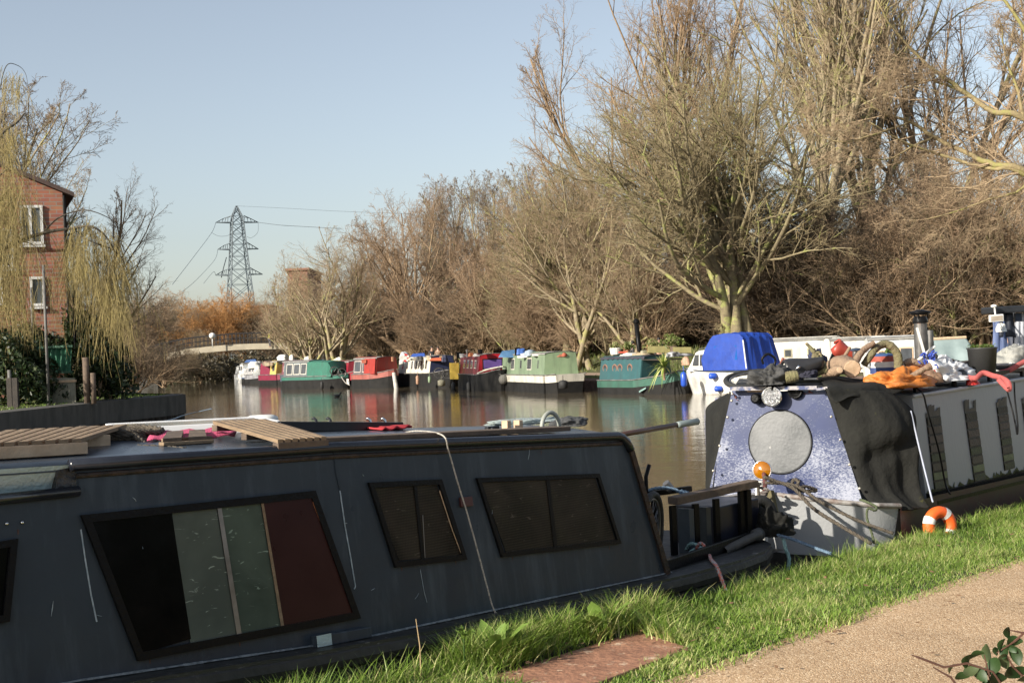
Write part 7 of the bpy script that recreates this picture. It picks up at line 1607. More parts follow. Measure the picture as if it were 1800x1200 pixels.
# plants on K
def leafclump(name, label, px, py, D, w_, h, m_, tint=.6, n=700, ls=.05, seed=1):
    c = W(px, py, D); g = np.random.default_rng(seed); q = g.normal(size=(n, 3)); q = norm(q) * (g.random((n, 1)) ** .4) * np.array([w_ / 2, w_ / 2.4, h / 2]); q = q * (1 + .3 * np.sin(q[:, :1] * 9 / w_ + q[:, 2:] * 7 / h))
    q = q * (1 + .35 * np.sin(q[:, :1] * 13 / w_ + 1) * np.cos(q[:, 1:2] * 11 / w_ + q[:, 2:] * 3)); d = norm(g.normal(size=(n, 3))); e = norm(np.cross(d, g.normal(size=(n, 3)))); s = ls * g.uniform(.6, 1.3, (n, 1))
    V = np.stack([q - d * s, q + e * s * .5, q + d * s, q - e * s * .5], 1).reshape(-1, 3); f = np.arange(n * 4).reshape(-1, 4)
    o = thing(name, label, 'plant' if 'bush' not in name else 'bush', c); me = npmesh('leaves', V, f, m_); a = me.attributes.new('tint', 'FLOAT', 'POINT'); a.data.foreach_set('value', np.repeat(np.clip(tint + .2 * g.normal(size=n), 0, 1), 4).astype(np.float32))
    link('leaves', me, o); mb = MB()
    for k in range(3): mb.tube([c + Vector((0, 0, -h * .5)), c + Vector((g.uniform(-.2, .2) * w_, 0, h * .2))], .012 * max(1, w_), 5)
    obj('stem', mb, BK_brown, o); return o
leafclump('pot_plant', 'bushy green plant over the terracotta pots on the teal boat', 1105, 607, 61.8, .6, .3, M_fg, .6, seed=1)
leafclump('pot_plant', 'yellow-green plant left of the long planter box', 1148, 605, 60.5, .8, .45, M_fg, .75, seed=2)
leafclump('pot_plant', 'large grey-green shrub growing over the planter boxes', 1183, 599, 60.2, 1.1, .55, M_fg, .55, 1100, seed=3)
leafclump('pot_plant', 'small green plant at the far left end of the teal boat roof', 1083, 607, 63, .5, .3, M_fg, .8, seed=5)
leafclump('pot_plant', 'green plant behind the striped drum', 1562, 620, 12.9, .10, .12, M_leaf, .4, 200, .015, seed=6)
c = W(1168, 668, 57.9); o = thing('palm_plant', 'spiky potted cordyline palm on the bow of the teal boat', 'palm', c)
mb = MB(); mb.tube([c, c + Z * .55], [.05, .04], 8); obj('trunk', mb, BK_brown, o)
mb = MB(); g = random.Random(5); tv = []
for k in range(70):
    az = g.uniform(0, 6.28); el = g.uniform(-.3, 1.4); l = g.uniform(.7, 1.05); h = Vector((math.cos(az), math.sin(az), 0)); sd = Vector((-h.y, h.x, 0)); rows = []; b = c + Z * .55
    for i in range(6):
        u = i / 5; p = b + h * (l * u * math.cos(el)) + Z * (l * u * math.sin(el) - .65 * l * u * u * (1.2 - el * .6)); wd = .034 * (1 - u ** 2 * .95); rows.append([p - sd * wd, p + sd * wd])
    mb.grid(rows); tv += [g.choice((.3, .6, .9))] * 12
lf = obj('leaves', mb, mat_grass('palm_leaf', (0.06, 0.11, 0.02), (0.22, 0.30, 0.05), (0.62, 0.62, 0.25)), o, smooth=True); at = lf.data.attributes.new('tint', 'FLOAT', 'POINT'); at.data.foreach_set('value', np.array(tv, np.float32))
# mooring post between boats
a, b = W(697, 686, 85), W(692, 655, 85.3); mb = MB(); mb.tube([a - Z * .6, a, b], [.14, .14, .11], 12); obj('mooring_post', mb, col('postw', (0.62, 0.60, 0.55), (0.35, 0.33, 0.3), .7), None, smooth=True, org=a, label='leaning whitish mooring post in front of the off-white boat', cat='post')
a, b = W(1058, 690, 62.8), W(1063, 668, 62.8); mb = MB(); mb.tube([a - Z * .5, a, b], [.05, .05, .04], 8); obj('mooring_post', mb, M_white, None, smooth=True, org=a, label='thin white pole at the stern of the teal boat', cat='post')
rope('mooring_rope', 'pale rope hanging from the sea-green boat bow to the water', [W(600, 662, 90.5), W(607, 672, 90.3), W(615, 677, 90)], .03, M_ropelt, twist=False)
mb = MB(); mb.bar(W(1124, 688, 59.5), W(1136, 681, 59.4), .05, .22, up=FW); obj('oar_blade', mb, col('ltteal', (0.35, 0.55, 0.52)), None, org=W(1124, 688, 59.5), label='pale turquoise board end sticking out at the teal boat waterline', cat='board')
# coot
c = hz(593, 697, 0); d = Vector((.9, -.3, 0)).normalized(); mb = MB()
mb.tube([c - d * .22 + Z * .10, c - d * .15 + Z * .07, c + Z * .05, c + d * .12 + Z * .06, c + d * .17 + Z * .13, c + d * .18 + Z * .2, c + d * .23 + Z * .22, c + d * .29 + Z * .205], [.015, .06, .09, .07, .04, .035, .04, .012], 10)
obj('coot', mb, col('coot', (0.02, 0.02, 0.022)), None, smooth=True, org=c, label='small black coot swimming below the sea-green boat', cat='bird', sub=1)

# ---------------------------------------------------------------- people
SKIN = mat('skin', (0.55, 0.33, 0.24), (0.48, 0.28, 0.2), rough=.55)
def person(label, px, py_head, D, facing, coat, trous, hair, h=1.72, lean=0.0, zoff=None, hood=False):
    """px,py_head: centre of the head in the photo; stands with feet h below the crown"""
    p = W(px, py_head, D); z0 = p.z + .11 - h; o = thing('person', label, 'person', (p.x, p.y, z0)); f = Vector((math.cos(facing), math.sin(facing), 0)); s = Vector((-f.y, f.x, 0)); k = h / 1.72
    base = Vector((p.x, p.y, z0)); L_ = lambda a, b, c_: base + (f * a + s * b + Z * c_) * k
    J_ = [L_(0, 0, .93), L_(.01 + lean * .3, 0, 1.15), L_(.0 + lean * .7, 0, 1.36), L_(.01 + lean, 0, 1.48), L_(.03 + lean, 0, 1.57), L_(.03 + lean, 0, 1.66)]
    R_ = [.15, .14, .16, .058, .085, .075]; E_ = [(0, 1), (1, 2), (2, 3), (3, 4), (4, 5)]
    for sg_ in (1, -1):
        i = len(J_); J_ += [L_(lean * .8, sg_ * .17, 1.40), L_(-.03 + lean * .8, sg_ * .23, 1.14), L_(.10 + lean, sg_ * .20, .92), L_(.13 + lean, sg_ * .19, .84)]; R_ += [.065, .045, .032, .035]; E_ += [(2, i), (i, i + 1), (i + 1, i + 2), (i + 2, i + 3)]
        i = len(J_); J_ += [L_(0, sg_ * .09, .86), L_(.03, sg_ * .10, .49), L_(-.02, sg_ * .10, .09), L_(.14, sg_ * .11, .04)]; R_ += [.095, .06, .042, .04]; E_ += [(0, i), (i, i + 1), (i + 1, i + 2), (i + 2, i + 3)]
    def skin(nm, J2, R2, E2, m_, grow=0.0):
        me = bpy.data.meshes.new(nm); me.from_pydata([tuple(v - base) for v in J2], E2, []); me.materials.append(m_); ob = bpy.data.objects.new(nm, me); COL.objects.link(ob); ob.parent = o
        md = ob.modifiers.new('k', 'SKIN'); 
        for v, r_ in zip(me.skin_vertices[0].data, R2): v.radius = ((r_ + grow) * k,) * 2
        me.skin_vertices[0].data[0].use_root = True; md.use_smooth_shade = True; m2 = ob.modifiers.new('u', 'SUBSURF'); m2.levels = 1; m2.render_levels = 1
        return ob
    def ensure(J2, E2): return J2
    def mk(nm, idx, m_, grow):
        J2 = [J_[i] for i in idx]; R2 = [R_[i] for i in idx]; mp = {a: b for b, a in enumerate(idx)}; E2 = [(mp[a], mp[b]) for a, b in E_ if a in mp and b in mp]
        me = bpy.data.meshes.new(nm); me.from_pydata([tuple(v - base) for v in J2], E2, []); me.materials.append(m_); ob = bpy.data.objects.new(nm, me); COL.objects.link(ob); ob.parent = o
        md = ob.modifiers.new('k', 'SKIN')
        for v, r_ in zip(me.skin_vertices[0].data, R2): v.radius = ((r_ + grow) * k,) * 2
        me.skin_vertices[0].data[0].use_root = True; md.use_smooth_shade = True; m2 = ob.modifiers.new('u', 'SUBSURF'); m2.levels = 1; m2.render_levels = 1
    n_ = len(J_)
    mk('body', list(range(n_)), SKIN, 0)
    mk('coat', [0, 1, 2, 6, 7, 8, 14, 15, 16], coat, .022); mk('trousers', [0, 10, 11, 12, 18, 19, 20], trous, .018)
    mb = MB(); c = L_(.015 + lean, 0, 1.655); rows = []
    for i in range(7):
        th = PI * .62 * i / 6; rows.append([c + (f * (math.sin(th) * math.cos(a) * (.098 if math.cos(a) < .2 else .09)) + s * (math.sin(th) * math.sin(a) * .088) + Z * (math.cos(th) * .115)) * k - f * (.02 * k) for a in np.linspace(0, 2 * PI, 13)])
    mb.grid(rows); obj('hair' if not hood else 'hat', mb, hair, o, smooth=True)
    mb = MB(); c = L_(.115 + lean, 0, 1.60); mb.tube([c + Z * .02, c + f * .018, c - f * .015 - Z * .005], [.008, .014, .008], 6); obj('nose', mb, SKIN, o, smooth=True)
    mb = MB()
    for sg_ in (1, -1): mb.ball(L_(.105 + lean, sg_ * .032, 1.625), .011, 6, 4)
    mb.box(L_(.108 + lean, 0, 1.555), .008, .045, .008, (f, s, Z)); obj('face', mb, cm('eye', (.08, .03, .03)), o, kind='stuff')
    return o
cm_ = cm
person('person with dark hair and dark coat walking behind the blue canopy of the cruiser', 1340, 590, 64, -1.9, cm('coat1', (.03, .03, .035)), cm('tr1', (.05, .06, .09)), cm('hair1', (.03, .02, .015)))
person('person with black hair half hidden behind the plants on the teal boat', 1158, 598, 66, -1.5, cm('coat2', (.03, .03, .03)), cm('tr1', (.05, .06, .09)), cm('hair2', (.015, .012, .01)))
person('left of two walkers behind the off-white boat, in black', 759, 612, 91, -1.2, cm('coat3', (.02, .02, .022)), cm('tr1', (.05, .06, .09)), cm('hair1', (.03, .02, .015)))
person('right of two walkers behind the off-white boat, in an open brown jacket', 770, 612, 90, -1.8, cm('coat4', (.22, .13, .08)), cm('tr2', (.02, .02, .02)), cm('hair1', (.03, .02, .015)))
person('person bending forward on the teal boat roof end, dark hair, orange top', 1106, 604, 65.5, .2, cm('coat5', (.02, .02, .022)), cm('tr1', (.05, .06, .09)), cm('hair2', (.015, .012, .01)), lean=.18)
person('person in a dark jacket and grey hood leaning inside the black shelter', 1782, 559, 20.6, 2.9, cm('coat6', (.03, .04, .07)), cm('tr3', (.05, .07, .12)), cm('hood', (.3, .3, .3)), lean=.08, hood=True)
person('distant person in a yellow high-visibility vest crossing the footbridge', 474, 583, 141, -2.5, cm('hiviz', (.7, .75, .1)), cm('tr1', (.05, .06, .09)), cm('helm', (.1, .4, .4)))
# clothes hanging in the shelter
for px, py, w_, h, c3, lb_ in ((1757, 590, .09, .55, (.10, .14, .28), 'blue trousers hanging at the left post of the black shelter'), (1768, 575, .10, .35, (.02, .025, .04), 'dark jacket hanging in the middle of the black shelter'), (1792, 590, .07, .65, (.45, .47, .52), 'pale grey cloth hanging at the right post of the black shelter')):
    c = W(px, py - 25, 19.9); rows = []
    for i in range(10):
        v = i / 9; rows.append([c + RX * ((u / 8 - .5) * w_ * 2 * (1 + .3 * v)) + Z * (-h * v) + F0 * (.02 * math.sin(u * 1.8 + v * 2)) for u in range(9)])
    mb = MB(); mb.grid(rows); obj('hanging_clothes', mb, cm('cl%d' % px, c3), None, solid=.015, smooth=True, org=c, label=lb_, cat='clothes')
g = random.Random(4)
heap('white_pouch', 'white bag hanging in the black shelter', 'bag', W(1760, 583, 19.7), .09, .07, .12, M_white, 71, .2)

# ================================================================ left bank
M_conc = mat('dark_concrete', (0.105, 0.10, 0.09), (0.05, 0.05, 0.045), rough=.9, ns=3, bump=.5, bs=12, stretch=(1, 1, .35), spots=((.25, .24, .22), .66, 4))
M_pile = mat('rusty_piling', (0.06, 0.05, 0.042), (0.03, 0.026, 0.022), rough=.85, ns=6, bump=.5)
WE = [(-18.6, 24), (-16.6, 33), (-15.2, 40.6), (-14.1, 48), (-12.9, 51.5), (-12.9, 53), (-15, 56), (-21, 68)]
o = thing('retaining_wall', 'dark concrete-capped piled wall curving round the left grassy bank', 'wall', (WE[3][0], WE[3][1], 0))
mb = MB(); rows = []; off = .25
Wd = [Vector((x, y, 0)) for x, y in WE]
nrm_ = []
for i in range(len(Wd)):
    t = (Wd[min(i + 1, len(Wd) - 1)] - Wd[max(i - 1, 0)]).normalized(); nrm_.append(Vector((t.y, -t.x, 0)))
a0 = [p + n_ * .16 for p, n_ in zip(Wd, nrm_)]; a1_ = [p - n_ * .35 for p, n_ in zip(Wd, nrm_)]
mb.grid([[p + Z * .28 for p in a0], [p + Z * 1.02 for p in a0], [p + Z * 1.06 for p in a1_]]); obj('concrete_cap', mb, M_conc, o)
mb = MB(); rows = [[], []]
for i in range(len(Wd) - 1):
    L_ = (Wd[i + 1] - Wd[i]).length; n_ = int(L_ / .1)
    for k in range(n_):
        p = Wd[i].lerp(Wd[i + 1], k / n_); nn = nrm_[i].lerp(nrm_[i + 1], k / n_); q = p + nn * (.02 + .10 * (1 if (k // 2) % 2 else 0)); rows[0].append(q + Z * -.6); rows[1].append(q + Z * .30)
mb.grid(rows); obj('sheet_piling', mb, M_pile, o)
# post standing in the wall (nearest)
for px, D in ((18, 44.5), (28, 43.5)):
    a = W(px, 700, D); mb = MB(); mb.bar(Vector((a.x, a.y, -.3)), Vector((a.x, a.y, 2.0)), .16, .16, up=X); obj('wall_post', mb, M_pile, o)
# far bank piling (gap between boats)
o = thing('bank_piling', 'low rusty sheet piling along the far bank between pale green and teal boats', 'piling', (2.4, 73.5, 0)); mb = MB(); rows = [[], [], []]
Fe = [Vector((x, y, 0)) for x, y in far_edge[1:11]]
for i in range(len(Fe) - 1):
    L_ = (Fe[i + 1] - Fe[i]).length; n_ = int(L_ / .12); t = (Fe[i + 1] - Fe[i]).normalized(); nn = Vector((t.y, -t.x, 0)); nn = -nn if nn.y > 0 else nn
    for k in range(n_):
        q = Fe[i].lerp(Fe[i + 1], k / n_) + nn * (.04 + .12 * (1 if (k // 2) % 2 else 0)); rows[0].append(q + Z * -.6); rows[1].append(q + Z * .42); rows[2].append(q - nn * .5 + Z * .52)
mb.grid(rows); obj('sheet_piling', mb, mat('pile_far', (0.20, 0.13, 0.095), (0.09, 0.06, 0.05), rough=.9, ns=5), o)
# far towpath strip
rows = [[], []]
for i in range(len(Fe)):
    t = (Fe[min(i + 1, len(Fe) - 1)] - Fe[max(i - 1, 0)]).normalized(); nn = Vector((t.y, -t.x, 0)); nn = nn if nn.y > 0 else -nn
    for r_, d_ in ((0, 1.3), (1, 2.9)):
        q = Fe[i] + nn * d_; rows[r_].append(Vector((q.x, q.y, gz_at(q.x, q.y) + .035)))
mb = MB(); mb.grid(rows); obj('far_path', mb, mat('far_path_dirt', (0.36, 0.26, 0.19), (0.28, 0.2, 0.15), rough=.95, ns=2), kind='structure')

# brick house
def mat_brick(name, c1, c2, mort, sc_=1.0):
    m = bpy.data.materials.new(name); m.use_nodes = True; nt = m.node_tree; N = nt.nodes; L = nt.links; b = N['Principled BSDF']; b.inputs['Roughness'].default_value = .9
    uv = N.new('ShaderNodeTexCoord'); br = N.new('ShaderNodeTexBrick'); br.inputs['Color1'].default_value = (*c1, 1); br.inputs['Color2'].default_value = (*c2, 1); br.inputs['Mortar'].default_value = (*mort, 1)
    br.inputs['Scale'].default_value = sc_; br.inputs['Brick Width'].default_value = .46; br.inputs['Row Height'].default_value = .15; br.inputs['Mortar Size'].default_value = .018; br.inputs['Bias'].default_value = -.2
    L.new(uv.outputs['UV'], br.inputs[0]); n = N.new('ShaderNodeTexNoise'); n.inputs['Scale'].default_value = 3; n.inputs['Detail'].default_value = 6; L.new(uv.outputs['UV'], n.inputs[0])
    mx = N.new('ShaderNodeMixRGB'); mx.blend_type = 'MULTIPLY'; mx.inputs[0].default_value = .5; L.new(br.outputs[0], mx.inputs[1]); L.new(n.outputs['Color'], mx.inputs[2]); L.new(mx.outputs[0], b.inputs['Base Color']); return m
def uvwall(name, polys, m_, parent):
    """polys: list of (pts, u_axis, origin)"""
    mb = MB(); uvs = []
    base = ORG[parent.name]
    me = bpy.data.meshes.new(name); vs, fs, uv = [], [], []
    for pts, ua, og in polys:
        o_ = len(vs); vs += [tuple(p - base) for p in pts]; fs.append(tuple(range(o_, o_ + len(pts)))); uv += [((p - og).dot(ua), p.z) for p in pts]
    me.from_pydata(vs, [], fs); l = me.uv_layers.new(name='uv')
    for i, (a, b) in enumerate(uv): l.data[i].uv = (a, b)
    me.materials.append(m_); ob = bpy.data.objects.new(name, me); COL.objects.link(ob); ob.parent = parent; ORG[ob.name] = base; return ob
M_br = mat_brick('house_brick', (0.46, 0.19, 0.12), (0.27, 0.10, 0.07), (0.34, 0.27, 0.22))
cr_ = W(116, 500, 52); cr_.z = 0; ua = Vector((.94, .33, 0)).normalized(); ub = Vector((-.37, .93, 0)).normalized(); nf = Vector((.33, -.94, 0))
ho = thing('brick_house', 'red brick house with white-framed windows behind the willow on the left bank', 'house', cr_ + Z * 1.0)
EAVE = W(111, 339, 52).z; AP = EAVE + 2.45; wid = 11.0
fl = cr_ - ua * wid; apx = cr_ - ua * (wid / 2)
def at_z(p, z): return Vector((p.x, p.y, z))
front = [at_z(fl, .5), at_z(cr_, .5), at_z(cr_, EAVE), at_z(apx, AP), at_z(fl, EAVE)]
bk_ = [p + ub * 9 for p in front]
uvwall('wall', [(front, ua, cr_), ([front[1], bk_[1], bk_[2], front[2]], ub, cr_), ([bk_[0], front[0], front[4], bk_[4]], ub, cr_), (bk_[::-1], ua, cr_)], M_br, ho)
mb = MB()
for a, b in ((front[2], front[3]), (front[4], front[3])):
    d = (a - b).normalized(); a2 = a + d * .45; mb.prism([a2 - ub * .25 + Z * .02, b - ub * .25 + Z * .02, b + ub * 9.2 + Z * .02, a2 + ub * 9.2 + Z * .02], Z * .16)
rf = obj('roof', mb, mat('roof_tile', (0.10, 0.06, 0.05), (0.06, 0.045, 0.04), rough=.8, ns=5, bump=.5), ho)
mb = MB(); mb.tube([at_z(cr_ + ua * .06 - ub * .05, EAVE - .1), at_z(cr_ + ua * .06 - ub * .05, .8)], .06, 8); obj('drainpipe', mb, M_black, ho)
def hw_(px, py, off=0.0): return hp(px, py, cr_, nf) + nf * off
M_upvc = mat('upvc', (0.80, 0.80, 0.78), rough=.4)
def house_win(x0, y0, x1, y1, bars):
    a, b, c, d = hw_(x0, y0), hw_(x1, y0 - (x1 - x0) * .04), hw_(x1 + (y1 - y0) * .04, y1 - (x1 - x0) * .04), hw_(x0 + (y1 - y0) * .04, y1)
    x_0, x_1 = (a - cr_).dot(ua), (b - cr_).dot(ua); z0, z1 = (c.z + d.z) / 2, (a.z + b.z) / 2
    P_ = lambda u, z, off: at_z(cr_ + ua * u, z) + nf * off
    mb = MB(); mb.prism([P_(x_0, z0, .005), P_(x_1, z0, .005), P_(x_1, z1, .005), P_(x_0, z1, .005)], nf * .02); g_ = obj('window', mb, mat('house_glass', (0.05, 0.06, 0.065), (0.12, 0.13, 0.13), rough=.08, ns=1), ho)
    mb = MB()
    for u in [x_0] + [x_0 + (x_1 - x_0) * q for q in bars] + [x_1]: mb.bar(P_(u, z0, .05), P_(u, z1, .05), .10, .06, up=nf)
    for z in (z0, z1): mb.bar(P_(x_0 - .05, z, .055), P_(x_1 + .05, z, .055), .07, .10, up=Z)
    obj('window_frame', mb, M_upvc, g_)
    mb = MB(); mb.bar(P_(x_0 - .1, z0 - .12, .08), P_(x_1 + .1, z0 - .12, .08), .14, .08); obj('sill', mb, M_upvc, g_)
house_win(36, 364, 72, 428, [.45]); house_win(54, 489, 76, 536, []); house_win(-30, 405, 20, 470, [.5]); house_win(-26, 480, 2, 530, [])
# bands of soldier bricks
mb = MB(); mb.bar(hw_(-60, 446, .02), hw_(114, 437, .02), .08, .06); obj('string_course', mb, mat('course', (0.22, 0.10, 0.07), rough=.9), ho)
# green balustrade board, fence, posts
o = thing('balcony_screen', 'faded green wavy balcony screen in front of the brick house', 'screen', W(95, 655, 48)); rows = []
for j in range(7):
    rows.append([W(66 + i * 1.28, 612 + j * 7.0 - i * .05, 48) + F0 * (.06 * math.sin(i * .9) + .03 * math.sin(i * .43 + j * .8)) for i in range(48)])
mb = MB(); mb.grid(rows); obj('screen_panel', mb, mat('screen_green', (0.08, 0.25, 0.15), (0.05, 0.17, 0.11), rough=.7, ns=1.5), o, smooth=True)
for y_ in (611, 656):
    mb = MB(); mb.bar(W(64, y_, 47.9), W(128, y_ - 3, 47.9), .1, .08); obj('screen_rail', mb, mat('rail_gr', (0.09, 0.20, 0.13), rough=.7), o)
o = thing('timber_fence', 'weathered pale board fence under the green balcony screen', 'fence', W(100, 700, 46)); mb = MB()
for i in range(14):
    x = 70 + i * 4.6; t_ = W(x, 664, 46.5); b_ = at_z(t_, 1.0); mb.bar(b_, t_, .085, .03, up=F0)
obj('fence_boards', mb, mat('fence_pale', (0.36, 0.34, 0.26), (0.22, 0.21, 0.16), rough=.9, ns=3), o)
mb = MB(); mb.bar(W(68, 672, 46.45), W(134, 669, 46.45), .04, .08); obj('fence_rail', mb, M_woodlt, o)
for lb_, px, y0, y1, D, r_ in (('tall thin grey pole rising past the green balcony screen', 76, 466, 706, 45.5, .05), ('brown wooden post right of the board fence', 150, 628, 705, 46, .11), ('second brown wooden post beside the dark ivy bush', 163, 655, 700, 46, .09), ('white pole against the lower brick wall', 55, 505, 600, 50, .06), ('thin grey pole at the far left in front of the ivy', 16, 650, 720, 44.5, .06)):
    a = W(px, y0, D); b_ = at_z(a, 1.0 if y1 > 620 else W(px, y1, D).z); mb = MB(); mb.tube([b_, a], r_, 8); obj('garden_post', mb, mat('post_gr', (0.16, 0.155, 0.145), rough=.7) if 'grey' in lb_ or 'white' in lb_ else M_wooddk, None, smooth=True, org=b_, label=lb_, cat='post')
a = W(128, 498, 49); o = thing('street_lamp', 'black lamp post with a lantern head in front of the willow', 'street lamp', at_z(a, 1.0)); mb = MB(); mb.tube([at_z(a, 1.0), at_z(a, a.z - .5)], [.07, .045], 8); obj('lamp_post', mb, M_black, o, smooth=True)
mb = MB(); mb.lathe([(.06, -.5), (.17, -.1), (.20, 0), (.05, .12), (0, .15)], a, 12); obj('lantern', mb, mat('lantern_gl', (0.10, 0.13, 0.13), rough=.2), o)
# ivy bushes (evergreen)
M_ev = mat_grass('ivy_leaf', (0.008, 0.018, 0.006), (0.022, 0.045, 0.012), (0.10, 0.12, 0.04))
for i, (px, py, D, w_, h, lb_) in enumerate(((18, 652, 46, 2.6, 2.4, 'dark evergreen ivy bush at the left edge above the wall'), (55, 668, 46.5, 1.5, 1.8, 'low dark evergreen bush left of the board fence'), (172, 628, 48.5, 1.9, 2.4, 'dark evergreen bush below the right end of the willow'), (192, 665, 49, 1.4, 1.5, 'low dark evergreen bush at the grassy corner'), (140, 605, 50, 1.6, 1.8, 'dark evergreen bush behind the brown posts'), (60, 610, 50.5, 2.4, 1.4, 'dark evergreen bush at the foot of the brick house'))):
    leafclump('evergreen_bush', lb_, px, py, D, w_ * 1.15, h * 1.15, M_ev, .5, int(5200 * w_ * h / 5), .09, 20 + i)
for i, (px, py, D, w_, h, lb_) in enumerate(((350, 650, 138, 7, 3.0, 'dark evergreen bush under the left half of the footbridge'), (400, 652, 146, 6, 3.2, 'dark evergreen bush under the middle of the footbridge'), (450, 645, 150, 6, 3.2, 'dark evergreen bush under the right half of the footbridge'))):
    leafclump('scrub_bush', lb_, px, py, D, w_, h, mat_grass('scrub%d' % i, (0.05, 0.04, 0.022), (0.11, 0.09, 0.05), (0.3, 0.25, 0.17)), .5, 4500, .16, 40 + i)
# willow
def willow():
    g = np.random.default_rng(9); base = W(-70, 690, 47); base.z = 1.0
    o = thing('weeping_willow', 'weeping willow trailing long yellow strands over the left bank', 'willow tree', base); D = 47
    limbs = [[(-70, 690), (-60, 560), (-30, 470), (20, 430), (75, 410), (120, 402), (160, 398), (185, 415), (200, 440), (205, 470)],
             [(-60, 560), (-50, 420), (-30, 300), (0, 240), (30, 215), (45, 200), (50, 230)], [(-30, 300), (-5, 180), (10, 118), (30, 115), (45, 130), (50, 160)],
             [(75, 410), (100, 385), (130, 372), (155, 370), (185, 380), (215, 400), (225, 420)], [(120, 402), (150, 420), (180, 432), (200, 440), (218, 460), (225, 480)],
             [(-30, 470), (0, 455), (20, 470), (30, 480)], [(20, 430), (40, 425), (60, 432), (80, 455)], [(-50, 420), (-20, 340), (10, 300), (35, 310), (45, 330)]]
    rad = [(.10, .010), (.10, .008), (.022, .005), (.03, .006), (.035, .006), (.04, .006), (.03, .006), (.04, .006)]
    mb = MB(); allp = []
    for L_, (r0, r1) in zip(limbs, rad):
        P_ = curve_pts([W(x, y, D + .6 * math.sin(x * .03)) for x, y in L_], len(L_) * 5); mb.tube(P_, list(np.linspace(r0, r1, len(P_))), 7); allp.append(P_)
    obj('trunk', mb, mat('willow_bark', (0.10, 0.085, 0.06), (0.06, 0.05, 0.04), rough=.9), o, smooth=True)
    # strands: hang from spots; (x range, top y, bottom y, count)
    st, ln = [], []
    def add(x0, x1, yt0, yt1, l0, l1, n, dep=1.8):
        for _ in range(n):
            u = g.random(); x = x0 + (x1 - x0) * u; y = yt0 + (yt1 - yt0) * u + g.uniform(-12, 12); p = W(x, y, D + g.uniform(-dep, dep)); st.append(p); ln.append(g.uniform(l0, l1) / 2400 * D)
    add(120, 165, 395, 388, 70, 235, 48); add(165, 205, 395, 420, 60, 220, 50); add(205, 228, 440, 480, 40, 160, 34); add(115, 218, 415, 520, 50, 150, 90, 2.2)
    add(-40, 44, 300, 330, 80, 330, 95); add(0, 40, 330, 350, 120, 260, 30); add(-30, 20, 240, 250, 60, 200, 40); add(0, 46, 125, 140, 40, 90, 22); add(-10, 48, 210, 225, 40, 140, 30); add(10, 30, 470, 500, 120, 200, 26); add(198, 206, 470, 470, 150, 220, 14, .5); add(-40, 20, 440, 460, 90, 190, 60)
    st = np.array([tuple(p) for p in st]); ln = np.array(ln); n = len(st)
    d = np.column_stack([g.normal(0, .35, (n, 2)), np.full(n, .0)]); d = norm(d + np.array([0, 0, -.6]))
    pts, rd = grow_level(st, d, ln, np.full(n, .0075), np.full(n, .005), 9, .11, -.27, g)
    s2, d2, l2, r2 = spawn(pts, rd, ln, 7, .05, .8, (15, 40), .38, .8, g, .3); p2, rd2 = grow_level(s2, d2, l2, np.full(len(l2), .0065), np.full(len(l2), .004), 5, .08, -.35, g)
    v, f = tubes_np([(pts, rd), (p2, rd2)], 3); v = v - np.array(tuple(base))
    link('crown', npmesh('willow_crown', v, f, mat('willow_twig', (0.38, 0.31, 0.12), (0.22, 0.17, 0.075), rough=.8, ns=1.2)), o)
willow()
# footbridge
M_bc = mat('bridge_concrete', (0.56, 0.50, 0.38), (0.42, 0.37, 0.28), rough=.85, ns=1, spots=((.3, .28, .22), .64, 1.5))
o = thing('footbridge', 'pale concrete footbridge with dark railings spanning the canal', 'footbridge', W(400, 606, 140)); bp_ = [(262, 628, 139), (290, 621, 139.3), (330, 613, 139.8), (370, 608.5, 140.2), (410, 605, 140.6), (450, 603.5, 141), (500, 603, 141.5), (560, 604, 142)]
P_ = [W(*q) for q in bp_]; th = .60; rows = []
nb = (P_[-1] - P_[0]).cross(Z).normalized(); nb = nb if nb.y > 0 else -nb
mb = MB(); mb.grid([[p - Z * th for p in P_], [p - Z * 0 for p in P_], [p + nb * 2.6 for p in P_], [p + nb * 2.6 - Z * th for p in P_], [p - Z * th for p in P_]]); obj('deck', mb, M_bc, o)
for s in (.1, 2.5):
    mb = MB(); pp = curve_pts([p + nb * s + Z * 1.1 for p in P_], 40); mb.tube(pp, .04, 5); mb.tube([p - Z * .5 for p in pp], .025, 4); mb.tube([p - Z * .95 for p in pp], .025, 4)
    for p in pp[::1]: mb.tube([p - Z * 1.1, p], .03, 4)
    obj('railing', mb, mat('rail_dk', (0.04, 0.04, 0.045), rough=.6), o)
for k in (0, -1):
    mb = MB(); mb.box(P_[k] + nb * 1.3 - Z * 1.9, 2, 2.6, 2.8, (RX, F0, Z)); obj('abutment', mb, M_conc, o)
c = W(373, 590, 139.5); mb = MB(); mb.ball(c, .33, 14, 10, (1, 1, .95)); mb.tube([c - Z * 1.2, c], .05, 6); obj('globe_lamp', mb, M_white, None, smooth=True, org=c - Z * 1.2, label='round white globe lamp on the footbridge', cat='lamp')
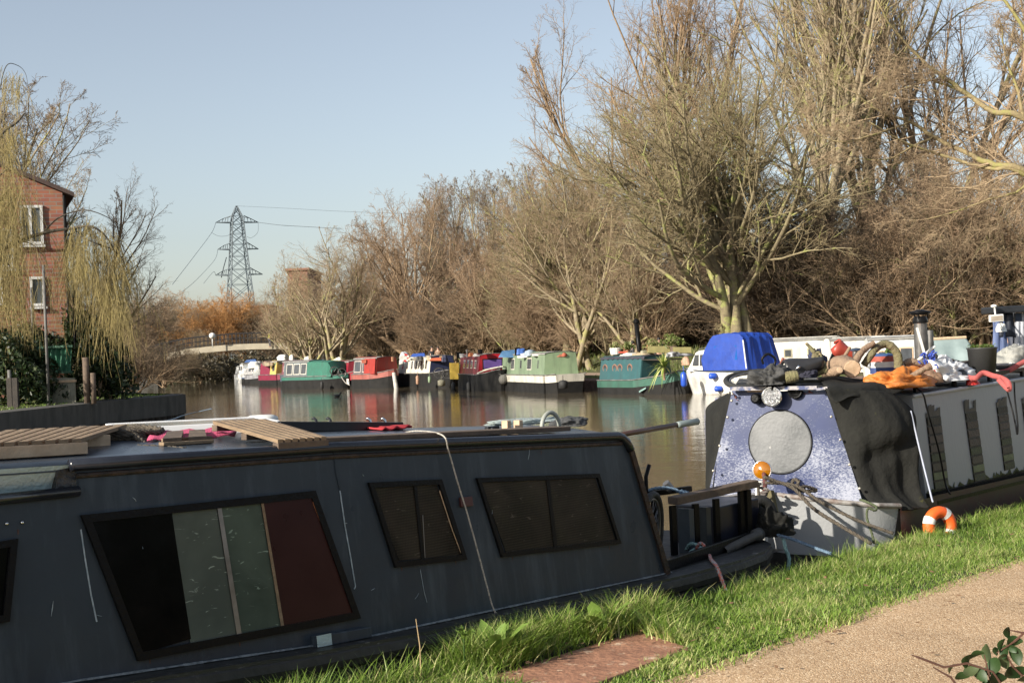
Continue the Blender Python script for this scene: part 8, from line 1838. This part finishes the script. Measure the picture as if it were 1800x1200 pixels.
# pylon
M_pyl = mat('pylon_steel', (0.10, 0.13, 0.155), rough=.6)
DP = 430; top = W(415.5, 362, DP); ax_ = Vector((top.x, top.y, 0)); py_ = thing('electricity_pylon', 'tall lattice electricity pylon with three cross arms beyond the trees', 'pylon', Vector((top.x, top.y, 1)))
pz = lambda y: W(418, y, DP).z
prof = [(1.5, 4.2), (pz(530), 3.7), (pz(482), 2.9), (pz(437), 2.3), (pz(390), 1.75), (pz(377), 1.3), (top.z, .12)]
zs = [1.5]; 
while zs[-1] < top.z - 1.2: zs.append(zs[-1] + max(1.8, np.interp(zs[-1], [p[0] for p in prof], [p[1] for p in prof]) * 1.5))
zs.append(top.z); mb = MB(); wv_ = lambda z: float(np.interp(z, [p[0] for p in prof], [p[1] for p in prof]))
R45 = (Vector((.92, .38, 0)), Vector((-.38, .92, 0)))
def pc(z, i): w_ = wv_(z); sx, sy = ((1, 1), (-1, 1), (-1, -1), (1, -1))[i % 4]; return ax_ + (R45[0] * sx + R45[1] * sy) * w_ + Z * z
for a, b in zip(zs, zs[1:]):
    for i in range(4):
        mb.bar(pc(a, i), pc(b, i), .26, .26); mb.bar(pc(a, i), pc(b, i + 1), .15, .15); mb.bar(pc(a, i + 1), pc(b, i), .15, .15); mb.bar(pc(b, i), pc(b, i + 1), .13, .13)
obj('tower', mb, M_pyl, py_)
ends = []
for y, hwid in ((391, 6.7), (438, 6.4), (483, 7.4)):
    z = pz(y); w_ = wv_(z); mb = MB()
    for s in (-1, 1):
        tip = ax_ + R45[0] * (s * hwid) + Z * z; ends.append(tip)
        for sy in (-1, 1):
            r0_ = ax_ + R45[0] * s * w_ + R45[1] * sy * w_ + Z * z; r1_ = ax_ + R45[0] * s * w_ + R45[1] * sy * w_ + Z * (z + 2.0); mb.bar(r0_, tip, .24, .24)
            mid = ax_ + R45[0] * (s * (w_ * .55 + hwid * .45)) + Z * (z + 1.35); mb.bar(r1_, mid, .2, .2); mb.bar(mid, tip, .2, .2)
        for k in range(1, 5):
            u = k / 5; mb.bar(r0_.lerp(tip, u), (r1_.lerp(mid, min(1, u * 1.8)) if u < .55 else mid.lerp(tip, (u - .55) / .45)), .13, .13)
    obj('cross_arm', mb, M_pyl, py_)
M_wire = mat('wire', (0.10, 0.12, 0.14), rough=.6)
def wire(label, P_, r_=.055):
    P2 = [W(*p) if not isinstance(p, Vector) else p for p in P_]; mb = MB(); mb.tube(curve_pts(P2, 24), r_, 4); obj('power_line', mb, M_wire, None, org=P2[0], label=label, cat='power line', group='power lines of the pylon')
wire('power line sloping down left from the top arm of the pylon', [ends[0], (372, 409, 415), (340, 452, 370), (303, 500, 320)], .07)
wire('power line sloping down left from the middle arm of the pylon', [ends[2], (377, 457, 415), (345, 492, 370), (320, 513, 330)], .06)
wire('power line sloping down left from the lowest arm of the pylon', [ends[4], (375, 478, 410), (358, 498, 380)], .06)
wire('power line running right from the top arm of the pylon', [ends[1], (490, 395.5, 425), (520, 397.5, 425), (600, 402, 420)], .07)
wire('thin earth wire running right from the very top of the pylon', [top, (500, 366, 425), (600, 371.5, 420), (720, 376, 420)], .04)
wire('slack jumper loop on the left of the pylon top arm', [(372, 409, 428), (385, 415, 428), (400, 414, 428), (409, 408, 428)], .05)
wire('slack jumper loop on the right of the pylon top arm', [ends[1], (453, 408, 428), (442, 418, 428), (434, 416, 428)], .05)
wire('short blue insulator string left of the pylon', [(398, 452, 428), (393, 470, 428), (389, 488, 428)], .16)
# distant brick blocks
M_br2 = mat_brick('far_brick', (0.36, 0.15, 0.09), (0.25, 0.10, 0.07), (0.3, 0.22, 0.17), .6)
def block(name, label, x0, x1, ytop, D, depth, m_, cat='building'):
    a, b = W(x0, ytop, D), W(x1, ytop, D); z = a.z; a = at_z(a, 0); b = at_z(b, 0); o = thing(name, label, cat, a); u = (b - a).normalized(); v = Vector((-u.y, u.x, 0)) if u.x > 0 else Vector((u.y, -u.x, 0)); c, d = b + v * depth, a + v * depth
    uvwall('wall', [([at_z(a, .5), at_z(b, .5), at_z(b, z), at_z(a, z)], u, a), ([at_z(b, .5), at_z(c, .5), at_z(c, z), at_z(b, z)], v, a), ([at_z(d, .5), at_z(a, .5), at_z(a, z), at_z(d, z)], v, a)], m_, o)
    mb = MB(); mb.prism([at_z(a - u * .3 - v * .3, z), at_z(b + u * .3 - v * .3, z), at_z(c + u * .3 + v * .3, z), at_z(d - u * .3 + v * .3, z)], Z * .3); obj('roof', mb, mat('far_roof', (0.32, 0.16, 0.10), (0.22, 0.11, 0.08), rough=.8), o)
    for k in range(2):
        wa_ = a + u * ((b - a).length * (.3 + .35 * k)); mb = MB(); zz = z * .62; mb.prism([at_z(wa_, zz), at_z(wa_ + u * 1.2, zz), at_z(wa_ + u * 1.2, zz + 1.3), at_z(wa_, zz + 1.3)], -v * .05); obj('window', mb, C_win, o)
    return o
block('brick_block', 'plain red brick block behind the pale-limbed tree', 505, 540, 476, 190, 14, M_br2)
block('brick_block', 'low brick building with a pale roof right of the pylon base', 436, 473, 540, 230, 8, mat_brick('far_brick2', (0.5, 0.27, 0.18), (0.4, 0.2, 0.14), (0.4, 0.3, 0.24), .6))

# fallen leaves on the path and the grass
g = np.random.default_rng(12); n = 520; t_ = 3 + 14 * g.random(n) ** 1.2; s_ = np.where(g.random(n) < .45, g.uniform(2.2, 4.1, n), g.uniform(4.0, 5.0, n)); s_ = np.where((g.random(n) < .5) & (s_ < 4.1), 4.05 - .35 * g.random(n) ** 2, s_)
c_v = np.array(AX)[None] * t_[:, None] + np.array(NB)[None] * s_[:, None]; c_v[:, 2] = np.where(s_ < 4.05, .722, .75); a_ = g.uniform(0, 6.28, n); r_ = g.uniform(.008, .022, n)
u_v = np.stack([np.cos(a_), np.sin(a_), g.uniform(-.3, .3, n)], 1) * r_[:, None]; v_v = np.stack([-np.sin(a_), np.cos(a_), g.uniform(-.3, .3, n)], 1) * r_[:, None] * .6
V = np.stack([c_v - u_v, c_v + v_v, c_v + u_v, c_v - v_v], 1).reshape(-1, 3)
link('fallen_leaves', npmesh('fallen_leaves', V, np.arange(n * 4).reshape(-1, 4), mat('dead_leaf', (0.28, 0.16, 0.08), (0.12, 0.07, 0.04), rough=.9, ns=30)), kind='stuff')
# hedge behind the viewer's path (what the boat windows mirror)
g = np.random.default_rng(3); rows = []
hs = []
for i in range(14):
    v = i / 13; row = []
    for j in range(140):
        t = -6 + j * .22; ht = 2.2 + .35 * math.sin(t * .9) + .2 * math.sin(t * 2.3); a = PI * v
        row.append(B(t, -3.0 + 1.1 * math.cos(a) * (-1) + g.normal(0, .06), .6 + ht * math.sin(a) ** .55 + g.normal(0, .06)))
    rows.append(row)
mb = MB(); mb.grid(rows); obj('hedge', mb, mat('hedge_green', (0.035, 0.05, 0.015), (0.015, 0.02, 0.008), rough=.95, ns=9, bump=1, bs=20), None, kind='stuff')
# more roof clutter on the boats across the water
g = random.Random(99); CLC = [(.62, .6, .56), (.12, .22, .45), (.35, .26, .17), (.06, .06, .06), (.45, .12, .07), (.16, .24, .13), (.5, .42, .28)]
CLN = [('white', 0), ('blue', 1), ('brown', 2), ('black', 3), ('rust red', 4), ('green', 5), ('straw', 6)]
for bt, x0_, x1_, y_, D_2, n_ in (('pale green boat', 965, 998, 623, 66.5, 2), ('off-white boat', 700, 785, 629, 85, 4), ('sea-green boat', 530, 604, 637, 94, 4), ('plum boat', 500, 524, 638, 101, 2), ('dark red boat', 466, 490, 640, 109, 3), ('salmon boat', 636, 690, 635, 88, 3)):
    used = set()
    for k in range(n_):
        nm_, ci = CLN[(k * 3 + len(bt)) % 7]
        if nm_ in used: continue
        used.add(nm_); px = x0_ + (x1_ - x0_) * (k + g.uniform(.2, .8)) / n_
        knd = ('box', 'heap', 'cyl')[k % 3]; nn = {'box': 'crate', 'heap': 'bundle', 'cyl': 'tub'}[knd]
        lump('roof_' + nn, 'small %s %s among the clutter on the %s roof' % (nm_, nn, bt), nn, px, y_, D_2, g.uniform(.3, .55), g.uniform(.16, .3), cm('cl_' + nm_.replace(' ', '_'), CLC[ci]), 200 + k, knd)
